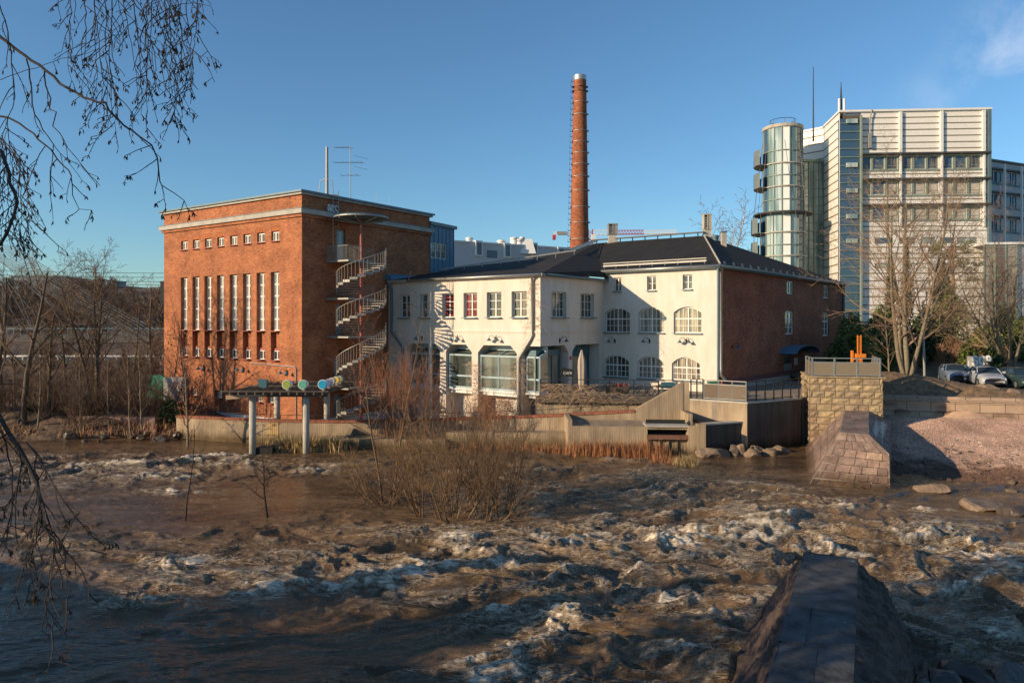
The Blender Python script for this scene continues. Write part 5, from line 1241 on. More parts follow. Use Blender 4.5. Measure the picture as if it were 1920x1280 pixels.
# wedge wall rising to the right, and bastion
WA, WB = Vector((7.9, 47.0)), Vector((11.46, 46.9))
wd = MB(); th = 0.45
zz_ = [P(0, 769, 47).z, P(0, 717, 46.95).z, P(0, 714.5, 46.9).z]; xs_ = [WA.x, P(1281, 0, 46.95).x, WB.x]
for i in range(2):
    wd.hexa([(xs_[i], 47.0, -1), (xs_[i + 1], 46.96, -1), (xs_[i + 1], 46.96 + th, -1), (xs_[i], 47 + th, -1), (xs_[i], 47.0, zz_[i]), (xs_[i + 1], 46.96, zz_[i + 1]), (xs_[i + 1], 46.96 + th, zz_[i + 1]), (xs_[i], 47 + th, zz_[i])])
solo('sloping_wall', wd, M_BOARD, 'concrete wedge wall whose top slopes up to the right, beside the black railing', 'wall')
bs = thing('concrete_bastion', 'big angular concrete river bastion with dark shaded side left of the stone tower', 'wall', (14.5, 44.8, -1))
SM = P(1341, 0, 46.0); SMx = (SM.x, 46.0)
seg = [(11.47, 47.35), (12.9, 46.02), (14.5, 44.8), (18.9, 47.5), (19.3, 48.7)]
m = MB(); n_ = len(seg); zt_b = 2.97
def vface(m, a, b, z0, z1): m.face((a[0], a[1], z0), (b[0], b[1], z0), (b[0], b[1], z1), (a[0], a[1], z1))
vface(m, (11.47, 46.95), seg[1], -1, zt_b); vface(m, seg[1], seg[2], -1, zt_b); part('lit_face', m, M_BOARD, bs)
m = MB(); vface(m, seg[2], seg[3], -1, zt_b); vface(m, seg[3], seg[4], -1, zt_b); vface(m, seg[4], (19.4, 51), -1, zt_b); part('shaded_face', m, M_BOARDSHADE, bs)
m = MB(); ins = [(11.8, 47.4), (13.1, 46.3), (14.52, 45.2), (18.6, 47.7), (18.9, 48.8)]; out_ = [(11.47, 46.93), (12.88, 45.98), (14.5, 44.74), (18.96, 47.44), (19.36, 48.7)]
for i in range(4): m.hexa([(out_[i][0], out_[i][1], zt_b + .002), (out_[i + 1][0], out_[i + 1][1], zt_b + .002), (ins[i + 1][0], ins[i + 1][1], zt_b + .002), (ins[i][0], ins[i][1], zt_b + .002), (out_[i][0], out_[i][1], zt_b + .1), (out_[i + 1][0], out_[i + 1][1], zt_b + .1), (ins[i + 1][0], ins[i + 1][1], zt_b + .1), (ins[i][0], ins[i][1], zt_b + .1)])
part('kerb_cap', m, M_CONC, bs)
# lower wall with the sluice opening
lw = thing('sluice_wall', 'low concrete river wall with a sluice slot and rusty beam, reeds at its foot', 'wall', (3.5, 44.3, -1))
fl_ = Fac((3.5, 44.35), (11.6, 43.8)); zl1 = 1.67; us0, us1 = fl_.u(1214), fl_.u(1289)
m = MB(); wall(m, fl_, 0, fl_.L, -1, zl1, [dict(r=(us0, us1, 0.0, fl_.z(1250, 805)), d=0.9)])
m.face(fl_.p(0, zl1), fl_.p(fl_.L, zl1), (11.9, 47.3, zl1), (3.5, 47.6, zl1)); vface(m, (3.5, 47.6), (3.5, 44.35), -1, zl1)
part('wall_body', m, M_BOARD, lw)
m = MB(); fl_.box(m, us0, us1, -1, 2.0, -0.9, -0.85); part('slot_dark_sheet', m, M_BLACK, lw)  # black sheet stands in for the darkness inside the slot
m = MB(); fl_.box(m, us0 + .02, us1 - .02, -.8, .82, -.35, -.22)
for k in (0.0, .28, .5, .72): fl_.box(m, us0 + (us1 - us0) * k, us0 + (us1 - us0) * k + .1, -.8, .86, -.215, -.1)
part('stop_boards', m, M_BOARD, lw)
m = MB(); fl_.box(m, us0 - .05, us1 + .05, fl_.z(1250, 823), fl_.z(1250, 815), -0.1, .18); part('rusty_beam', m, M_RUST, lw)
m = MB(); u = fl_.u(1290.5); fl_.box(m, us1 + .03, fl_.L - .55, -1, 1.78, 0.004, .22); fl_.box(m, fl_.L - .52, fl_.L + .0, -1, 1.92, 0.003, .42); part('buttress', m, M_BOARD, lw)
m = MB(); fl_.box(m, us0 - .1, us1 + .1, zl1 + .0, zl1 + .09, -1.6, .12); part('gate_frame', m, M_CONC, lw)
m = MB(); m.prism([(11.6, 43.8), (14.62, 45.2), (12.7, 46.6), (11.6, 46.9)], -1, [1.78] * 4); part('side_block', m, M_BOARDSHADE, lw)
m = MB(); m.prism([(11.5, 43.75), (14.68, 45.12), (14.4, 45.6), (11.55, 44.4)], 1.782, 1.87); part('ledge', m, M_CONC, lw)
for i, (px, D0, D1_, za, zb) in enumerate(((1064.5, 44.4, 47.4, 2.05, 1.75), (1290, 44.9, 46.9, 2.35, 1.9), (643, 46.3, 48.1, 1.0, .5))):
    x = P(px, 0, D0).x; x2 = x + (-.25 if i == 0 else 0.0); m = MB()
    m.hexa([(x, D0, -.8), (x + .28, D0, -.8), (x + .28, D1_, -.8), (x, D1_, -.8), (x, D0, za if i != 2 else zb), (x + .28, D0, za if i != 2 else zb), (x + .28, D1_, za), (x, D1_, za)])
    solo('concrete_fin', m, M_BOARD, ('concrete fin at the left end of the sluice wall', 'concrete fin above the sluice slot at the foot of the wedge wall', 'concrete fin on the low ledge behind the dried reed clump')[i], 'fin wall')
m = MB(); m.prism([(-4.2, 46.6), (3.45, 46.2), (3.45, 47.3), (-4.2, 47.7)], -1, 0.95); solo('lower_ledge', m, M_BOARD, 'low concrete ledge behind the willow bush, right part', 'wall')
m = MB(); m.prism([(-12.4, 46.3), (-4.25, 46.1), (-4.25, 47.7), (-12.4, 47.9)], -1, 0.55); solo('lower_ledge', m, M_BOARD, 'low concrete ledge right of the pergola, left part', 'wall')
m = MB(); x, y = P(497, 0, 44.5).x, 44.5; m.box(x - .5, x + .5, y - .2, y + .8, -.6, .35); solo('dark_block', m, M_BLACK, 'black box at the water edge by the left pergola column', 'box')
# railings
rA = railing('black steel railing of the cafe deck, behind the wedge wall', [(1.9, 49.0, 2.96), (6.5, 48.45, 2.96), (11.3, 47.95, 2.96)], h=1.2, spacing=1.6, bars=(0.75, 0.12))
rB = railing('railing with two framed panels on the lit part of the bastion', [(12.3, 46.55, 3.06), (13.1, 46.05, 3.06), (14.5, 44.95, 3.06)], h=1.25, spacing=1.0, bars=(1.0, 0.1), m=M_STEEL, panel=(glass('smoked_panel', (0.16, 0.12, 0.085), rough=.15), .15, .98))
rB0 = railing('short black railing with gate posts beside the wedge wall top', [(11.6, 47.1, 3.0), (12.25, 46.6, 3.05)], h=1.3, spacing=.5, bars=(1.0, 0.1))
rC = railing('black railing along the dark side of the bastion', [(14.55, 44.95, 3.06), (18.8, 47.6, 3.06), (19.2, 48.6, 3.06)], h=1.25, spacing=0.9, bars=(0.95, 0.1))

# ================================================================ stone tower and piers
def granite(name, c1, c2, mortar, bw, bh, ms=0.03, bump=0.05, mott=.35, rough=.85):
    m = brick(name, c1, c2, mortar, bw=bw, bh=bh, ms=ms, bump=bump, mott=mott, msc=1.6, rough=rough, fine=3)
    return m
def blockmat(name, cols, bump=.04, bs=6):
    m, N, L, b = nm(name); b.inputs['Roughness'].default_value = .88; b.inputs['Specular IOR Level'].default_value = .25
    ge = N.new('ShaderNodeNewGeometry'); r = N.new('ShaderNodeValToRGB'); e = r.color_ramp.elements
    e[0].color = rgba(cols[0]); e[1].color = rgba(cols[-1])
    for i, c in enumerate(cols[1:-1]): x = e.new((i + 1) / (len(cols) - 1)); x.color = rgba(c)
    L.new(ge.outputs['Random Per Island'], r.inputs['Fac'])
    tc = N.new('ShaderNodeTexCoord'); n = N.new('ShaderNodeTexNoise'); n.inputs['Scale'].default_value = 2.2; n.inputs['Detail'].default_value = 8; n.inputs['Roughness'].default_value = .7; L.new(tc.outputs['Object'], n.inputs['Vector'])
    r2 = N.new('ShaderNodeValToRGB'); r2.color_ramp.elements[0].position = .3; r2.color_ramp.elements[1].position = .72; r2.color_ramp.elements[0].color = (.5, .5, .5, 1); r2.color_ramp.elements[1].color = (1.25, 1.25, 1.22, 1); L.new(n.outputs['Fac'], r2.inputs['Fac'])
    mx = N.new('ShaderNodeMix'); mx.data_type = 'RGBA'; mx.blend_type = 'MULTIPLY'; mx.inputs['Factor'].default_value = 1; L.new(r.outputs['Color'], mx.inputs['A']); L.new(r2.outputs['Color'], mx.inputs['B']); L.new(tide(N, L, mx.outputs['Result'], (.34, .31, .25), .38, .25), b.inputs['Base Color'])
    n2 = N.new('ShaderNodeTexNoise'); n2.inputs['Scale'].default_value = bs; n2.inputs['Detail'].default_value = 6; L.new(tc.outputs['Object'], n2.inputs['Vector']); bp = N.new('ShaderNodeBump'); bp.inputs['Distance'].default_value = bump; L.new(n2.outputs['Fac'], bp.inputs['Height']); L.new(bp.outputs['Normal'], b.inputs['Normal'])
    MATS[name] = m; return m
M_GTOWER = blockmat('rock_faced_yellow_granite', [(0.24, 0.17, 0.12), (0.42, 0.31, 0.18), (0.34, 0.25, 0.17), (0.50, 0.38, 0.21), (0.28, 0.19, 0.14)])
M_MORTAR = mat('lime_mortar', (0.13, 0.10, 0.07), .95, .2, 3)
M_GPIER = blockmat('pinkish_grey_granite', [(0.17, 0.115, 0.095), (0.30, 0.20, 0.16), (0.24, 0.17, 0.14), (0.36, 0.25, 0.19), (0.20, 0.15, 0.13)], .03)
M_PMORT = mat('white_pointing', (0.50, 0.43, 0.35), .9, .1, 3)
def masonry(quad, rows, bl, gap, push, rng, mb, sub=2):
    """rock faced blocks over a quad given as function (s,t)->point, s along, t up in metres"""
    fn, Ls, nrm = quad
    t = 0.0
    for (h_, L0, L1) in rows:
        s = -rng.random() * bl * .5; 
        while s < 1e9:
            w_ = bl * rng.uniform(.65, 1.35); a, b = s, s + w_
            lo, hi = L0, L1
            a2, b2 = max(a, lo), min(b, hi)
            if b2 - a2 > gap * 2.5:
                a3, b3, t0, t1 = a2 + gap / 2, b2 - gap / 2, t + gap / 2, t + h_ - gap / 2
                k = max(2, int((b3 - a3) / .25)); q = max(2, int((t1 - t0) / .2)); i0 = len(mb.v)
                for j in range(q + 1):
                    for i in range(k + 1):
                        e = (i in (0, k)) or (j in (0, q)); o = 0.012 if e else push * rng.uniform(.3, 1.0)
                        mb.v.append(tuple(fn(a3 + (b3 - a3) * i / k, t0 + (t1 - t0) * j / q) + nrm * o))
                for j in range(q):
                    for i in range(k):
                        c = i0 + j * (k + 1) + i; mb.f.append((c, c + 1, c + k + 2, c + k + 1))
                # edges back to the joint
            s += w_
            if s > hi: break
        t += h_
rng = random.Random(11)
TA, TB_, TC_, TD = (19.1, 46.6), (23.25, 45.5), (24.6, 49.6), (20.3, 50.9); zTw = 4.5
tg = thing('granite_tower', 'square rock faced yellow granite bridge tower with steel railing on top', 'tower', (TA[0], TA[1], -1))
core = MB(); core.prism([TA, TB_, TC_, TD], -1, zTw - .02); part('mortar_core', core, M_MORTAR, tg)
m = MB()
for (a, b) in ((TA, TB_), (TB_, TC_), (TD, TA)):
    ft = Fac(a, b); n3 = Vector((ft.n.x, ft.n.y, 0)); rows = [(0.42, 0, ft.L)] * 13
    masonry((lambda s, t, ft=ft: ft.p(s, -1 + t), ft.L, n3), rows, .75, .045, .11, rng, m)
part('granite_blocks', m, M_GTOWER, tg)
m = MB(); m.prism([(TA[0] - .1, TA[1] - .1), (TB_[0] + .1, TB_[1] - .14), (TC_[0] + .1, TC_[1]), (TD[0] - .1, TD[1])], zTw - .02, zTw + .06); part('capstones', m, M_GTOWER, tg)
f_t = Fac(TA, TB_); i_ = .12
pts = [tuple(Fac(TD, TA).p(1.5, zTw + .06, -.12)), (TA[0] + .2, TA[1] + .1, zTw + .06), (TB_[0] - .1, TB_[1] + .2, zTw + .06), (TC_[0] - .25, TC_[1] - .5, zTw + .06)]
pts = [(p[0], p[1], p[2]) for p in pts]
railing('steel railing with mesh panels around the top of the granite tower', pts, h=1.15, spacing=1.35, bars=(0.88, 0.08), m=M_GALV, panel=(glass('brown_mesh_panel', (0.20, 0.155, 0.10), rough=.35), .1, .86), post=.045)
# orange sluice jack on the tower
oj = thing('sluice_jack', 'orange steel gate lifting gear with rack behind the tower railing', 'machine', (P(1611, 0, 49).x, 49, zTw))
x = P(1611.5, 0, 49).x; m = MB(); m.box(x - .16, x + .16, 48.9, 49.2, zTw, P(0, 668, 49).z); part('pedestal', m, M_ORANGE, oj)
m = MB(); zt6 = P(0, 628, 49).z; z0 = P(0, 690, 49).z
for sx in (-.13, .1): m.box(x + sx, x + sx + .04, 49.0, 49.08, z0, zt6)
z = z0
while z < zt6 - .1: m.box(x - .09, x + .1, 49.01, 49.07, z, z + .05); z += .13
part('rack', m, M_ORANGE, oj); m = MB(); m.box(x - .3, x + .35, 48.8, 49.3, P(0, 670, 49).z, P(0, 663, 49).z); m.box(x - .55, x - .42, 48.95, 49.1, P(0, 690, 49).z, P(0, 657, 49).z); part('gearbox', m, M_ORANGE, oj)
m = MB(); c = Vector((x - .35, 48.7, P(0, 684, 49).z)); m.tube([c + Vector((.42 * math.cos(a * math.pi / 8), 0, .42 * math.sin(a * math.pi / 8))) for a in range(17)], .035, 5)
for a in (0, 2, 4, 6): m.tube([c - Vector((.42 * math.cos(a * math.pi / 8), 0, .42 * math.sin(a * math.pi / 8))), c + Vector((.42 * math.cos(a * math.pi / 8), 0, .42 * math.sin(a * math.pi / 8)))], .025, 4)
part('handwheel', m, M_ORANGE, oj)
# bank wall of big granite slabs
M_SLAB = brick('smooth_granite_slabs', (0.46, 0.33, 0.235), (0.40, 0.28, 0.20), (0.16, 0.11, 0.08), bw=1.45, bh=.68, ms=.025, bump=.01, mott=.22, msc=.9)
bwl = thing('bank_wall', 'long low wall of smooth pinkish granite slabs behind the gravel bank', 'wall', (24.4, 49.2, 1))
ba, bb, bc = (24.3, 49.45), (33.1, 47.1), (60, 40.0)
m = wall_run([ba, bb, bc], -1, 2.62, .5); part('slab_wall', m, M_SLAB, bwl)
m = MB()
for (a, b) in ((ba, bb), (bb, bc)):
    fx = Fac(a, b); fx.box(m, 0, fx.L, 2.623, 2.82, -.55, .08); fx.box(m, 0, fx.L, 2.822, 3.02, -.9, -.35)
part('coping', m, M_SLAB, bwl)
m = MB()
for (a, b) in ((ba, bb), (bb, bc)): fx = Fac(a, b); fx.box(m, 0, fx.L, 1.0, 1.98, .0, .12)
part('lower_course', m, M_SLAB, bwl)
M_SAND = mat('pale_orange_sand', (0.52, 0.34, 0.22), .95, .15, 3, bump=.02)
fx = Fac(ba, bb); 
X_ = (P(1815, 0, 47.6).x, 47.9)
mb = MB(); mb.smooth = True; n_ = 22
for i in range(n_ + 1):
    for j in range(9):
        s = -2.7 + 5.4 * i / n_; t = j / 8.0 * 1.2; hh = .66 * math.exp(-(abs(s) / 1.5) ** 2.6) * (1 - t / 1.2) ** 1.3 * (1 + .07 * noise.noise(Vector((s * 2, t * 2, 0))))
        p = Vector((X_[0], X_[1], 0)) + Vector((fx.d.x, fx.d.y, 0)) * s + Vector((fx.n.x, fx.n.y, 0)) * t; mb.v.append((p.x, p.y, 1.5 + hh))
for i in range(n_):
    for j in range(8): c = i * 9 + j; mb.f.append((c, c + 1, c + 10, c + 9))
solo('sand_heap', mb, M_SAND, 'pale orange sand heap lying against the granite bank wall', 'sand heap')

# far pier: truncated ridge with sloping nose
def pier(name, label, axis0, axis1, top, wl, wr, zt, nose_top, nose_base, vert_r=0.0, zr=None, m=None, mm=None):
    pass
ax = Vector((0.44, 0.898)).normalized(); nx = Vector((ax.y, -ax.x))
def PT(o, a, n, z): return Vector((o[0] + ax.x * a + nx.x * n, o[1] + ax.y * a + nx.y * n, z))
O1 = (17.45, 37.2)
fp_ = thing('granite_pier', 'pinkish granite bridge pier with sloping flanks and pale pointing, running up to the tower', 'pier', (17.5, 37, -.6))
# section corners: left base, left top, right top, right shoulder, right base
def sec(a, nose=False):
    return None
TLa, TRa = PT(O1, 0.3, -.62, 2.3), PT(O1, 0.1, .75, 2.3)
TLb, TRb = PT(O1, 10.2, -.62, 2.42), PT(O1, 10.2, .75, 2.42)
BLa, BRa = Vector((14.75, 36.15, -.15)), Vector((18.2, 34.95, -.15))
SRa = Vector((18.25, 35.15, 1.62)); SRb = PT(O1, 10.2, 1.95, 1.7); BRb = PT(O1, 10.2, 1.95, -.5); BLb = PT(O1, 10.2, -3.1, -.15)
core = MB(); e = .02
core.face(TLa, TRa, TRb, TLb); core.face(TRa, SRa, SRb, TRb); core.face(SRa, BRa, BRb, SRb); core.face(BLa, TLa, TLb, BLb); core.face(BLa, BRa, SRa, TRa, TLa)
for q in (BLa, BRa): pass
core.face(BLa + Vector((-.1, -.1, -1)), BRa + Vector((0.05, -.1, -1)), BRa, BLa)
part('pointing', core, M_PMORT, fp_)
def quadfn(a, b, c, d):     # bottom-left, bottom-right, top-right, top-left
    h_ = ((d - a).length + (c - b).length) / 2; L_ = (b - a).length
    n = (b - a).cross(d - a).normalized()
    def fn(s, t):
        v = t / h_; l, r = a.lerp(d, v), b.lerp(c, v); return l.lerp(r, min(max(s / L_, 0), 1)) if L_ else l
    return fn, L_, n, h_
def blocks_quad(mb, a, b, c, d, rows, bl, gap, push):
    fn, L_, n, h_ = quadfn(a, b, c, d); masonry((fn, L_, n), [(h_ / rows, 0, L_)] * rows, bl, gap, push, rng, mb)
mb = MB()
# nose: built of rows whose width follows the trapezoid
hN = 7
for r_ in range(hN):
    v0, v1 = r_ / hN, (r_ + 1) / hN
    def edge(v):
        l = BLa.lerp(TLa, v)
        z = l.z
        if z <= SRa.z: t = (z - BRa.z) / (SRa.z - BRa.z); r = BRa.lerp(SRa, max(0, min(1, t)))
        else: t = (z - SRa.z) / (TRa.z - SRa.z); r = SRa.lerp(TRa, max(0, min(1, t)))
        return l, r
    l0, r0_ = edge(v0); l1, r1_ = edge(v1)
    blocks_quad(mb, l0, r0_, r1_, l1, 1, .62, .03, .05)
blocks_quad(mb, TLa, TRa, TRb, TLb, 12, .7, .035, .012)
blocks_quad(mb, BLb, BLa, TLa, TLb, 5, .9, .02, .06)
blocks_quad(mb, BRa, BRb, SRb, SRa, 4, .8, .02, .06)
blocks_quad(mb, SRa, SRb, TRb, TRa, 3, .8, .03, .05)
part('granite_blocks', mb, M_GPIER, fp_)
m = MB(); m.prism([(14.4, 36.0), (18.35, 34.6), (23.7, 46.0), (17.5, 47.2)], -1.2, -.13); part('footing', m, M_GPIER, fp_)

# near pier in the foreground, in shade: rough flanks and worn capstones
def capmat():
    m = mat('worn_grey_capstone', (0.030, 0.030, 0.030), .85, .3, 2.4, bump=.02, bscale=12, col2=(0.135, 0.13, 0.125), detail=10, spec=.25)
    N, L = m.node_tree.nodes, m.node_tree.links; b = N['Principled BSDF']; src = b.inputs['Base Color'].links[0].from_socket
    tc = N.new('ShaderNodeTexCoord'); v = N.new('ShaderNodeTexVoronoi'); v.inputs['Scale'].default_value = 1.7; n = N.new('ShaderNodeTexNoise'); n.inputs['Scale'].default_value = 9; n.inputs['Detail'].default_value = 5
    L.new(tc.outputs['Object'], v.inputs['Vector']); L.new(tc.outputs['Object'], n.inputs['Vector'])
    a_ = N.new('ShaderNodeMath'); a_.operation = 'MULTIPLY_ADD'; L.new(n.outputs['Fac'], a_.inputs[0]); a_.inputs[1].default_value = .25; L.new(v.outputs['Distance'], a_.inputs[2])
    r = N.new('ShaderNodeValToRGB'); r.color_ramp.elements[0].position = .17; r.color_ramp.elements[0].color = (1, 1, 1, 1); r.color_ramp.elements[1].position = .20; r.color_ramp.elements[1].color = (0, 0, 0, 1); L.new(a_.outputs[0], r.inputs['Fac'])
    x = N.new('ShaderNodeMix'); x.data_type = 'RGBA'; L.new(r.outputs['Color'], x.inputs['Factor']); L.new(src, x.inputs['A']); x.inputs['B'].default_value = (.34, .34, .34, 1); L.new(x.outputs['Result'], b.inputs['Base Color'])
    return m
M_CAP = capmat()
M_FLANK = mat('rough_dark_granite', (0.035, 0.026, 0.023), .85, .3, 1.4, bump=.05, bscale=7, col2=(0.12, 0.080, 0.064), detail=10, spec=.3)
npz = thing('near_granite_pier', 'shaded dark granite pier in the foreground with worn grey capstones', 'pier', (5, 12, -.6))
O2 = (8.2, 18.7); zC0 = 2.0
def npt(a, n, z): return PT(O2, a, n, z)
mb = MB(); mb.smooth = False
# flank surfaces as displaced grids
def rough_grid(mb, fn, nu, nv, amp, seed, fr=1.0):
    i0 = len(mb.v)
    for j in range(nv + 1):
        for i in range(nu + 1):
            p, n = fn(i / nu, j / nv); q = Vector((p.x * .9, p.y * .9, p.z * 1.6)) * fr
            d = noise.noise(q + Vector((seed, 0, 0))) * .6 + noise.noise(q * 2.7 + Vector((0, seed, 0))) * .45 + abs(noise.noise(q * 6.1)) * .3
            edge = min(1, j / nv * 6)
            mb.v.append(tuple(p + n * (d * amp * (edge if j < nv else 0.15))))
    for j in range(nv):
        for i in range(nu): c = i0 + j * (nu + 1) + i; mb.f.append((c, c + 1, c + nu + 2, c + nu + 1))
AL = 24.0
tl, tr = -.62, .62
def left_f(u, v):      # v=1 at the top
    a = -AL + (AL) * u; p0 = npt(a, tl - 1.6, -.5); p1 = npt(a, tl, zC0); p = p0.lerp(p1, v); return p, Vector((-nx.x * .8, -nx.y * .8, .6))
def right_f(u, v):
    a = -AL * u + 0.0; p0 = npt(a, tr + 1.25, -.5); p1 = npt(a, tr, zC0)
    mid = p0.lerp(p1, v); bulge = .28 * math.sin(math.pi * v); return mid + Vector((nx.x, nx.y, .4)) * bulge, Vector((nx.x * .8, nx.y * .8, .6))
rough_grid(mb, left_f, 240, 30, .17, 3.1, 2.0); rough_grid(mb, right_f, 240, 28, .20, 8.7, 2.0)
def nose_f(u, v):
    th_ = math.pi * u; w0 = (tr - tl) / 2; w1 = w0 + 1.42; w = w1 + (w0 - w1) * v; fw = 2.0 + (.02 - 2.0) * v
    n_ = -math.cos(th_) * w + (-.17 * (1 - v)); a_ = math.sin(th_) ** .7 * fw; p = npt(a_, n_, -.5 + (zC0 + .5) * v); return p, Vector((ax.x * .7, ax.y * .7, .6))
rough_grid(mb, lambda u, v: nose_f(u, v), 40, 16, .16, 5.2)
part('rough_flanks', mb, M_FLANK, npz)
m = MB(); m.hexa([npt(-AL, tl + .02, zC0 - .3), npt(-AL, tr - .02, zC0 - .3), npt(0, tr - .02, zC0 - .3), npt(0, tl + .02, zC0 - .3), npt(-AL, tl + .02, zC0 - .012), npt(-AL, tr - .02, zC0 - .012), npt(0, tr - .02, zC0 - .012), npt(0, tl + .02, zC0 - .012)]); part('mortar_bed', m, mat('grey_mortar', (0.20, 0.195, 0.185), .9, .2, 4), npz)
rg = random.Random(4); a = 0.05; first = True
while a > -AL:
    ln_ = rg.uniform(1.1, 2.0); split = rg.choice((None, rg.uniform(-.2, .2), rg.uniform(-.25, .25)))
    for (n0, n1) in (((tl - .03, tr + .03),) if split is None else ((tl - .03, split - .008), (split + .008, tr + .03))):
        m = MB(); z1 = zC0 + rg.uniform(.0, .03)
        a0, a1 = a - ln_ + .008, a
        k1, k2 = 6, 8; i0 = len(m.v)
        for j in range(k2 + 1):
            for i in range(k1 + 1):
                aa, nn_ = a0 + (a1 - a0) * j / k2, n0 + (n1 - n0) * i / k1; p = npt(aa, nn_, z1)
                ed = i in (0, k1) or j in (0, k2)
                p.z += .02 * noise.noise(p * 1.5) - (.008 if ed else 0); m.v.append(tuple(p))
        for j in range(k2):
            for i in range(k1): c = i0 + j * (k1 + 1) + i; m.f.append((c, c + 1, c + k1 + 2, c + k1 + 1))
        q = [npt(a0, n0, z1 - .05), npt(a0, n1, z1 - .05), npt(a1, n1, z1 - .05), npt(a1, n0, z1 - .05)]
        lo = [v - Vector((0, 0, .5)) for v in q]
        for k in range(4): m.face(lo[k], lo[(k + 1) % 4], q[(k + 1) % 4] + Vector((0, 0, .02)), q[k] + Vector((0, 0, .02)))
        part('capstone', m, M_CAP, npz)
    a -= ln_

# ================================================================ unseen stone bridge under the camera, added to throw the foreground into shade
sb_ = thing('added_shade_bridge', 'unseen stone road bridge added below the viewer to shade the near water', 'bridge', (0, -4, -1))
def BP(a, n, z): return Vector((ax.x * a - nx.x * n, ax.y * a - nx.y * n, z))
def bslab(m, a0, a1, n0, n1, z0, z1): m.hexa([BP(a0, n1, z0), BP(a0, n0, z0), BP(a1, n0, z0), BP(a1, n1, z0), BP(a0, n1, z1), BP(a0, n0, z1), BP(a1, n0, z1), BP(a1, n1, z1)])
m = MB(); bslab(m, -9.5, .2, -45, 60, 4.0, 5.1); part('deck', m, M_GPIER, sb_)
m = MB(); 
for k in range(-44, 60, 2): bslab(m, .05, .11, k, k + .06, 5.11, 6.3)
bslab(m, .04, .12, -45, 60, 6.25, 6.32); bslab(m, .06, .10, -45, 60, 5.7, 5.75); part('railing', m, M_DARKMETAL, sb_)
for k in (-30, -8, 14, 36, 56): m = MB(); bslab(m, -9.4, .1, k - 1.3, k + 1.3, -1.5, 3.99); part('bridge_pier', m, M_GPIER, sb_)
m = MB(); m.prism([(-11.0, 3.0), (-11.3, 11.0), (-15.5, 15.6), (-30, 24), (-60, 34), (-60, -60), (-9, -60), (-9, -4)], -1.4, .4); struct('near_left_bank', m, M_EARTH)

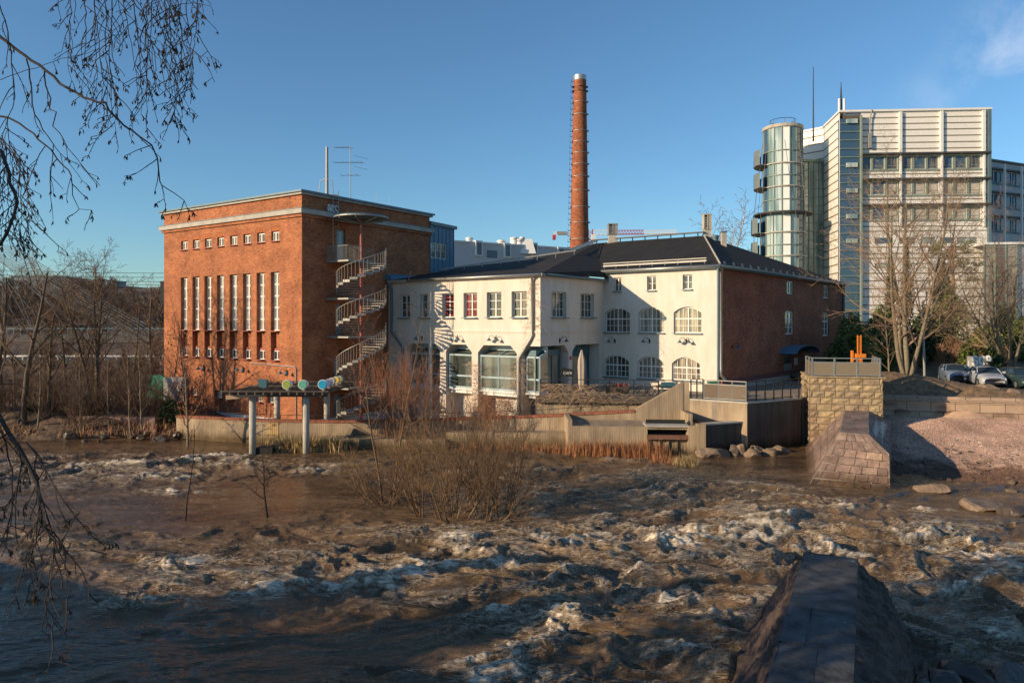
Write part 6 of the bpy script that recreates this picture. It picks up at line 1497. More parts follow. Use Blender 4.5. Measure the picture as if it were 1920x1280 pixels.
# ================================================================ river
def watermat():
    m, N, L, b = nm('muddy_river_water')
    at = N.new('ShaderNodeAttribute'); at.attribute_name = 'foam'
    tc = N.new('ShaderNodeTexCoord'); mp = N.new('ShaderNodeMapping'); mp.inputs['Rotation'].default_value = (0, 0, math.radians(-12)); mp.inputs['Scale'].default_value = (0.24, 1, 1); L.new(tc.outputs['Object'], mp.inputs['Vector'])
    def noi(sc, de, ro, di=0.0, vec=None):
        n = N.new('ShaderNodeTexNoise'); n.inputs['Scale'].default_value = sc; n.inputs['Detail'].default_value = de; n.inputs['Roughness'].default_value = ro; n.inputs['Distortion'].default_value = di; L.new((vec or mp).outputs[0 if vec is None else 'Object'], n.inputs['Vector']); return n
    def mth(op, a, bb=None, c=None):
        x = N.new('ShaderNodeMath'); x.operation = op
        for i, q in enumerate((a, bb, c)):
            if q is None: continue
            if isinstance(q, (int, float)): x.inputs[i].default_value = q
            else: L.new(q, x.inputs[i])
        return x.outputs[0]
    n = noi(9.0, 9, .78, 1.5); lace = noi(2.8, 7, .7, 2.6)
    # lacy foam: breaks up as the amount falls
    k = mth('ADD', mth('MULTIPLY', n.outputs['Fac'], .85), mth('MULTIPLY', lace.outputs['Fac'], .85))
    def web(sc, di, sharp):
        q = noi(sc, 4, .55, di); return mth('MAXIMUM', mth('SUBTRACT', 1.0, mth('MULTIPLY', mth('ABSOLUTE', mth('SUBTRACT', q.outputs['Fac'], .5)), sharp)), 0.0)
    veins = mth('MAXIMUM', mth('MAXIMUM', web(1.3, 2.0, 26), web(2.4, 1.2, 24)), mth('MULTIPLY', web(5.0, 1.2, 13), .75))
    veins = mth('MULTIPLY', veins, mth('MINIMUM', mth('MULTIPLY', at.outputs['Fac'], 1.7), .95))
    f = mth('SUBTRACT', mth('ADD', k, mth('MULTIPLY', at.outputs['Fac'], .44)), 1.14)
    r = N.new('ShaderNodeMapRange'); r.inputs['From Min'].default_value = 0.0; r.inputs['From Max'].default_value = .31; L.new(f, r.inputs['Value']); R_ = mth('MINIMUM', mth('MAXIMUM', r.outputs['Result'], mth('MULTIPLY', veins, mth('MULTIPLY', n.outputs['Fac'], 1.7))), 1.0)
    n2 = noi(.5, 6, .6); rb = N.new('ShaderNodeValToRGB'); rb.color_ramp.elements[0].position = .32; rb.color_ramp.elements[1].position = .68; rb.color_ramp.elements[0].color = (0.060, 0.036, 0.018, 1); rb.color_ramp.elements[1].color = (0.19, 0.118, 0.061, 1); L.new(n2.outputs['Fac'], rb.inputs['Fac'])
    fr = N.new('ShaderNodeValToRGB'); fr.color_ramp.elements[0].color = (0.36, 0.25, 0.14, 1); fr.color_ramp.elements[1].color = (0.90, 0.75, 0.56, 1); fr.color_ramp.elements[0].position = .1; fr.color_ramp.elements[1].position = .85; L.new(R_, fr.inputs['Fac'])
    mx = N.new('ShaderNodeMix'); mx.data_type = 'RGBA'; L.new(R_, mx.inputs['Factor']); L.new(rb.outputs['Color'], mx.inputs['A']); L.new(fr.outputs['Color'], mx.inputs['B'])
    L.new(mx.outputs['Result'], b.inputs['Base Color'])
    mr = N.new('ShaderNodeMapRange'); mr.inputs['To Min'].default_value = .045; mr.inputs['To Max'].default_value = .55; L.new(R_, mr.inputs['Value']); L.new(mr.outputs['Result'], b.inputs['Roughness'])
    b.inputs['IOR'].default_value = 1.33; b.inputs['Specular IOR Level'].default_value = .5
    n3 = noi(3.0, 6, .5, .7); n5 = noi(10, 3, .5, .4)
    bp = N.new('ShaderNodeBump'); bp.inputs['Distance'].default_value = .10; L.new(mth('ADD', n3.outputs['Fac'], mth('MULTIPLY', n5.outputs['Fac'], .33)), bp.inputs['Height'])
    bp2 = N.new('ShaderNodeBump'); bp2.inputs['Distance'].default_value = .06; L.new(mth('MULTIPLY', k, R_), bp2.inputs['Height']); L.new(bp.outputs['Normal'], bp2.inputs['Normal']); L.new(bp2.outputs['Normal'], b.inputs['Normal'])
    return m
M_WATER = watermat()
def build_water():
    ys = [9.0]
    while ys[-1] < 52: ys.append(ys[-1] + max(.045, ys[-1] * .0030))
    ys = np.array(ys); us = np.concatenate([np.linspace(-2.2, -.86, 40)[:-1], np.linspace(-.86, .86, 1000), np.linspace(.86, 2.2, 40)[1:]])
    U, Y = np.meshgrid(us, ys); X = U * (Y + 2.0)
    ca, sa = math.cos(math.radians(12)), math.sin(math.radians(12))
    S, T = X * ca + Y * sa, -X * sa + Y * ca                       # along the flow, across it
    wx, wy = fbm(S * .14, T * .22, 3, 1), fbm(S * .14, T * .22, 3, 2); w2x, w2y = fbm(X * .5, Y * .7, 3, 5), fbm(X * .5, Y * .7, 3, 6)
    S2, T2 = S + 2.6 * wx + .5 * w2x, T + 1.9 * wy + .4 * w2y
    A = .62 + .5 * fbm(X * .06, Y * .09, 2, 7)                       # roughness of the river
    def blob(px, py, rx, ry): q = G(px, py); return np.exp(-((X - q.x) / rx) ** 2 - ((Y - q.y) / ry) ** 2)
    A = A + .55 * blob(1100, 1080, 9, 5) + .6 * blob(1850, 1080, 7, 7) + .4 * blob(330, 880, 9, 3) + .4 * blob(1050, 1220, 4, 2) + .4 * blob(1300, 1000, 9, 4)
    A = A * (1 - .85 * blob(500, 935, 7, 4.2)) * (1 - .9 * blob(1450, 860, 6, 5)) * (1 - .5 * blob(150, 1200, 7, 3)) * (1 - .5 * blob(1700, 960, 5, 3)) * (1 - .6 * blob(60, 960, 8, 5)) * (1 - .5 * blob(700, 1200, 4, 2))
    A = A * (1 - .7 * sstep(42, 47, Y)); A = np.clip(A, .07, 1.5)
    bump_ = lambda n, k: np.exp(-(n * k) ** 2)
    n1 = fbm(S2 * .15, T2 * .36, 3, 11, .45); ridge = bump_(fbm(S2 * .20, T2 * .50, 2, 21, .4), 3.2)
    n2 = fbm(S2 * .42, T2 * 1.15, 3, 31, .45); rid2 = bump_(fbm(S2 * .55, T2 * 1.5, 2, 41, .4), 3.0); rid3 = bump_(fbm(S2 * 1.2, T2 * 3.4, 2, 43, .4), 2.6)
    h = .21 * n1 + .21 * ridge + .085 * n2 + .085 * rid2 + .030 * rid3
    h = (h - .12) * A + .030 * fbm(S2 * 1.1, T2 * 3.2, 4, 51, .6) * np.clip(.35 + A, .3, 1.2)
    fo = 1.25 * np.clip(ridge - .5, 0, 1) * np.clip(n2 + .6, 0, 1.3) + .75 * np.clip(rid2 - .5, 0, 1) * np.clip(n1 + .55, 0, 1) + .18 * rid3 * np.clip(n1 + .3, 0, 1)
    fo = fo * np.clip(A * 1.35 - .25, 0, 1.6)
    # individual breaking crests: pixel, length, height, slant
    br_ = [(765, 1085, 1.3, .42, .5), (790, 1062, .9, .32, .9), (1045, 1190, 1.1, .40, 1.1), (1010, 1230, 1.2, .3, .9), (960, 1268, 1.0, .3, .3), (250, 1130, .7, .25, .7), (850, 1020, .9, .25, .2), (380, 862, 1.6, .22, .1), (300, 897, 1.4, .2, .1), (420, 856, 1.4, .22, 0), (170, 870, 1.4, .15, 0),
           (600, 880, .9, .2, .1), (330, 922, 1.3, .15, 0), (1340, 1040, 1.1, .38, -.2), (1220, 930, .9, .22, 0), (1320, 1000, 1.1, .3, .2), (1560, 1040, 1.3, .38, -.5), (1640, 1062, 1.2, .35, -.2), (1900, 1060, 1.4, .35, .1), (1780, 1040, 1.0, .3, -.4), (1850, 1120, 1.1, .4, -.2), (1800, 1105, 1.1, .3, -.6),
           (1580, 948, .7, .25, -.1), (1400, 1010, 1.0, .3, .1), (1250, 1010, 1.1, .3, .2), (1150, 1000, .9, .28, 0), (1330, 1170, 1.0, .35, .1), (1300, 1235, .8, .3, -.5), (700, 1100, 1.1, .25, .15), (560, 1095, 1.3, .15, .1), (450, 1110, 1.1, .14, 0), (1450, 1000, .9, .25, .2), (1050, 1010, 1.0, .25, -.2), (1750, 1010, 1.0, .3, .2), (1880, 1200, .8, .3, .1), (1500, 985, 1.0, .22, .1),
           (1170, 1060, .8, .3, .1), (930, 1060, .8, .25, .2), (960, 1140, .9, .25, .2), (330, 1060, .9, .18, .2), (1730, 955, .8, .15, 0), (1240, 1120, .7, .3, .2), (880, 1005, .8, .2, .1)]
    for i, (px, py, ln, hh, sl) in enumerate(br_):
        q = G(px, py); c_, s_ = math.cos(sl), math.sin(sl); dx, dy = X - q.x, Y - q.y; a_, b_ = dx * c_ + dy * s_, -dx * s_ + dy * c_
        b2 = b_ + .35 * w2y + .45 * pn2(a_ * .8 + i, b_ * .8, 60 + i) + .10 * a_ * a_ / ln; gp = sstep(-.45, .25, fbm(a_ * .9 + 7 * i, b_ * .9, 2, 80 + i))
        w_ = np.exp(-np.abs(a_ / ln) ** 3) * np.exp(-(b2 / (.20 + .12 * ln)) ** 2) * gp; lump = .45 + .75 * np.abs(fbm(X * 1.5, Y * 2.1, 3, 77, .4))
        h += hh * w_ * lump * .6 - .28 * hh * np.exp(-(a_ / ln) ** 4) * np.exp(-((b2 + .75) / .4) ** 2); fo += 1.5 * w_ * (.4 + .8 * lump) + .55 * gp * np.exp(-(a_ / (ln * 1.7)) ** 4) * np.exp(-((b2 - .6) / .9) ** 2)
    for (px, py, rx, ry, hh) in ((1250, 1180, 2.3, 1.1, .32), (1640, 1060, 1.3, .7, .3), (1720, 1052, 1.2, .7, .35), (1880, 1125, 1.2, .6, .4), (1350, 1255, .8, .5, .35), (900, 1100, 2.0, .9, .25), (430, 1000, 1.6, .8, .15), (1610, 1015, 1.2, .6, .3), (1100, 1230, 1.5, .9, .3)):
        q = G(px, py); w_ = np.exp(-((X - q.x) / rx) ** 2 - ((Y - q.y) / ry) ** 2); h += hh * w_; fo *= (1 - .85 * w_)
    fo = np.clip(fo, 0, 1.35)
    det = fbm(S2 * 1.5, T2 * 3.6, 4, 91, .55); det2 = np.abs(fbm(S2 * 2.6, T2 * 5.5, 3, 95, .5))
    h += fo * (.03 * det + .06 * det2) + .012 * fbm(S2 * 4, T2 * 7, 2, 97) * np.clip(A, 0.3, 1)
    fd = np.clip(fo * (.85 + .6 * det) + .17 * np.clip(A - .15, 0, 1), 0, 1.4)
    co = np.stack([X.ravel(), Y.ravel(), h.ravel() - .05], 1); ny, nx_ = X.shape
    i = np.arange((ny - 1) * (nx_ - 1)); r, c = i // (nx_ - 1), i % (nx_ - 1); a = r * nx_ + c; fc = np.stack([a, a + 1, a + nx_ + 1, a + nx_], 1)
    me = bpy.data.meshes.new('river_water'); me.vertices.add(len(co)); me.vertices.foreach_set('co', co.ravel())
    me.loops.add(fc.size); me.loops.foreach_set('vertex_index', fc.ravel().astype(np.int32)); me.polygons.add(len(fc))
    me.polygons.foreach_set('loop_start', np.arange(0, fc.size, 4, dtype=np.int32)); me.polygons.foreach_set('loop_total', np.full(len(fc), 4, dtype=np.int32)); me.update()
    me.polygons.foreach_set('use_smooth', [True] * len(fc)); at = me.attributes.new('foam', 'FLOAT', 'POINT'); at.data.foreach_set('value', fd.ravel().astype(np.float32))
    me.materials.append(M_WATER); o = bpy.data.objects.new('river_water', me); COL.objects.link(o); o['kind'] = 'structure'
build_water()
m = MB(); m.face((-4000, -300, -.35), (4000, -300, -.35), (4000, 47.5, -.35), (-4000, 47.5, -.35)); struct('outer_river', m, M_WATER)
# ================================================================ bare trees
def grow(out, p, d, L, r, lev, cfg, rng):
    """one limb as a bent polyline, then its side limbs; out = list of (points, radii, level)"""
    ns = cfg['seg'][min(lev, len(cfg['seg']) - 1)]; pts = [p.copy()]; rad = [r]; q = p.copy(); dd = d.normalized(); st = L / ns
    wob = cfg['wob'][min(lev, len(cfg['wob']) - 1)]; trop = cfg.get('trop', .08)
    for i in range(ns):
        dd = (dd + Vector((rng.gauss(0, wob), rng.gauss(0, wob), rng.gauss(0, wob) + trop))).normalized()
        q = q + dd * st; pts.append(q.copy()); rad.append(r * (1 - (1 - cfg.get('tip', .35)) * (i + 1) / ns))
    out.append((pts, rad, lev))
    if lev + 1 >= cfg['levels']: return
    n = cfg['kids'][min(lev, len(cfg['kids']) - 1)]; n = max(1, int(round(n * rng.uniform(.8, 1.2)))); lo = cfg['lo'][min(lev, len(cfg['lo']) - 1)]
    ph = rng.uniform(0, 6.28)
    for k in range(n):
        t = lo + (1 - lo) * (k + rng.uniform(.1, .9)) / n; f = t * ns; i = min(int(f), ns - 1); b = pts[i].lerp(pts[i + 1], f - i); ax_ = (pts[i + 1] - pts[i]).normalized()
        ph += 2.4 + rng.uniform(-.4, .4); s = ax_.orthogonal().normalized(); s = Matrix.Rotation(ph, 3, ax_) @ s
        ang = math.radians(rng.uniform(*cfg['ang'])); nd = ax_ * math.cos(ang) + s * math.sin(ang)
        rr = (rad[i] * (1 - (f - i)) + rad[i + 1] * (f - i)) * cfg.get('rk', .6); nl = L * rng.uniform(*cfg['len']) * (1 - .45 * t if lev == 0 else 1 - .3 * t)
        grow(out, b, nd, nl, max(rr, cfg.get('rmin', .004)), lev + 1, cfg, rng)
def tree_meshes(name, cfg, seed, Ht, r0, mt, mc, stems=1, lean=.06, spread=.25, tl=1):
    rng = random.Random(seed); out = []
    for s in range(stems):
        a = rng.uniform(0, 6.28) if stems > 1 else 0; o = spread * (rng.random() if stems > 1 else 0)
        d = Vector((lean * rng.gauss(0, 1) + cfg.get('fan', 0) * math.cos(a), lean * rng.gauss(0, 1) + cfg.get('fan', 0) * math.sin(a), 1))
        grow(out, Vector((o * math.cos(a), o * math.sin(a), -.2)), d, Ht * rng.uniform(.8, 1.05) if stems > 1 else Ht, r0 * (rng.uniform(.6, 1) if stems > 1 else 1), 0, cfg, rng)
    T, K = MB(), MB()
    for pts, rad, lev in out:
        if lev < tl: T.smooth = True; T.tube(pts, rad, 8 if stems == 1 else 5)
        else: K.tube(pts, rad, 4 if lev == tl and stems == 1 else 3)
    return mk_mesh('trunk', T, mt), mk_mesh('crown', K, mc)
def plant_from(me2, name, loc, label, cat, group=None, rz=0.0, sc=1.0, tn=('trunk', 'crown')):
    t = thing(name, label, cat, loc, group); t.rotation_euler = (0, 0, rz); t.scale = (sc, sc, sc)
    for n_, me in zip(tn, me2):
        o = bpy.data.objects.new(n_, me); COL.objects.link(o); o.parent = t
    return t
CF_TREE = dict(levels=5, seg=(9, 6, 4, 3, 2), wob=(.05, .10, .13, .15, .15), kids=(13, 6, 5, 4), lo=(.28, .2, .15, .1), ang=(28, 55), len=(.38, .55), rk=.55, rmin=.008, trop=.05, tip=.25)
CF_SPREAD = dict(levels=6, seg=(4, 8, 5, 4, 3, 2), wob=(.06, .09, .12, .14, .15, .15), kids=(4, 7, 6, 4, 4), lo=(.3, .25, .2, .15, .1), ang=(25, 50), len=(.5, .75), rk=.6, rmin=.010, trop=.06, tip=.35)
CF_SAP = dict(levels=4, seg=(10, 5, 3, 2), wob=(.04, .08, .12, .15), kids=(22, 6, 4), lo=(.15, .2, .1), ang=(30, 55), len=(.28, .46), rk=.5, rmin=.010, trop=.05, tip=.2)
CF_BUSH = dict(levels=4, seg=(7, 5, 3, 2), wob=(.08, .12, .15, .15), kids=(8, 5, 3), lo=(.18, .15, .1), ang=(18, 42), len=(.38, .6), rk=.6, rmin=.006, trop=.10, tip=.3, fan=.75)
CF_WILLOW = dict(levels=3, seg=(8, 4, 3), wob=(.04, .06, .08), kids=(10, 3), lo=(.3, .2), ang=(8, 24), len=(.32, .5), rk=.6, rmin=.007, trop=.12, tip=.3, fan=.35)
PA = [tree_meshes('a', CF_TREE, 20 + i, 9.5, .19, M_BARK, M_TWIG) for i in range(3)]
PS = [tree_meshes('s', CF_SAP, 40 + i, 6.5, .07, M_BARKPALE, M_TWIG) for i in range(3)]
PB = [tree_meshes('b', CF_BUSH, 60 + i, 3.6, .035, M_TWIG, M_TWIG, stems=14, spread=.5) for i in range(3)]
def gz(x, y): return 1.0 + (0 if y < 60 else (y - 60) * .06)
# left bank: individually visible trees first
big = tree_meshes('big', dict(CF_TREE, kids=(12, 7, 5, 4), lo=(.38, .2, .15, .1), ang=(30, 58), len=(.36, .56), fan=.13, rmin=.011), 7, 11.6, .21, M_BARK, M_TWIG, stems=3, spread=.12, lean=.03)
pos = P(176, 806, 54); plant_from(big, 'bare_tree', (pos.x, 54, .9), 'tall forked bare tree with wide crown standing left of the brick power station', 'tree', 'bare trees on the left bank', sc=1.06)
LT = [(45, 51.5, 0, 1.15, 'bare tree with a fine crown near the left picture edge, behind the hanging branches'), (92, 52, 1, .82, 'slender bare tree third from the left picture edge on the river bank'), (8, 54, 2, 1.15, 'bare tree cut by the left picture edge on the river bank'),
      (126, 55, 1, .8, 'small bare tree just left of the big forked tree'), (290, 66, 0, .95, 'bare tree close behind the left wall of the brick power station'), (235, 60, 2, .8, 'bare tree between the big forked tree and the brick power station')]
for i, (px, D, k, s, lab) in enumerate(LT):
    x = P(px, 0, D).x; plant_from(PA[k], 'bare_tree', (x, D, gz(x, D)), lab, 'tree', 'bare trees on the left bank', rz=i * 1.3, sc=s)
ST = [(245, 50.3, 0, 1.05, 'many stemmed sapling at the water edge left of the brick power station'), (268, 50.6, 1, 1.0, 'sapling between the multi stemmed one and the green hoarding'), (70, 50.5, 2, 1.0, 'sapling at the water edge near the left picture edge'), (150, 50.6, 1, .8, 'small sapling in front of the big forked tree'), (205, 51, 0, .85, 'small sapling right of the big forked tree')]
for i, (px, D, k, s, lab) in enumerate(ST):
    x = P(px, 0, D).x; plant_from(PS[k], 'sapling', (x, D, .1), lab, 'sapling', 'saplings along the left shore', rz=i * 2.1, sc=s)
# slim trees that stand in front of the brick wall and out in the water
x = P(336, 0, 46).x; slim = tree_meshes('slim', dict(CF_SAP, kids=(16, 5, 4), wob=(.045, .1, .12, .15)), 91, 7.4, .085, M_BARKPALE, M_TWIGRED)
plant_from(slim, 'young_alder', (x, 47.2, -.3), 'slim leaning young tree with russet cones before the left corner of the brick wall', 'tree')
cm = MB(); rc = random.Random(3)
tw = slim[1]
vs = [v.co for v in tw.vertices]
for k in range(420):
    v = vs[rc.randrange(len(vs))]; s = .05; a = rc.uniform(0, 6.28); cm.face(v + Vector((s * math.cos(a), s * math.sin(a), 0)), v + Vector((0, 0, -.09)), v + Vector((-s * math.cos(a), -s * math.sin(a), .01)))
al = [o for o in bpy.data.objects if o.name.startswith('young_alder')][0]
co_ = bpy.data.objects.new('cones', mk_mesh('cones', cm, M_TWIGRED)); COL.objects.link(co_); co_.parent = al; co_['kind'] = 'stuff'
s1 = tree_meshes('w1', dict(CF_SAP, kids=(10, 4, 3), lo=(.35, .2, .1), len=(.4, .62), ang=(40, 62), rmin=.014, rk=.6), 17, 2.9, .06, M_TWIGDK, M_TWIGDK)
q = G(502, 970); plant_from(s1, 'drowned_sapling', (q.x, q.y, -.1), 'small dark sapling standing in the flooded river left of the willow bush', 'sapling', 'saplings standing in the river')
s2 = tree_meshes('w2', dict(CF_SAP, kids=(6, 3, 2), lo=(.35, .2, .1), len=(.14, .24), wob=(.07, .1, .1, .1), rmin=.011, rk=.6), 23, 4.4, .04, M_TWIGDK, M_TWIGDK)
q = G(346, 977); plant_from(s2, 'drowned_sapling', (q.x, q.y, -.1), 'thin bent sapling standing in the river, leftmost of the two', 'sapling', 'saplings standing in the river')
# willow bush in the middle of the river
q = G(845, 968)
def bush_mesh(seed, stems, Ht, fan, r0, mt, wide, cfg=CF_BUSH, kids=None):
    c = dict(cfg, fan=fan)
    if kids: c['kids'] = kids
    return tree_meshes('bush', c, seed, Ht, r0, mt, mt, stems=stems, spread=wide)
M_BUSH = mat('dark_brown_willow_twigs', (0.16, 0.095, 0.048), .85, .3, 2)
for i, (px, py, seed, st_, Ht, fan, lab) in enumerate(((850, 968, 5, 17, 5.0, .6, 'biggest dark willow bush in the middle of the flooded river, central clump'), (790, 955, 6, 12, 4.1, .95, 'left part of the willow bush clump, arching to the left over the water'), (940, 962, 8, 14, 4.0, 1.05, 'right part of the willow bush clump, arching to the right over the water'), (720, 945, 12, 12, 3.3, 1.0, 'low outermost left clump of the river willow bushes'), (905, 975, 15, 9, 3.0, .9, 'small front clump of the river willow bushes'))):
    q = G(px, py); plant_from(bush_mesh(seed, st_, Ht, fan, .040, M_BUSH, .7), 'willow_bush', (q.x, q.y, -.15), lab, 'bush', 'willow bushes in the river', tn=('stems', 'twigs'))
s3 = tree_meshes('w3', dict(CF_SAP, kids=(15, 5, 3), lo=(.35, .2, .1), len=(.26, .42), rmin=.009), 33, 8.3, .055, M_BUSH, M_TWIG)
q = G(717, 940); plant_from(s3, 'thin_birch', (q.x, q.y, -.1), 'taller thin bare tree rising from the left side of the river bushes', 'tree', 'thin trees rising from the river bushes')
q = G(738, 935); plant_from(s3, 'thin_birch', (q.x, q.y, -.1), 'second thin bare tree rising just right of the tallest one in the river bushes', 'tree', 'thin trees rising from the river bushes', rz=2.0, sc=1.06)
# orange-red willow stems before the arcade
for i, (px, D, seed, Ht, st_, lab) in enumerate(((745, 46.8, 3, 5.4, 22, 'tall reddish willow clump hiding the left arcade bay'), (790, 46.9, 4, 4.8, 22, 'reddish willow clump in front of the second arcade pillar'), (715, 47.2, 9, 5.2, 14, 'reddish willow clump in front of the spiral stair foot'), (850, 47.0, 10, 3.2, 12, 'low reddish willow clump below the glazed bays'), (920, 46.8, 13, 2.8, 10, 'low reddish willow clump below the middle glazed bay'))):
    x = P(px, 0, D).x; plant_from(bush_mesh(seed, st_, Ht, .3, .028, M_TWIGRED, .7, CF_WILLOW), 'red_willow', (x, D, .3), lab, 'bush', 'red willow clumps at the river wall', tn=('stems', 'twigs'))
# brushwood on the left bank and the hill behind
rb_ = random.Random(77)
for i in range(16):
    px = -60 + i * 27 + rb_.uniform(-9, 9); D = rb_.uniform(50.6, 56); x = P(px, 0, D).x
    if x > -23.6: continue
    pos_ = ('leftmost', 'second', 'third', 'fourth', 'fifth', 'sixth', 'seventh', 'eighth', 'ninth', 'tenth', 'eleventh', 'twelfth', 'thirteenth', 'fourteenth', 'fifteenth', 'sixteenth')[i]
    plant_from(PB[i % 3], 'shore_bush', (x, D, .5 + (D - 50) * .1), 'bare twiggy bush on the left shore, %s from the left' % pos_, 'bush', 'bare bushes on the left shore', rz=i * 1.1, sc=rb_.uniform(.8, 1.15), tn=('stems', 'twigs'))
def woodland(name, spots, Hr, m, seed, kind_=True, blades=420, wl=.05):
    """many far bare trees read as one brown mass: trunks and fans of thin twigs"""
    rng = random.Random(seed); mb = MB()
    for (x, y, z) in spots:
        h = rng.uniform(*Hr); mb.tube([(x, y, z - 1), (x + rng.gauss(0, .2), y, z + h * .5), (x + rng.gauss(0, .4), y, z + h * .9)], [.13, .08, .03], 3)
        for k in range(blades):
            t = rng.uniform(.12, 1); a = rng.uniform(0, 6.28); rr = h * .30 * (1 - .65 * t) * rng.uniform(.1, 1.1) + .1
            b = Vector((x + rr * math.cos(a) * .5, y + rr * math.sin(a) * .5, z + h * t * .88)); e = b + Vector((rr * math.cos(a) * .8, rr * math.sin(a) * .8, rng.uniform(.3, 1.3) * h * .09 + .3)) + Vector((rng.gauss(0, .2), rng.gauss(0, .2), 0))
            w_ = wl * rng.uniform(.6, 1.4); s = Vector((rng.uniform(-1, 1), rng.uniform(-1, 1), 0)).normalized() * w_; mb.face(b - s, b + s, e)
    o = part(name, mb, m); o['kind'] = 'stuff'; return o
rw2 = random.Random(8); sp_ = []
for k in range(40):
    D = rw2.uniform(60, 92); px = rw2.uniform(-120, 306); x = P(px, 0, D).x; sp_.append((x, D, gz(x, D) + .5))
woodland('brushwood', sp_, (2.2, 4.4), M_TWIG, 1, blades=240, wl=.03)
sp_ = []
for k in range(190):
    D = rw2.uniform(118, 200); px = rw2.uniform(-150, 312); x = P(px, 0, D).x; sp_.append((x, D, 4.5 + 8.5 * max(0, min(1, (D - 95) / 105)) * (1 if px < 220 else .62)))
M_FARTWIG = mat('hazy_brown_twigs', (0.17, 0.12, 0.085), .95, .25, .3)
woodland('hillside_woodland', sp_, (5, 8.5), M_FARTWIG, 2, blades=330, wl=.075)

# ================================================================ evergreens and bushes on the right
def foliage(mb, c, rad, n, s, rng, lump=.3, taper=0.0):
    c = Vector(c); off = Vector((rng.random() * 50, rng.random() * 50, 0))
    for k in range(n):
        d = Vector((rng.gauss(0, 1), rng.gauss(0, 1), rng.gauss(0, 1))).normalized(); f = rng.random() ** .35
        lm = 1 + lump * noise.noise(d * 2.2 + off) + lump * .6 * noise.noise(d * 5 + off)
        if noise.noise(d * 4.0 + off * 1.3) < -.33 and f > .6: continue
        tp = 1 - taper * max(0, d.z * f)
        p = c + Vector((d.x * rad[0] * f * lm * tp, d.y * rad[1] * f * lm * tp, d.z * rad[2] * f * (lm if d.z < 0 else lm)))
        a = Vector((rng.gauss(0, 1), rng.gauss(0, 1), rng.gauss(0, 1))).normalized(); b = a.orthogonal().normalized(); q = s * rng.uniform(.6, 1.3)
        mb.face(p - a * q * .5, p + b * q * .35, p + a * q * .8, p - b * q * .35)
def evergreen(px, y_top, y_bot, D, wpx, m, label, seed, name='juniper', taper=.5, n=2600, s=.25, group='evergreens behind the car park'):
    b = P(px, y_bot, D); tz = P(px, y_top, D).z; h = tz - b.z; rr = wpx / 2 / F * D; t = thing(name, label, 'evergreen', (b.x, D, b.z), group); rng = random.Random(seed)
    mb = MB(); mb.tube([(b.x, D, b.z - .3), (b.x + .05, D, b.z + h * .8)], [.12, .03], 6); part('trunk', mb, M_BARK, t)
    mb = MB(); foliage(mb, (b.x, D, b.z + h * .5), (rr, rr * .9, h * .52), n, s, rng, .32, taper); part('crown', mb, m, t); return t
EV = [(1600, 590, 715, 64, 95, M_EVER, 'broad olive green juniper next to the far corner of the brick mill'), (1650, 575, 715, 66, 80, M_EVER, 'olive green juniper left of the big bare tree'), (1575, 640, 715, 61, 50, M_EVERDK, 'dark low juniper right at the mill corner'),
      (1735, 580, 700, 70, 75, M_EVERDK, 'dark evergreen right of the big bare tree, behind the lamp post'), (1785, 545, 690, 72, 95, M_EVER, 'tall broad evergreen left of the graffiti panel'), (1768, 490, 640, 76, 42, M_EVERDK, 'narrow tall dark evergreen against the office wall'),
      (1850, 610, 690, 68, 70, M_EVER, 'evergreen directly behind the graffiti panel'), (1885, 575, 700, 74, 90, M_EVERDK, 'large dark evergreen near the right picture edge'), (1705, 640, 700, 68, 60, M_EVERDK, 'dark evergreen behind the big bare tree'),
      (1815, 640, 700, 62, 36, M_EVER, 'small bright green conifer left of the graffiti panel'), (1925, 590, 700, 70, 80, M_EVER, 'evergreen cut by the right picture edge'), (1700, 440, 700, 80, 26, M_EVERDK, 'slim columnar evergreen behind the bare tree crown, left one'), (1670, 455, 700, 81, 24, M_EVERDK, 'slim columnar evergreen behind the bare tree crown, leftmost'), (1860, 655, 712, 58, 44, M_EVERDK, 'dark low evergreen right of the graffiti panel')]
for i, (px, y0, y1, D, wpx, m_, lab) in enumerate(EV): evergreen(px, y0, y1, D, wpx, m_, lab, 100 + i, n=5200 if wpx > 40 else 2600, taper=.55 if wpx > 30 else .8)
sp_ = []
for k in range(30):
    D = rw2.uniform(64, 74); px = rw2.uniform(1640, 1960); x = P(px, 0, D).x; sp_.append((x, D, 3.0 + (D - 60) * .12))
woodland('undergrowth', sp_, (1.6, 3.2), mat('russet_brush', (0.24, 0.135, 0.075), .95, .3, .5), 3, blades=170, wl=.03)
# two big trees of the car park, birch behind the mill, pine
bt = tree_meshes('maple', dict(CF_TREE, levels=5, kids=(13, 7, 5, 4), seg=(11, 7, 4, 3, 2), len=(.38, .60), ang=(28, 58), lo=(.20, .2, .15, .1), trop=.04, fan=.36, rmin=.009), 31, 15.0, .24, M_BARKPALE, mat('pale_brown_twigs', (0.25, 0.165, 0.105), .9, .25, 2), stems=5, spread=.35, tl=1, lean=.03)
x = P(1702, 0, 52.5).x; plant_from(bt, 'bare_maple', (x, 52.5, 3.6), 'large bare many stemmed maple in front of the cream office block', 'tree', 'bare maples at the car park', sc=1.02)
x = P(1888, 0, 60).x; plant_from(bt, 'bare_maple', (x, 60, 3.2), 'bare maple near the right picture edge behind the dark green car', 'tree', 'bare maples at the car park', rz=2.3, sc=.78)
x = P(1668, 0, 58).x; plant_from(PS[1], 'slim_bare_tree', (x, 58, 3.2), 'slim bare young tree just left of the large maple', 'tree', None, sc=1.2)
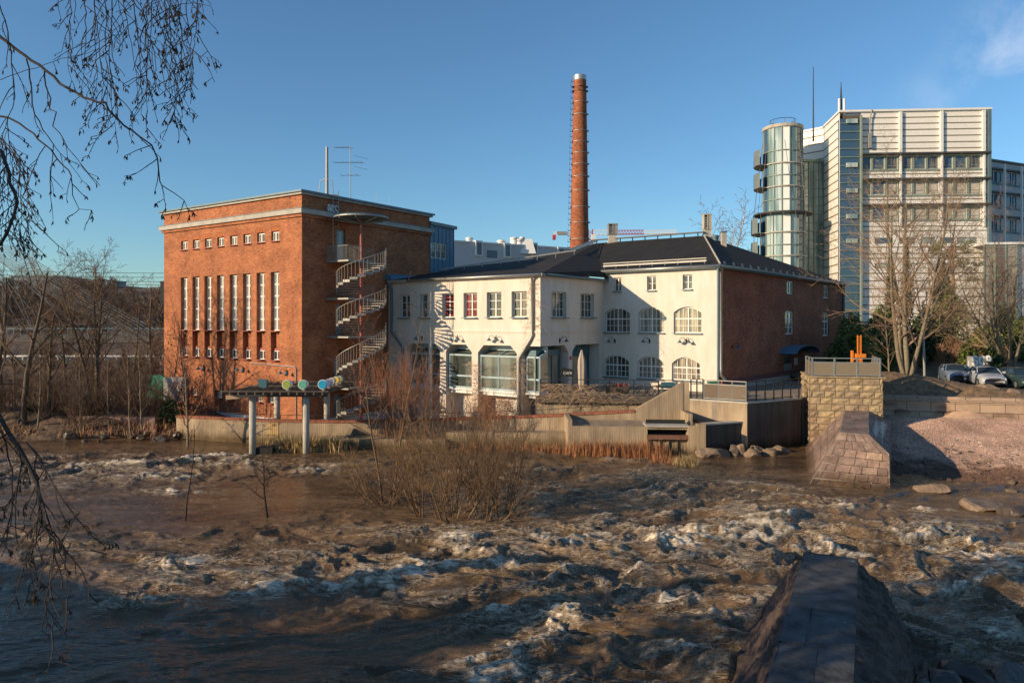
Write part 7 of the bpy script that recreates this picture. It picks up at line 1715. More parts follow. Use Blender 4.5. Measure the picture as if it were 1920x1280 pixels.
bi = tree_meshes('birch', dict(CF_SAP, levels=5, kids=(26, 6, 4, 3), seg=(12, 6, 4, 2, 2), len=(.24, .36), trop=-.03, lo=(.25, .2, .1, .1), rmin=.02), 51, 16, .16, M_BIRCH, mat('violet_brown_birch_twigs', (0.22, 0.15, 0.13), .9, .2, 2))
for i, (px, y0, lab) in enumerate(((1362, 372, 'taller bare birch rising behind the roof of the mill, left one'), (1386, 388, 'shorter bare birch rising behind the roof of the mill, right one'), (1345, 420, 'small bare birch just behind the right hand roof chimney'))):
    D = 120; b = P(px, y0, D); sc = (b.z - 4) / 16.3; plant_from(bi, 'birch', (b.x, D, 4), lab, 'tree', 'birches behind the mill roof', rz=i * 2.2, sc=sc)
t = thing('pine_tree', 'slender orange barked pine with sparse needles in front of the office block', 'tree', (P(1790, 0, 78).x, 78, 4.6)); x = P(1788, 0, 78).x
m = MB(); m.smooth = True; zt7 = P(0, 452, 78).z; m.tube([(x, 78, 4.4), (x + .1, 78, 9), (x - .1, 78, 14), (x + .2, 78, zt7)], [.22, .19, .14, .05], 7)
rg = random.Random(6); tips = []
for k in range(16):
    z = rg.uniform(11, zt7); a = rg.uniform(0, 6.28); L_ = rg.uniform(.8, 2.4); e = Vector((x + L_ * math.cos(a), 78 + L_ * math.sin(a), z + L_ * .5)); m.tube([(x, 78, z), e], [.05, .02], 4); tips.append(e)
part('trunk', m, M_PINEBARK, t); m = MB()
for e in tips: foliage(m, e, (.75, .75, .4), 130, .2, rg, .4)
part('needles', m, mat('pine_needles', (0.10, 0.13, 0.04), .8, .3, 1, col2=(0.2, 0.2, 0.07)), t)

# reeds, dry grass, vines
nr_ = random.Random(99)
def blades(name, base_pts, n, hr, wd_, m, seed, bend=.35, label=None, cat=None, kind='stuff', cl=.25):
    rng = random.Random(seed); mb = MB()
    for k in range(n):
        b = Vector(base_pts[rng.randrange(len(base_pts))]) + Vector((rng.gauss(0, cl), rng.gauss(0, cl * .6), 0)); h = rng.uniform(*hr); a = rng.uniform(0, 6.28); l = rng.uniform(0, bend) * h; w_ = wd_ * rng.uniform(.6, 1.4)
        s = Vector((math.cos(a + 1.57), math.sin(a + 1.57), 0)) * w_; md = b + Vector((math.cos(a) * l * .35, math.sin(a) * l * .35, h * .6)); e = b + Vector((math.cos(a) * l, math.sin(a) * l, h * (1 - .3 * l / max(h, .01))))
        mb.face(b - s, b + s, md + s * .7, md - s * .7); mb.face(md - s * .7, md + s * .7, e)
    if kind: o = part(name, mb, m); o['kind'] = kind; return o
    return solo(name, mb, m, label, cat)
line = lambda a, b, n, z: [tuple(Vector((a[0], a[1], z)).lerp(Vector((b[0], b[1], z)), i / (n - 1))) for i in range(n)]
blades('reeds', line((3.6, 43.9), (9.0, 43.3), 40, -.15), 1700, (.35, 1.35), .012, M_STRAWRED, 1)
blades('dry_grass', line((-3, 45.8), (3.6, 44.4), 40, -.1), 900, (.2, .9), .014, M_STRAWRED, 2)
pts_ = []
for k in range(260):
    x = nr_.uniform(-42, -23) if k % 4 else nr_.uniform(-36, -23); y = nr_.uniform(49.6, 58); pts_.append((x, y, .1 + (y - 49) * .17))
blades('bank_grass', pts_, 3200, (.25, .9), .016, M_STRAWRED, 31, bend=.9, cl=.8); blades('bank_grass', pts_, 1400, (.2, .7), .016, M_STRAW, 32, bend=1.1, cl=.8)
q = G(1287, 872); blades('grass_tussock', [(q.x, q.y, -.1)], 320, (.3, .9), .012, M_STRAW, 3, bend=.9, label='pale dry grass tussock in the water in front of the sluice slot', cat='grass tussock', kind=None, cl=.3)
q = G(1245, 866); blades('grass_tussock', [(q.x, q.y, -.1)], 160, (.3, .8), .012, M_STRAWRED, 4, bend=.9, label='thin russet grass tussock left of the pale one', cat='grass tussock', kind=None, cl=.4)
blades('reed_clump', line((P(512, 0, 45).x, 45.2), (P(628, 0, 45).x, 45.4), 14, -.1), 1500, (.4, 1.35), .022, M_STRAW, 5, bend=1.0, label='big straw coloured clump of collapsed reeds at the foot of the pergola', cat='reeds', kind=None, cl=.3)
blades('reed_clump', line((P(600, 0, 45.8).x, 45.6), (P(640, 0, 45.8).x, 45.8), 6, -.1), 300, (.3, .9), .02, M_EVERDK, 15, bend=1.0, label='dark green plant clump at the right end of the collapsed reeds', cat='plant', kind=None, cl=.25)
# tangled climber on the deck railing
def vine(name, a, b, zlo, zhi, n, seed, label, m, dep=.25):
    rng = random.Random(seed); mb = MB(); a, b = Vector((a[0], a[1], 0)), Vector((b[0], b[1], 0)); d = (b - a).normalized(); nn = Vector((d.y, -d.x, 0))
    for k in range(n):
        p = a.lerp(b, rng.random()) + nn * rng.uniform(-.05, dep); p.z = rng.uniform(zlo, zhi); dr = Vector((d.x, d.y, 0)) * rng.choice((-1, 1)); pts = [p.copy()]; vz = rng.uniform(-.5, .8)
        for i in range(5):
            vz += rng.gauss(-.12, .45); p = p + dr * rng.uniform(.08, .26) + Vector((0, 0, vz * .16)) + nn * rng.gauss(0, .05); p.z = max(zlo - .5, min(zhi, p.z)); pts.append(p.copy())
        mb.tube(pts, [.013, .012, .011, .009, .007, .005], 3)
    return solo(name, mb, m, label, 'climber')
vine('climbing_vine', (2.0, 48.85), (5.5, 48.42), 2.7, 3.85, 210, 2, 'dense brown leafless climber tangled over the cafe deck railing', mat('vine_stems', (0.40, 0.27, 0.165), .9, .3, 3), .35)
vine('climbing_vine', (5.6, 48.4), (8.6, 48.1), 2.4, 3.3, 36, 3, 'sparse trailing climber on the railing right of the dense one', MATS['vine_stems'], .25)
vine('climbing_vine', tuple(g1.p(g1.u(990), 0, .06))[:2], tuple(g1.p(g1.u(1011), 0, .06))[:2], 6.6, 11.0, 60, 4, 'thin climber stems on the lit wall corner beside the downpipe', MATS['vine_stems'], .04)
vine('climbing_vine', tuple(g1.p(g1.u(972), 0, .1))[:2], tuple(g1.p(g1.u(979), 0, .1))[:2], 1.2, 5.6, 150, 5, 'brown climber wrapped round the arcade pillar beside the downpipe', MATS['vine_stems'], .12)
vine('climbing_vine', tuple(g1.p(g1.u(888), 0, .1))[:2], tuple(g1.p(g1.u(897), 0, .1))[:2], .6, 5.2, 110, 6, 'brown climber on the pillar left of the widest glazed bay', MATS['vine_stems'], .1)
vine('climbing_vine', tuple(g1.p(g1.u(900), 0, .1))[:2], tuple(g1.p(g1.u(966), 0, .1))[:2], .8, 2.6, 240, 7, 'reddish climber filling the wall below the widest glazed bay', M_TWIGRED, .3)

# ================================================================ hanging birch in the foreground
bt_ = thing('weeping_birch', 'dark weeping birch with catkins hanging in from the left picture edge', 'tree', (-9.5, 7.0, -.5))
T_, B_, K_ = MB(), MB(), MB(); T_.smooth = True
T_.tube([(-9.5, 7, -.6), (-9.4, 7, 3), (-9.1, 7, 7), (-8.9, 7.1, 11), (-8.8, 7, 15)], [.26, .22, .18, .13, .06], 12)
part('trunk', T_, M_BIRCH, bt_); rg = random.Random(12)
def pl3(pts, D0, D1_):
    n = len(pts); return [P(px, py, D0 + (D1_ - D0) * i / (n - 1)) for i, (px, py) in enumerate(pts)]
def catkin(p, s=1.0):
    n = rg.choice((1, 2, 3, 3))
    for k in range(n):
        d = Vector((rg.gauss(0, .35), rg.gauss(0, .35), -1)).normalized(); L_ = rg.uniform(.025, .045) * s; r = .0042 * s
        K_.tube([p, p + d * L_ * .25, p + d * L_ * .7, p + d * L_], [r * .4, r, r, r * .3], 4)
def twig(p, length, r, droop=.10, side=0.35, lev=0, d0=None):
    d = (d0 or Vector((rg.gauss(0, .5), rg.gauss(0, .4), -.5))).normalized(); ns = max(4, int(length / .045)); pts = [p.copy()]; q = p.copy(); st = length / ns
    for i in range(ns):
        d = (d + Vector((rg.gauss(0, .13), rg.gauss(0, .13), rg.gauss(0, .08) - droop))).normalized(); q = q + d * st; pts.append(q.copy())
        if lev < 2 and rg.random() < (.24 if lev == 0 else .16) and i > 0:
            twig(q, length * rg.uniform(.22, .5) * (1 - .4 * i / ns), r * .65, droop, side, lev + 1, d + Vector((rg.gauss(0, .7), rg.gauss(0, .5), rg.uniform(-.1, .5))))
        elif rg.random() < .07: catkin(q)
        if rg.random() < .25: B_.tube([q, q + Vector((rg.gauss(0, .01), rg.gauss(0, .01), -.012))], [r * .9 + .0012, .0012], 3)
    B_.tube(pts, [r * (1 - .55 * i / ns) + .0009 for i in range(ns + 1)], 4 if lev == 0 else 3)
    if rg.random() < .6: catkin(q)
def limb(pxs, D0, D1_, r0, r1, every=.14, tl=(.25, .75), droop=.10, p_=.8, rt=.0034):
    pts = pl3(pxs, D0, D1_)
    fine = []
    for a, b in zip(pts[:-1], pts[1:]):
        k = max(1, int((b - a).length / .07))
        for i in range(k): fine.append(a.lerp(b, i / k) + Vector((rg.gauss(0, .006), rg.gauss(0, .006), rg.gauss(0, .006))))
    fine.append(pts[-1]); n = len(fine); B_.tube(fine, [r0 + (r1 - r0) * i / (n - 1) for i in range(n)], 7)
    step_ = max(1, int(every / .07))
    for i in range(step_, n, step_):
        if rg.random() < p_: twig(fine[i], rg.uniform(*tl), rt, droop)
    twig(fine[-1], tl[0], rt * .8, droop)
limb([(-220, -60), (-60, 20), (0, 68), (45, 105), (85, 132), (125, 165), (170, 187), (196, 197), (213, 217), (243, 243)], 6.6, 6.2, .020, .008, .20, (.12, .40), .03, .38)
limb([(243, 243), (262, 255), (284, 272), (295, 298), (299, 340), (303, 347), (325, 362), (345, 377), (351, 390)], 6.2, 6.1, .008, .0025, .10, (.08, .30), .03, .6)
limb([(-180, 170), (-40, 200), (0, 216), (35, 230), (62, 250), (95, 283), (118, 310), (134, 330)], 6.4, 6.1, .014, .005, .14, (.2, .55), .08, .7)
limb([(134, 330), (138, 365), (150, 392), (172, 394)], 6.1, 6.1, .005, .002, .08, (.08, .25), .06, .8)
limb([(50, 110), (53, 130), (60, 180), (64, 215), (80, 245), (100, 270), (95, 330)], 6.5, 6.4, .007, .003, .16, (.15, .4), .08, .5)
limb([(82, 132), (85, 160), (95, 185), (94, 205), (105, 212), (98, 235), (120, 262), (140, 295), (172, 332)], 6.5, 6.2, .007, .002, .2, (.1, .25), .06, .4)
limb([(-100, 150), (0, 148), (50, 132), (85, 123), (100, 115), (150, 105), (180, 92)], 6.6, 6.7, .004, .002, .3, (.1, .2), .05, .4)
limb([(-60, 240), (0, 285), (12, 310), (20, 345), (33, 378), (25, 405), (15, 435), (-10, 470)], 5.8, 5.6, .016, .010, .10, (.2, .5), .10, .7)
limb([(-30, -50), (5, 20), (15, 60), (22, 120), (28, 180), (10, 240)], 6.0, 6.0, .006, .003, .10, (.2, .4), .1, .7)
for k in range(5): limb([(-40 + 14 * k, 220 + 12 * k), (-5 + 14 * k, 260 + 14 * k), (0 + 13 * k, 330 + 12 * k), (6 + 12 * k, 400 + 6 * k), (2 + 12 * k, 440)], 6.0 + .2 * k, 6.0, .005, .002, .09, (.12, .4), .1, .75)
for k in range(15):      # curtain of twigs at the top
    x0 = 135 + k * 17 + rg.uniform(-8, 8); x1 = x0 + rg.uniform(-20, 28); yb = (150 + 75 * math.sin(math.pi * (k + 1) / 15.5)) * rg.uniform(.7, 1.15)
    pts = [(x0 - 25, -45), (x0, -5), ((x0 + x1) / 2 + rg.uniform(-12, 12), yb * .45), (x1, yb * .8), (x1 + rg.uniform(-8, 12), yb)]
    limb(pts, rg.uniform(6.2, 7.4), rg.uniform(6.2, 7.4), .0055, .002, .09, (.1, .42), .09, .75)
limb([(190, -60), (240, -15), (265, 25), (277, 45), (300, 25), (340, 8), (372, 5), (395, 12)], 6.6, 6.6, .008, .002, .12, (.1, .3), .08, .7)
limb([(277, 45), (279, 90), (274, 140), (277, 190), (275, 240)], 6.6, 6.5, .005, .002, .09, (.1, .35), .09, .8)
limb([(300, 50), (340, 85), (370, 104), (403, 111)], 6.6, 6.6, .003, .001, .2, (.05, .15), .03, .5, .002)
limb([(290, 100), (320, 130), (357, 137)], 6.6, 6.6, .003, .001, .2, (.05, .15), .03, .5, .002)
limb([(285, 140), (315, 165), (347, 177)], 6.6, 6.6, .003, .001, .2, (.05, .15), .03, .5, .002)
limb([(-160, 620), (-60, 720), (0, 778), (18, 812), (38, 840), (55, 868), (66, 905), (76, 940), (76, 985)], 4.6, 4.4, .020, .010, .07, (.2, .6), .11, 1.0, .0048)
limb([(-120, 660), (-30, 760), (10, 830), (22, 880), (24, 930), (20, 985)], 4.7, 4.5, .009, .003, .07, (.12, .4), .11, .95, .0038)
limb([(62, 900), (78, 940), (92, 980), (100, 1040), (92, 1090), (88, 1140)], 4.5, 4.3, .006, .002, .07, (.12, .38), .10, .95, .0036)
limb([(28, 826), (50, 832), (68, 850), (85, 880), (98, 905), (118, 935), (150, 960)], 4.5, 4.4, .007, .002, .07, (.12, .4), .10, .95, .0038)
limb([(76, 975), (100, 1010), (118, 1050), (130, 1100), (100, 1165)], 4.4, 4.3, .004, .0015, .06, (.1, .35), .08, .85)
limb([(70, 985), (50, 1040), (45, 1090), (30, 1120)], 4.4, 4.3, .003, .0012, .07, (.1, .3), .08, .8)
limb([(60, 950), (90, 1000), (130, 1018), (170, 1030)], 4.4, 4.4, .003, .001, .12, (.08, .2), .05, .6)
limb([(-40, 722), (0, 722), (35, 722), (50, 733), (40, 755), (38, 775)], 5.0, 5.0, .004, .0025, .5, (.05, .1), .05, .2)
limb([(-20, 930), (20, 935), (50, 940)], 4.4, 4.4, .002, .001, .5, (.05, .1), .0, .3)
part('branches', B_, M_TWIGDK, bt_); part('catkins', K_, mat('dark_brown_catkins', (0.05, 0.03, 0.02), .9, .3, 9), bt_)
# trees of the near left bank, left of the picture, unseen, added to shade the foreground
for i, (x, y, h_, r_, lab) in enumerate(((-13.6, 4.6, 15.5, 2.7, 'unseen spruce added to shade the foreground, closest to the birch'), (-14.6, 8.3, 14.5, 2.6, 'second unseen spruce added to shade the foreground'), (-16.5, 11.8, 7.0, 2.2, 'low third unseen spruce added to shade the foreground'), (-19.5, 14.8, 6.5, 2.2, 'low fourth unseen spruce added to shade the foreground'), (-12.8, 1.0, 15, 2.6, 'unseen spruce beside the bridge, added to shade the foreground'))):
    t = thing('spruce', lab, 'tree', (x, y, .4), 'unseen spruces added for foreground shade'); rng_ = random.Random(300 + i)
    mb = MB(); mb.tube([(x, y, .2), (x, y, .4 + h_ * .95)], [.22, .04], 8); part('trunk', mb, M_BARK, t); mb = MB()
    for k in range(5200):
        f = rng_.random() ** .8; a = rng_.uniform(0, 6.28); rr = r_ * (1 - f * .96) * math.sqrt(rng_.random()) * (1 + .25 * math.sin(f * 60)); p = Vector((x + rr * math.cos(a), y + rr * math.sin(a), 1.2 + f * (h_ - 1.0) - rr * .25)); d = Vector((math.cos(a), math.sin(a), -.3)) * .28; s_ = Vector((-math.sin(a), math.cos(a), rng_.gauss(0, .5))) * .09
        mb.face(p - s_, p + s_, p + d)
    part('crown', mb, M_EVERDK, t)

for i, (x, y, k, sc_) in enumerate(((-17, -6, 0, 1.5), (-26, -2, 1, 1.5), (-36, 2, 2, 1.6), (-24, -14, 1, 1.8))):  # unseen bare trees, added so their shadows blur the bridge's shade line
    plant_from(PA[k], 'bare_tree', (x, y, .3), 'unseen bare tree behind the bridge, added to break up the shade edge, %s from the bridge' % ('first', 'second', 'third', 'fourth')[i], 'tree', 'unseen bare trees added to break up the shade edge', rz=i * 1.7, sc=sc_)
# dark evergreen shrubs and ivy on the left shore
for i, (px, D, yb, w_, h_, lab) in enumerate(((128, 53.5, 800, 62, 50, 'dark evergreen shrub below the big forked tree, left one'), (172, 54, 795, 66, 58, 'dark evergreen shrub below the big forked tree, right one'), (62, 53, 800, 50, 44, 'dark evergreen shrub near the left picture edge'), (322, 52.5, 795, 46, 46, 'dark evergreen shrub at the left end of the brick coped river wall'), (100, 52.6, 812, 22, 22, 'small dark green tuft on the left shore stones'))):
    evergreen(px, yb - h_, yb + 14, D, w_, M_EVERDK, lab, 500 + i, name='evergreen_shrub', taper=.1, n=2600, s=.15, group='dark shrubs on the left shore')
# ================================================================ pergola with coloured drums
pg = thing('pergola', 'flat dark timber pergola roof on four round pale concrete columns at the river wall', 'pergola', (-15.8, 44.3, -.5))
zpt = 3.42
for (px, D, zb_) in ((473.5, 44.3, -.6), (574, 44.6, -.6), (519.5, 50, .2), (613, 50.4, .2)):
    x = P(px, 0, D).x; m = MB(); m.smooth = True; m.lathe((x, D), [(.2, zb_), (.2, zpt), ], 20); c = part('column', m, M_CONC, pg)
    m = MB(); m.lathe((x, D), [(.05, zpt), (.05, zpt + .2)], 8); part('pin', m, M_GALV, c)
m = MB()
for (a, b) in (((-17.3, 44.3), (-11.3, 44.5)), ((-17.3, 50.0), (-11.3, 50.4))): m = MB(); m.bar((a[0], a[1], zpt + .14), (b[0], b[1], zpt + .14), .14, .22); part('main_beam', m, M_WOODDK, pg)
m = MB()
for i in range(13):
    x = -17.2 + i * .5; m.bar((x - .1, 43.2, zpt + .33), (x + .35, 51.0, zpt + .33), .09, .15)
part('rafters', m, M_WOODDK, pg)
for k in (43.5, 47.2, 50.8): m = MB(); m.bar((-17.4, k, zpt + .44), (-11.0, k, zpt + .44), .12, .06); part('batten', m, M_WOODDK, pg)
m = MB(); m.hexa([(-17.3, 43.9, zpt - .1), (-14.9, 44.05, zpt + .12), (-14.9, 44.15, zpt + .12), (-17.3, 44.0, zpt - .1), (-17.3, 43.9, zpt + .16), (-14.9, 44.05, zpt + .2), (-14.9, 44.15, zpt + .2), (-17.3, 44.0, zpt + .16)]); part('pale_brace', m, M_WOOD, pg)
drums = [(539.5, 44.4, .29, (0.30, 0.36, 0.08), 'olive yellow round drum light, first from the left on the pergola'), (569.5, 44.4, .29, (0.12, 0.38, 0.27), 'sea green round drum light, second from the left on the pergola'), (606.5, 44.5, .29, (0.02, 0.32, 0.52), 'bright blue round drum light on the pergola'),
         (616.5, 46.0, .25, (0.10, 0.14, 0.34), 'violet blue drum light half hidden behind the bright blue one'), (623.5, 47.5, .24, (0.42, 0.34, 0.24), 'tan drum light on the pergola between the violet and the yellow one'), (631.5, 48.5, .24, (0.72, 0.46, 0.04), 'yellow drum light near the right end of the pergola'), (637.5, 49.5, .22, (0.42, 0.44, 0.06), 'lime drum light, last at the right end of the pergola')]
for i, (px, D, r, col, lab) in enumerate(drums):
    c = P(px, 0, D); z = zpt + .50 + r; c.z = z; t = thing('drum_light', lab, 'drum light', (c.x, D, z - r), 'coloured drum lights on the pergola')
    ax3 = Vector((-.05, -1, 0)).normalized(); m = MB(); m.smooth = False; m.tube([c + ax3 * .22, c - ax3 * .12], [r, r * .96], 24, True); part('drum', m, M_WHITEPAINT, t)
    m = MB(); m.tube([c + ax3 * .224, c + ax3 * .25], [r * .90, r * .86], 24, True); m.smooth = False; part('coloured_lens', m, mat('lens_%d' % i, col, .3, .12, 3, coat=.4), t)
    m = MB(); m.box(c.x - .08, c.x + .08, D - .1, D + .1, z - r - .12, z - r + .03); part('bracket', m, M_GALV, t)
m = MB(); c = P(494, 0, 45.5); m.hexa([(c.x - .28, 45.4, zpt + .54), (c.x + .2, 45.4, zpt + .48), (c.x + .2, 45.7, zpt + .48), (c.x - .28, 45.7, zpt + .54), (c.x - .32, 45.4, zpt + 1.02), (c.x + .24, 45.4, zpt + .98), (c.x + .24, 45.75, zpt + .98), (c.x - .32, 45.75, zpt + 1.02)])
m.box(c.x - .05, c.x + .05, 45.5, 45.6, zpt + .42, zpt + .52); solo('floodlight_box', m, M_TEAL, 'small dark boxy floodlight standing on the left part of the pergola roof', 'floodlight')

# ================================================================ cafe deck furniture
pr_ = thing('parasol', 'closed beige parasol standing on the cafe deck in front of the blue entrance', 'parasol', (P(1090.5, 0, 50.5).x, 50.5, 2.95)); x = P(1090.5, 0, 50.5).x; zt8 = P(0, 657, 50.5).z
m = MB(); m.lathe((x, 50.5), [(.03, 2.95), (.03, zt8)], 8); part('pole', m, M_STEEL, pr_); m = MB(); n_ = 18; i0 = 0
prof = [(.10, 3.35), (.16, 3.6), (.17, 4.2), (.19, 4.9), (.17, 5.4), (.10, 5.75), (.03, zt8 + .05)]
for (r, z) in prof:
    for q in range(n_): a = 2 * math.pi * q / n_; rr = r * (1 + .18 * math.cos(a * 6)); m.v.append((x + rr * math.cos(a) * 1.25, 50.5 + rr * math.sin(a), z))
for k in range(len(prof) - 1):
    for q in range(n_): a = k * n_; m.f.append((a + q, a + (q + 1) % n_, a + n_ + (q + 1) % n_, a + n_ + q))
part('folded_canopy', m, mat('beige_canvas', (0.40, 0.33, 0.26), .9, .1, 2), pr_)
# folding chairs and tables
def fchair(loc, rz, label):
    t = thing('folding_chair', label, 'chair', loc, 'folding chairs on the cafe deck'); t.rotation_euler = (0, 0, rz); return t
def local(name, mb, m, parent):
    o = bpy.data.objects.new(name, mk_mesh(name, mb, m)); COL.objects.link(o); o.parent = parent; return o
def first_chair(loc, rz, label):
    t = fchair(loc, rz, label); m = MB()
    for k in range(5): m.box(-.2, .2, -.2 + k * .085, -.14 + k * .085, .44, .46)
    local('seat', m, M_WOODDK, t); m = MB(); m.box(-.2, .2, .22, .24, .66, .72); m.box(-.2, .2, .23, .25, .78, .85); local('backrest', m, M_WOODDK, t)
    for s in (-.2, .2):
        m = MB(); m.bar((s, -.22, 0), (s, .25, .88), .025); local('leg', m, M_DARKMETAL, t); m = MB(); m.bar((s * .9, .24, 0), (s * .9, -.2, .46), .025); local('leg', m, M_DARKMETAL, t)
    return t
def first_table(loc, label):
    t = thing('cafe_table', label, 'table', loc, 'folding tables on the cafe deck'); m = MB(); m.lathe((0, 0), [(.34, .70), (.35, .72), (.34, .735)], 20); local('tabletop', m, M_WOODDK, t)
    for s in (-1, 1):
        for y in (-.22, .22): m = MB(); m.bar((.28 * s, y, 0), (-.28 * s, y, .7), .025); local('leg', m, M_DARKMETAL, t)
    return t
tabs = [(1146, 50.3), (1195, 50.0), (1232, 49.6), (1262, 49.5)]
wh = ['below the left arched window', 'below the middle arched window', 'between the middle and right arched windows', 'behind the top of the wedge wall']
ft0 = None; fc0 = None
for i, (px, D) in enumerate(tabs):
    x = P(px, 0, D).x; lab = 'small folding cafe table ' + wh[i]
    if not ft0: ft0 = first_table((x, D, 2.95), lab); tt = ft0
    else: tt = copy_tree(ft0, (x, D, 2.95), .3 * i, label=lab)
    for s, sd_ in ((-1, 'left'), (1, 'right')):
        lab = 'dark folding chair at the %s of the table %s' % (sd_, wh[i])
        if not fc0: fc0 = first_chair((x + s * .7, D + .1, 2.95), -s * 1.5, lab)
        else: copy_tree(fc0, (x + s * .7, D + .1 * s, 2.95), -s * (1.3 + .15 * i), label=lab)
m = MB(); x = P(1157, 0, 51.5).x; m.box(x - .8, x + .8, 51.3, 51.7, 2.95, 3.45); bx_ = solo('planter_box', m, M_WOODDK, 'dark planter box under the left arched window', 'planter'); 
blades('planter_plants', line((x - .7, 51.5), (x + .7, 51.5), 8, 3.43), 240, (.1, .35), .03, mat('red_heather', (0.30, 0.07, 0.05), .9, .3, 4), 8, label='red heather in the planter box under the left arched window', cat='plant', kind=None, cl=.08)
m = MB(); x = P(1252, 0, 49.2).x; m.box(x - .45, x + .45, 49.0, 49.3, 3.55, 3.95); m.box(x - .4, x - .35, 49.1, 49.15, 2.95, 3.55); m.box(x + .35, x + .4, 49.1, 49.15, 2.95, 3.55); solo('planter_box', m, M_TEAL, 'dark raised planter trough in front of the right arched window', 'planter')
# sign board with lettering
def text_mesh(s, size, ext=.004, bold=0.0, shear=0.0):
    c = bpy.data.curves.new('text', 'FONT'); c.body = s; c.size = size; c.extrude = ext; c.offset = bold; c.shear = shear; c.align_x = 'CENTER'; c.align_y = 'CENTER'
    o = bpy.data.objects.new('text', c); COL.objects.link(o); dg = bpy.context.evaluated_depsgraph_get(); me = bpy.data.meshes.new_from_object(o.evaluated_get(dg)); bpy.data.objects.remove(o); return me
sg = thing('cafe_sign', 'black board with white cafe lettering leaning by the cafe entrance pillar', 'sign', (P(1066, 0, 50.8).x, 50.8, 3.6)); x = P(1066, 0, 50.8).x; z = P(0, 699, 50.8).z
m = MB(); m.hexa([(x - .5, 50.8, z - .22), (x + .35, 50.8, z - .28), (x + .35, 50.85, z - .28), (x - .5, 50.85, z - .22), (x - .5, 50.8, z + .42), (x + .35, 50.8, z + .22), (x + .35, 50.85, z + .22), (x - .5, 50.85, z + .42)]); m.box(x - .45, x - .4, 50.86, 50.9, 2.95, z); m.box(x + .25, x + .3, 50.86, 50.9, 2.95, z); part('board', m, M_BLACK, sg)
me = text_mesh('CAFE', .27); me.materials.append(M_WHITEPAINT); o = bpy.data.objects.new('lettering', me); COL.objects.link(o); o.parent = sg; o.location = Vector((x - .07, 50.79, z - .02)) - ORG[sg.name]; o.rotation_euler = (math.radians(90), 0, 0)
m = MB(); x = P(1336, 0, 48.5).x; m.box(x - .28, x + .28, 48.2, 48.8, 2.98, 3.98); m.box(x - .31, x + .31, 48.17, 48.83, 3.98, 4.06); solo('rubbish_bin', m, mat('dark_green_plastic', (0.03, 0.16, 0.10), .5, .15, 2), 'green rubbish bin behind the short black railing', 'bin')
m = MB(); x = P(1388, 0, 47.3).x
for k in range(6): m.box(x - .55 + k * .19, x - .41 + k * .19, 47.2, 47.24, 3.02, 3.55)
m.box(x - .6, x + .6, 47.25, 47.29, 3.15, 3.22); m.box(x - .6, x + .6, 47.25, 47.29, 3.38, 3.45); solo('wooden_crate_fence', m, M_WOOD, 'low pale wooden slat screen behind the framed railing panels', 'screen')

# ================================================================ rocks
ico = bmesh.new(); bmesh.ops.create_icosphere(ico, subdivisions=3, radius=1.0); ICOV = [v.co.copy() for v in ico.verts]; ICOF = [tuple(v.index for v in f.verts) for f in ico.faces]; ico.free()
M_ROCK = mat('tan_granite_boulder', (0.12, 0.085, 0.06), .85, .3, 1.8, bump=.04, bscale=7, col2=(0.36, 0.25, 0.165), detail=9)
M_ROCKDK = mat('wet_dark_boulder', (0.035, 0.03, 0.026), .45, .4, 1.5, bump=.03, bscale=7, col2=(0.14, 0.10, 0.07), detail=8)
def rockmb(c, sx, sy, sz, seed, rot=0, cut=11, rough=.10):
    rng = random.Random(seed); mb = MB(); pl = [(Vector((rng.gauss(0, 1), rng.gauss(0, 1), rng.gauss(0, .8))).normalized(), rng.uniform(.5, .78)) for _ in range(cut)]
    ca, sa = math.cos(rot), math.sin(rot)
    for v in ICOV:
        q = v.copy()
        for n, d in pl:
            k = q.dot(n)
            if k > d: q -= n * (k - d) * .97
        q *= 1 + rough * noise.noise(v * 1.7 + Vector((seed, 0, 0))) + rough * .5 * noise.noise(v * 4.5 + Vector((0, seed, 0)))
        x, y, z = q.x * sx, q.y * sy, q.z * sz; mb.v.append((c[0] + x * ca - y * sa, c[1] + x * sa + y * ca, c[2] + z))
    mb.f = list(ICOF); return mb
RK = [(1341, 857, 1.15, .8, .75, 'large wedge shaped boulder at the corner of the dark concrete block'), (1380, 853, .55, .5, .6, 'boulder left of the split pair under the dark concrete wall'), (1393, 852, .5, .45, .62, 'right half of the split boulder pair under the dark concrete wall'), (1412, 856, .6, .5, .42, 'low boulder right of the split pair'),
      (1424, 850, .7, .6, .42, 'flat lit boulder in the middle of the row under the bastion'), (1447, 853, .6, .5, .38, 'reddish boulder near the right end of the row under the bastion'), (1463, 849, .5, .5, .4, 'last boulder at the right end of the row under the bastion'), (1475, 846, .5, .4, .2, 'tiny flat stone beyond the boulder row'),
      (1764, 921, 1.0, .6, .30, 'flat pinkish boulder at the foot of the gravel bank'), (1850, 955, 1.15, .75, .45, 'big brown boulder in the water off the gravel bank'), (1922, 968, .9, .7, .4, 'brown boulder cut by the right picture edge'), (1925, 1005, .5, .4, .4, 'dark wet boulder at the right edge in the rapids'),
      (1835, 731, 1.05, .4, .35, 'long pale boulder in front of the silver car'), (1893, 736, .6, .4, .32, 'small pale boulder in front of the dark green car')]
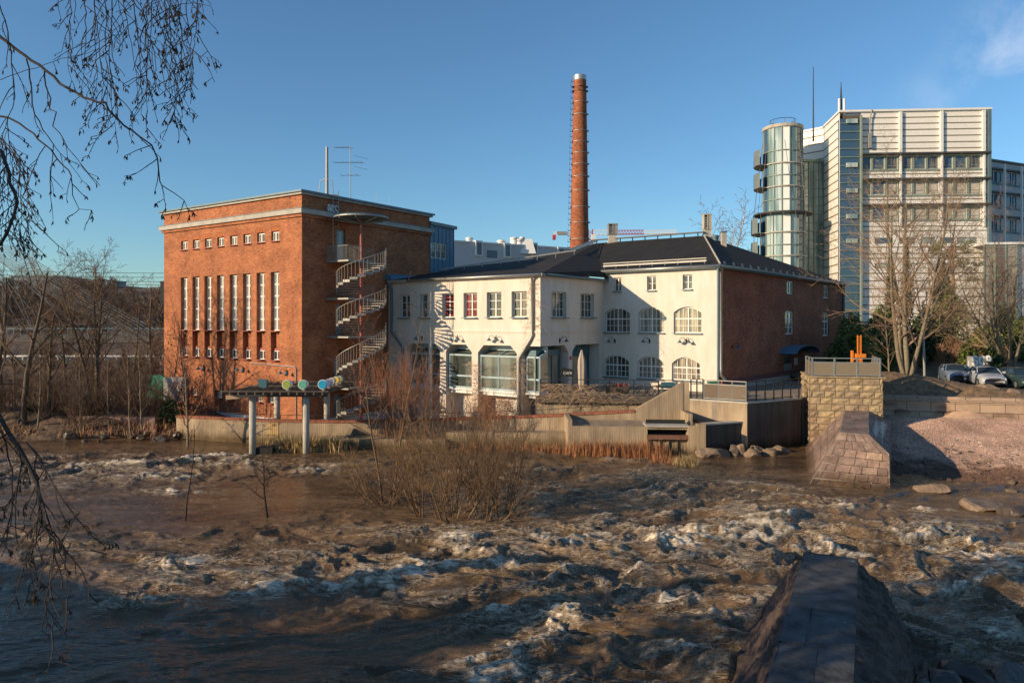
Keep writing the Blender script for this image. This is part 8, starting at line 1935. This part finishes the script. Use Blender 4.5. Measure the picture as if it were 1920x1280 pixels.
for i, (px, py, sx, sy, sz, lab) in enumerate(RK):
    if i in (12, 13): D = 48.6 if i == 13 else 49.6; c = P(px, py - 8, D); c.z = 3.3 if i == 12 else 3.15
    else: c = G(px, py); c.y += sy * .7
    if i == 12: c = Vector((P(1850, 0, 49.5).x, 49.5, 3.45))
    if i == 13: c = Vector((P(1897, 0, 48.9).x, 48.9, 3.22))
    solo('boulder', rockmb(c, sx, sy, sz, 31 + i, rot=rng.uniform(-.3, .3) if i != 12 else -.25), M_ROCK if i < 9 or i > 11 else (M_ROCK if i == 9 else M_ROCKDK), lab, 'boulder', 'boulders at the water' if i < 12 else 'boulders edging the car park')
nr = random.Random(14)
ic1 = bmesh.new(); bmesh.ops.create_icosphere(ic1, subdivisions=1, radius=1.0); V1 = [v.co.copy() for v in ic1.verts]; F1 = [tuple(v.index for v in f.verts) for f in ic1.faces]; ic1.free()
m = MB(); k = 0
while k < 900:
    X_s = nr.uniform(19, 42); t_ = nr.random() ** 1.6; Y_s = 33 + t_ * 14 - min((X_s - 19) * .45, 7); z_s = float(GRAVZ(np.array([X_s]), np.array([Y_s]))[0])
    if z_s < -.12 or z_s > 1.7: continue
    s_ = nr.uniform(.03, .11) if nr.random() < .93 else nr.uniform(.12, .26); i0 = len(m.v); r1, r2 = nr.uniform(.7, 1.5), nr.uniform(.5, .9)
    for v in V1: j_ = 1 + nr.uniform(-.22, .22); m.v.append((X_s + v.x * s_ * r1 * j_, Y_s + v.y * s_ * j_, z_s + v.z * s_ * r2 * j_ + s_ * .1))
    m.f.extend([tuple(q + i0 for q in f) for f in F1]); k += 1
o = part('loose_stones', m, blockmat('mixed_loose_stones', [(0.16, 0.11, 0.09), (0.50, 0.36, 0.28), (0.30, 0.22, 0.19), (0.62, 0.50, 0.42), (0.24, 0.16, 0.13)], .01)); o['kind'] = 'stuff'
for i in range(7):
    px = (1725, 1765, 1800, 1838, 1868, 1895, 1935)[i]; py = (1290, 1275, 1262, 1272, 1256, 1278, 1262)[i]; q = G(px, py); s = nr.uniform(.22, .5)
    solo('boulder', rockmb((q.x, q.y, .0), s * 1.5, s, s * .8, 70 + i, nr.uniform(0, 3)), M_ROCKDK, 'dark wet stone right of the foreground pier, %s from the pier' % ('first', 'second', 'third', 'fourth', 'fifth', 'sixth', 'seventh')[i], 'boulder', 'stones beside the foreground pier')
for i in range(26):
    px = 60 + i * 11.2 + nr.uniform(-7, 7); D = nr.uniform(48.9, 51.2); s = nr.choice((.15, .2, .26, .3, .38, .5)); x = P(px, 0, D).x
    lab = 'shore stone on the left bank, number %s from the left' % ('one two three four five six seven eight nine ten eleven twelve thirteen fourteen fifteen sixteen seventeen eighteen nineteen twenty twenty-one twenty-two twenty-three twenty-four twenty-five twenty-six'.split()[i])
    solo('shore_stone', rockmb((x, D, .0 + (D - 49) * .2), s * nr.uniform(1, 1.6), s, s * nr.uniform(.6, .95), 90 + i, nr.uniform(0, 3)), M_ROCKDK if i % 4 else M_ROCK, lab, 'stone', 'stones along the left shore')

# ================================================================ left background
gh = thing('site_hoarding', 'green and white hoarding panels left of the brick power station', 'hoarding', (P(300, 0, 60).x, 60, 1)); x0, x1, x2 = P(276, 0, 60).x, P(307, 0, 60).x, P(333, 0, 60).x
m = MB(); m.box(x0, x1, 60, 60.1, P(0, 760, 60).z, P(0, 703, 60).z); part('green_panel', m, M_GREEN, gh); m = MB(); m.box(x1 + .01, x2 + .6, 59.95, 60.08, P(0, 770, 60).z, P(0, 707, 60).z); part('white_panel', m, M_WHITEPAINT, gh)
M_GRAF = mat('faded_pink_graffiti_concrete', (0.20, 0.15, 0.12), .9, .3, .8, col2=(0.30, 0.15, 0.13), detail=5)
gw_ = thing('graffiti_wall', 'low wall with faded red and green graffiti on the left shore', 'wall', (P(230, 0, 52).x, 52, 0)); a, b = P(110, 0, 52.5), P(290, 0, 51.5); fg = Fac((a.x, 52.5), (b.x, 51.5))
m = MB(); fg.box(m, 0, fg.L, -.2, 1.25, -.25, 0); part('wall_body', m, M_GRAF, gw_)
gr_ = [[(0.0, .1), (.25, .9), (.5, .1), (.75, .9), (1.0, .15)], arc(1.5, .5, .3, .35, 40, 320), arc(2.3, .5, .3, .4, 0, 360, 12), [(2.9, .1), (2.9, .95), (3.4, .1), (3.4, .95)], arc(4.1, .55, .3, .35, 60, 330), [(4.8, .9), (4.8, .1), (5.3, .1)]]
strokes(fg, 3.6, .15, .8, gr_, .09, M_RED, gw_, off=.01, asp=.75); strokes(fg, .3, .1, .7, gr_[:3], .12, M_GREEN, gw_, off=.01, asp=.6)
# road with white guard rail
m = MB(); Dr = 84.0; zr = P(0, 668, Dr).z; m.box(P(-200, 0, Dr).x, P(318, 0, Dr).x, Dr, Dr + 7, zr - .9, zr - .4); struct('river_road', m, M_ASPH)
m = MB(); m.box(P(-200, 0, Dr).x, P(318, 0, Dr).x, Dr - .1, Dr, zr - .05, zr + .14)
for i in range(24): x = P(-200 + i * 22, 0, Dr).x; m.box(x - .06, x + .06, Dr + .01, Dr + .12, zr - .8, zr)
solo('guard_rail', m, M_WHITEPAINT, 'long white guard rail of the road behind the left bank trees', 'guard rail')
cb = thing('cable_stayed_bridge', 'cable stayed bridge far left, bundles of white stays falling to the right', 'bridge', (P(150, 0, 150).x, 112, 5))
Db = 112.0; m = MB(); zd = P(0, 628, Db).z; m.box(P(-200, 0, Db).x, P(420, 0, Db).x, Db, Db + 12, zd - 1.2, zd); part('deck', m, mat('grey_bridge_deck', (0.11, 0.10, 0.095), .9, .1, .5), cb); m = MB(); m.box(P(-200, 0, Db).x, P(420, 0, Db).x, Db - .2, Db, zd + .9, zd + 1.1)
for i in range(50): x = P(-200 + i * 12.6, 0, Db).x; m.box(x - .06, x + .06, Db - .15, Db - .05, zd, zd + 1)
part('parapet', m, M_ZINC, cb)
stays = [(-60 + 6 * k, 452 + 1 * k, 240 + 9 * k, 640) for k in range(6)] + [(-20 + 8 * k, 455 + 1 * k, 250 + 11 * k, 625) for k in range(6)] + [(0, 505, 60, 618), (4, 515, 88, 612), (25, 520, 62, 618), (8, 480, 2, 625), (55, 510, 122, 614), (40, 515, 150, 612), (-8, 480, 130, 600), (-20, 500, 40, 615)]
for (xa, ya, xb_, yb_) in stays:
    m = MB(); pts = [P(xa + (xb_ - xa) * t / 8, ya + (yb_ - ya) * t / 8 + 3 * math.sin(math.pi * t / 8), Db - 1) for t in range(9)]; m.tube(pts, .05, 4); part('stay_cable', m, M_STEEL, cb)
pw = MB()
for k, y in enumerate((511, 519, 527, 533, 541, 546)): pw.tube([P(-300, y - 16, 300), P(-60, y - 5, 300), P(150, y, 300), P(420, y + 2, 300)], .11, 3)
solo('power_lines', pw, M_ZINC, 'bundle of thin overhead power lines across the sky left of the power station', 'power line')
def block(name, label, x0, x1, y0, D, dep, m, ybase=640, rows=0, wm=None, cat='building'):
    t = thing(name, label, cat, (P(x0, 0, D).x, D, P(0, ybase, D).z)); mb = MB(); X0, X1, z0, z1 = P(x0, 0, D).x, P(x1, 0, D).x, P(0, ybase, D).z, P(0, y0, D).z
    mb.box(X0, X1, D, D + dep, z0, z1); part('wall', mb, m, t); mb = MB(); mb.box(X0 - .3, X1 + .3, D - .3, D + dep, z1 + .01, z1 + .5); part('roof', mb, M_ZINC, t)
    n_ = max(2, int((X1 - X0) / 4))
    for r in range(rows):
        for i in range(n_):
            mb = MB(); x = X0 + (X1 - X0) * (i + .3) / n_; z = z1 - 2.6 - r * 3.1; mb.box(x, x + 1.6, D - .05, D + .05, z, z + 1.5); part('window', mb, wm or M_GLASS, t)
    return t
M_DKBR = mat('dark_brown_facade', (0.14, 0.10, 0.085), .9, .15, .3); M_YEL = mat('pale_ochre_facade', (0.55, 0.40, 0.22), .9, .1, .3); M_GRF = mat('grey_facade', (0.20, 0.24, 0.27), .8, .1, .3)
block('apartment_block', 'wide brown apartment block with pale top storey on the hill at far left', 20, 100, 519, 230, 20, M_GRF, rows=2); block('apartment_block', 'dark brown apartment block behind the forked tree crown', 100, 218, 537, 240, 20, M_DKBR, rows=2); block('roof_storey', 'pale set back top storey on the dark brown apartment block', 165, 201, 527, 245, 12, M_GRF, 540)
block('ochre_block', 'ochre and grey block just left of the brick power station', 260, 274, 553, 220, 12, M_YEL, rows=1); block('grey_block', 'grey block with roof structures touching the power station edge in view', 274, 306, 553, 221, 16, M_GRF, rows=2); block('grey_tower_block', 'small dark grey tower rising behind the ochre and grey blocks', 283, 304, 541, 235, 10, M_GRF); block('low_grey_block', 'low dark grey block left of the ochre one', 252, 262, 577, 222, 12, M_ZINC)
m = MB()
for k in range(3): x = P(302 + k * 2.2, 0, 90).x; m.bar((x, 90, P(0, 570, 90).z), (x, 90, P(0, 527, 90).z), .12)
for k in range(5): z = P(0, 530 + k * 8, 90).z; m.bar((P(300, 0, 90).x, 90, z), (P(310, 0, 90).x, 90, z + .2), .16)
solo('lattice_pylon', m, M_DARKMETAL, 'small dark lattice structure partly hidden by the left edge of the brick power station', 'pylon')
lp = thing('street_lamp', 'thin grey street lamp behind the left bank trees', 'lamp', (P(124, 0, 75).x, 75, 1.5)); x = P(124, 0, 75).x; m = MB(); m.tube([(x, 75, 1.5), (x, 75, P(0, 668, 75).z)], [.07, .04], 6); part('pole', m, M_GALV, lp); m = MB(); m.box(x - .5, x + .1, 74.9, 75.1, P(0, 668, 75).z, P(0, 666, 75).z); part('lamp_head', m, M_GALV, lp)
lp = thing('lamp_post', 'tall pale grey lamp post right of the large bare maple', 'lamp post', (P(1735, 0, 55).x, 55, 3.3)); x = P(1734, 0, 55).x; xt = P(1730, 0, 55).x; m = MB(); m.smooth = True; m.tube([(x, 55, 3.2), (xt, 55, P(0, 565, 55).z)], [.10, .06], 8); part('pole', m, M_STEEL, lp)
m = MB(); c = P(1683, 0, 62); 
m = MB(); m.tube([(xt, 55, P(0, 565, 55).z), (xt, 54.4, P(0, 562, 55).z)], [.05, .08], 6, True); part('lamp_head', m, M_STEEL, lp)
lp = thing('globe_lamp', 'low globe lamp seen through the maple branches', 'lamp post', (P(1683, 0, 66).x, 66, 4)); x = P(1683, 0, 66).x; m = MB(); m.tube([(x, 66, 4), (x, 66, P(0, 575, 66).z)], .05, 6); part('pole', m, M_DARKMETAL, lp); m = MB(); z = P(0, 570, 66).z; m.smooth = True; m.lathe((x, 66), [(.02, z - .3), (.2, z - .2), (.28, z), (.2, z + .2), (.02, z + .28)], 14); part('globe', m, M_WHITEPAINT, lp)
# panel with graffiti
gp_ = thing('graffiti_panel', 'grey panel with thick white SCB graffiti behind the silver car', 'panel', (P(1833, 0, 58).x, 58, 3.2)); fq = Fac((P(1813, 0, 58.2).x, 58.2), (P(1853, 0, 57.6).x, 57.6)); z0, z1 = 3.3, P(0, 667.5, 58).z
m = MB(); fq.box(m, 0, fq.L, z0, z1, -.12, 0); part('board', m, mat('grey_metal_sheet', (0.33, 0.32, 0.30), .6, .15, 1.5), gp_)
hh = .74; zb_ = fq.z(1835, 684)
scb = [arc(.52, .72, .2, .22, 30, 260, 9) + arc(.5, .27, .24, .24, 80, -150, 9), arc(1.25, .5, .28, .42, 50, 310, 12), [(1.75, .0), (1.75, .95)] + arc(1.85, .72, .28, .22, 90, -90, 7), arc(1.85, .26, .34, .26, 90, -90, 7) + [(1.75, .02)]]
strokes(fq, .2, zb_, hh, scb, .15, M_WHITEPAINT, gp_, asp=.9)
strokes(fq, .25, zb_ - .75, hh * .8, [arc(.5, .6, .3, .35, 10, 200, 7), [(1.0, .1), (1.0, 1.0)], arc(1.5, .6, .3, .35, 0, 180, 7), [(2.0, .9), (2.5, .9)]], .1, M_WHITEPAINT, gp_, asp=.9)
strokes(fq, .12, zb_ - .6, 1.3, [[(0, 0), (0, .7)]], .06, M_WHITEPAINT, gp_)

# ================================================================ cars
M_TYRE = mat('tyre_rubber', (0.015, 0.015, 0.015), .9, .1, 3); M_CARGL = glass('car_glass', (0.02, 0.035, 0.045), rough=.03); M_PLATE = mat('number_plate_white', (0.7, 0.7, 0.68), .4, .02, 3)
def carpaint(name, col): m, N, L, b = nm(name); b.inputs['Base Color'].default_value = rgba(col); b.inputs['Metallic'].default_value = .2; b.inputs['Roughness'].default_value = .35; b.inputs['Coat Weight'].default_value = .8; MATS[name] = m; return m
def car(label, loc, rz, paint, wagon=False):
    """x along the car (front at -x), y across, lofted body"""
    t = thing('parked_car', label, 'car', loc, 'cars parked behind the mound'); t.rotation_euler = (0, 0, rz)
    st_ = [(-2.2, .36, .62, .66), (-2.12, .25, .74, .80), (-1.85, .2, .80, .86), (-1.3, .2, .92, .88), (-.85, .2, .98, .89), (0, .2, 1.0, .90), (1.0, .2, 1.0, .90), (1.7, .22, 1.02 if not wagon else 1.0, .88), (2.1, .28, .98, .82), (2.22, .42, .80, .72)]
    b = MB(); b.smooth = True; rings = []
    for (x, zl_, zh, w_) in st_:
        r = [(-w_ * .92, zl_), (-w_, zl_ + .12), (-w_, (zl_ + zh) / 2 + .05), (-w_ * .96, zh - .10), (-w_ * .86, zh), (-w_ * .5, zh + .035), (0, zh + .045)]
        r = r + [(-y, z) for y, z in r[-2::-1]]; rings.append([(x, y, z) for y, z in r])
    n_ = len(rings[0])
    for r in rings: b.v.extend(r)
    for k in range(len(rings) - 1):
        for i in range(n_ - 1): a = k * n_ + i; b.f.append((a, a + 1, a + n_ + 1, a + n_))
    b.f.append(tuple(range(n_))); b.f.append(tuple((len(rings) - 1) * n_ + i for i in reversed(range(n_))))
    body = local('body', b, paint, t)
    # cabin: roof and glass
    z0 = .98; zr_ = 1.43; xf0, xf1, xr1, xr0 = -.95, -.25, (1.15 if not wagon else 1.85), (1.75 if not wagon else 2.12)
    wb2, wt = .80, .62
    rf = MB(); rf.smooth = True; gx = [xf1 - .03, xf1 + .25, (xf1 + xr1) / 2, xr1 - .2, xr1 + .03]; gzv = [zr_ - .02, zr_ + .02, zr_ + .035, zr_ + .015, zr_ - .03]; k_ = 6
    for x, z in zip(gx, gzv):
        for i in range(k_ + 1): y = -wt + 2 * wt * i / k_; rf.v.append((x, y, z - .05 * (y / wt) ** 2))
    for a in range(4):
        for i in range(k_): c = a * (k_ + 1) + i; rf.f.append((c, c + k_ + 1, c + k_ + 2, c + 1))
    local('roof', rf, paint, t)
    A_, B_, C_, D_2 = [(xf0, s * wb2, z0) for s in (-1, 1)], [(xf1, s * wt, zr_ - .05) for s in (-1, 1)], [(xr1, s * wt, zr_ - .06) for s in (-1, 1)], [(xr0, s * wb2, z0 + .02) for s in (-1, 1)]
    g_ = MB(); g_.face(A_[0], A_[1], B_[1], B_[0]); local('windscreen', g_, M_CARGL, t); g_ = MB(); g_.face(D_2[1], D_2[0], C_[0], C_[1]); local('rear_window', g_, M_CARGL, t)
    for s in (0, 1):
        g_ = MB(); g_.face(A_[s], B_[s], C_[s], D_2[s]); local('side_window', g_, M_CARGL, t)
        p_ = MB(); sg_ = -1 if s == 0 else 1
        for (p, q) in ((A_[s], B_[s]), (D_2[s], C_[s])): p_.bar(Vector(p), Vector(q), .07, .06)
        xm = (xf1 + xr1) / 2 + .1; p_.bar((xm, sg_ * (wb2 + .005), z0), (xm, sg_ * (wt + .01), zr_ - .04), .08, .05); p_.bar(Vector(B_[s]), Vector(C_[s]), .06, .05); local('pillar', p_, paint, t)
        mi = MB(); mi.box(xf0 + .15, xf0 + .3, sg_ * .98 - .09, sg_ * .98 + .09, z0 + .02, z0 + .17); local('mirror', mi, paint, t)
        hl = MB(); y0, y1 = sorted((sg_ * .40, sg_ * .72)); hl.hexa([(-2.2, y0, .58), (-2.14, y1, .58), (-2.0, y1, .58), (-2.0, y0, .58), (-2.13, y0, .74), (-2.08, y1, .74), (-1.95, y1, .74), (-1.95, y0, .74)]); local('headlight', hl, mat('headlight_glass', (0.55, 0.55, 0.52), .15, .1, 6, coat=.5), t)
        for xw in (-1.38, 1.36):
            w_ = MB(); w_.tube([(xw, sg_ * .72, .31), (xw, sg_ * .90, .31)], [.31, .31], 20, True); wo_ = local('wheel', w_, M_TYRE, t); r_ = MB(); r_.tube([(xw, sg_ * .905, .31), (xw, sg_ * .915, .31)], [.19, .17], 14, True); local('rim', r_, M_GALV, wo_)
    gr = MB(); gr.box(-2.225, -2.15, -.33, .33, .56, .68); local('grille', gr, M_BLACK, t); lo_ = MB(); lo_.box(-2.225, -2.15, -.5, .5, .30, .42); local('air_intake', lo_, M_BLACK, t)
    return t
def carpos(px, D): return (P(px, 0, D).x, D, 3.21)
car('blue grey estate car, leftmost of the three parked behind the mound', carpos(1790, 58.2), math.radians(69), carpaint('blue_grey_paint', (0.20, 0.26, 0.35)))
c2_ = car('silver saloon car parked in front of the graffiti panel', carpos(1848, 55.0), math.radians(72), carpaint('silver_paint', (0.50, 0.52, 0.55)))
car('dark green estate car at the right picture edge', carpos(1915, 53.6), math.radians(76), carpaint('dark_green_paint', (0.03, 0.055, 0.05)), True)
